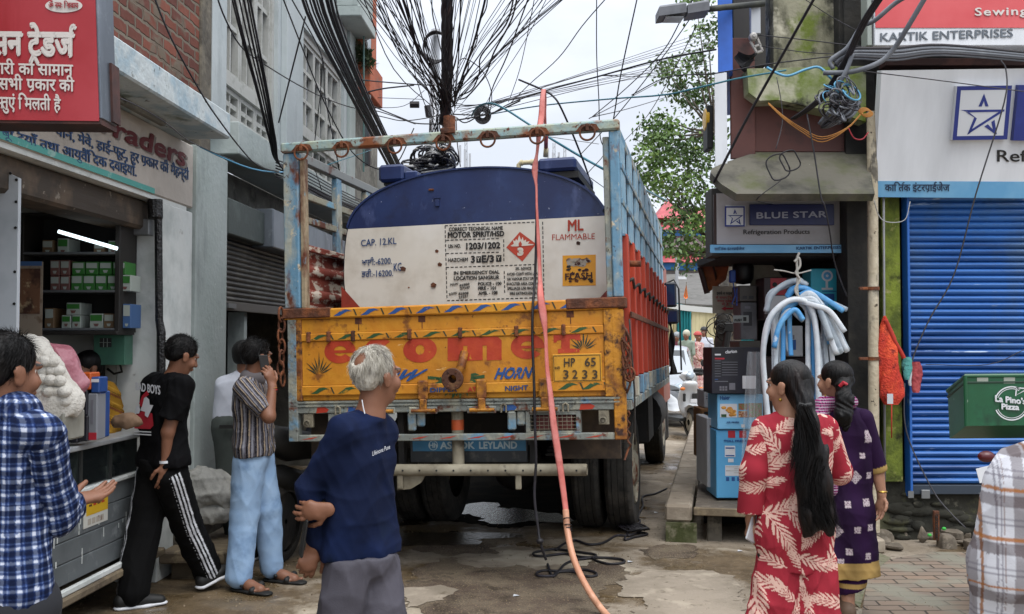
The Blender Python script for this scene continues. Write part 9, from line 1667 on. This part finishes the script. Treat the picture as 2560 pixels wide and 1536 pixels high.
ps_ = PZ(720, 1240)*np.array([1, 1, 0]); pk = thing('parked_motorcycle', 'black motorcycle parked in the dark doorway behind the man in jeans', 'motorcycle', ps_); PK = (FW(.25, 1), FW(-1, .25), np.array([0, 0, 1.]))
kb_ = lambda: MB().fr(np.array([-1.72, 7.35, 0]), (FW(1, -.25), FW(.25, 1), np.array([0, 0, 1.])))
for y in (0, 1.25):
 w_ = kb_().lathe((-.05, y, .3), (1, 0, 0), [(.22, 0), (.29, .01), (.30, .05), (.29, .09), (.22, .1)], 26).ob('wheel', m_tyre, pk, smooth=True); kb_().lathe((-.02, y, .3), (1, 0, 0), [(.02, -.02), (.22, 0), (.22, .04), (.02, .06)], 18).ob('rim', m_dk, w_)
kb_().tube([(0, -.25, .95), (0, .1, .86), (0, .55, .80)], [.09, .13, .10], 14).ob('seat', m_blk, pk, smooth=True); kb_().tube([(0, .5, .82), (0, .8, .92), (0, 1.0, .85)], [.1, .15, .08], 14).ob('fuel_tank', m_ck, pk, smooth=True); kb_().tube([(0, -.3, .7), (0, .0, .62), (0, .3, .55)], [.05, .10, .09], 12).ob('side_cowl', m_blk, pk, smooth=True); kb_().tube([(0, 1.02, .98), (0, 1.22, .32)], .035, 8).tube([(-.35, .95, 1.05), (.35, .95, 1.05)], .016, 8).ob('fork', m_dk, pk); kb_().box((-.15, .3, .3), (.15, .8, .6), .03).ob('engine', m_dk, pk)
A = dict(a=PY(2416, 1065, 4.9), b=PY(2690, 1063, 4.9), c=PY(2690, 938, 4.9), d=PY(2413, 940, 4.9), e=PY(2374, 1097, 5.3), h=PY(2369, 978, 5.3)); A['f'] = A['b']+(A['e']-A['a']); A['g'] = A['c']+(A['h']-A['d'])
dl = thing('delivery_scooter', 'delivery scooter carrying a green pizza box in front of the blue shutter', 'scooter', (A['a']+A['f'])/2*np.array([1, 1, 0])); K = list('abcdefgh'); m_gb = M('green_box_plastic', '0f4a2b', .35, L=[('17593a', 2, .45, .68), ('8a9a8c', 26, .70, .73), ('0a3320', 5, .55, .7)])
bx_ = MB().add([A[k] for k in K], [(0, 1, 2, 3), (4, 7, 6, 5), (0, 3, 7, 4), (1, 5, 6, 2), (3, 2, 6, 7), (0, 4, 5, 1)]).ob('delivery_box', m_gb, dl)
up_ = np.array([0, -.004, .004]); MB().tube([A[k]+(A['a']-A['d'])*.13+up_*0 for k in 'hdc'], .006, 6).ob('lid_seam', M('dark_green_edge', '08301d', .5), bx_); MB().tube([A[k] for k in 'hdc'], .010, 8).tube([A['d'], A['a']], .010, 8).ob('edge_trim', m_gb, bx_)
q = lambda x, y: PY(x/1.9125+2000, y/1.9125+760, 4.897)
for x0, y0, x1, y1 in ((846, 344, 900, 373), (974, 349, 1028, 380)): decal('hinge_plate', [q(x0, y1), q(x1, y1), q(x1, y0), q(x0, y0)], M('dull_plate', '8a9086', .5), bx_)
b = MB()
for r0, r1 in ((78, 84), (70, 73)):
 for i in range(46):
  t0, t1 = [math.radians(60+k*300/46) for k in (i, i+1)]
  if 2.75 < t0 < 3.5: continue
  b.add([q(1012+r*math.cos(t), 476-r*.98*math.sin(t)) for r, t in ((r0, t0), (r1, t0), (r1, t1), (r0, t1))], [(0, 1, 2, 3)])
for P in ([(1033, 398), (1075, 402), (1078, 408), (1037, 404)], [(1033, 398), (1038, 402), (1034, 442), (1028, 440)], [(1028, 440), (1034, 436), (1074, 412), (1072, 418)]): b.add([q(*p) for p in P], [(0, 1, 2, 3)])
b.ob('round_logo', m_pw, bx_); lettering('lettering', "La Pino's", [q(*p) for p in ((930, 466), (1078, 480), (1078, 452), (930, 436))], m_pw, bx_, bold=.06, lift=.003); lettering('lettering', 'Pizza', [q(*p) for p in ((960, 503), (1046, 507), (1046, 480), (960, 476))], m_pw, bx_, bold=.06, lift=.003)
zf = A['a'][2]; cx = A['a'][0]; sc_ = lambda: MB().fr((cx+.62, 4.95, 0), ID)
sc_().box((-.16, .02, zf-.07), (.3, .32, zf-.045), .01).tube([(-.14, .05, zf-.06), (-.1, .1, zf-.16), (.1, .2, zf-.2)], .012, 8).tube([(-.05, .3, zf-.06), (.0, .32, zf-.2), (.2, .35, zf-.22)], .012, 8).ob('rack', m_dk, dl); sc_().tube([(.15, .0, .78), (.16, .3, .80), (.16, 1.0, .74)], [.10, .15, .13], 14).ob('seat', m_blk, dl, smooth=True); sc_().tube([(.13, -.10, .62), (.15, .3, .62), (.16, 1.0, .45)], [.08, .16, .12], 14).ob('rear_cowl', m_ck, dl, smooth=True)
MB().ball(PY(2466, 1142, 4.75), (.042, .03, .028), 14, 8).ob('tail_lamp', M('red_lens', '4a0d14', .3), dl, smooth=True); MB().fr(PY(2463, 1178, 4.72), (FW(1, 0, .25), FW(0, 1), FW(-.25, 0, 1))).box((-.04, 0, -.05), (.10, .004, .02)).ob('number_plate', m_pw, dl)
for y in (0, 1.2): w_ = sc_().lathe((.12, y, .26), (1, 0, 0), [(.17, 0), (.25, .01), (.26, .05), (.25, .09), (.17, .1)], 24).ob('wheel', m_tyre, dl, smooth=True); sc_().lathe((.12, y, .26), (1, 0, 0), [(.02, 0), (.17, .02), (.17, .08), (.02, .1)], 16).ob('rim', m_rim, w_)
r_g = np.random.default_rng(12); V = []; Fs = []
for i in range(2600):
 x, y = r_g.uniform(-3, 2.6), 5.2+4.2*r_g.random()**1.3; s = .003+.007*r_g.random()**2; n0 = len(V); V += [(x-s, y, .0), (x+s*.4, y-s, .0), (x+s*.5, y+s*.9, .0), (x, y, s*1.1)]; Fs += [(n0, n0+1, n0+3), (n0+1, n0+2, n0+3), (n0+2, n0, n0+3)]
mk('gravel', V, Fs, M('grit', '8b7d68', .9, L=[('5f5445', 9, .45, .6)]), None, kind='stuff', origin=(0, 0, 0))
for x, y in ((1530, 1190+85), (1575, 1405), (1640, 1282), (1290, 1490), (1850, 1378)): c = PZ(x, y, .006); mk('paper_scrap', [c+np.array(v) for v in ((-.02, -.012, 0), (.018, -.015, .006), (.024, .012, 0), (-.014, .016, .008))], [(0, 1, 2, 3)], m_cw, None, False, 'tiny scrap of pale litter lying on the street', 'litter', 'pale litter scraps')
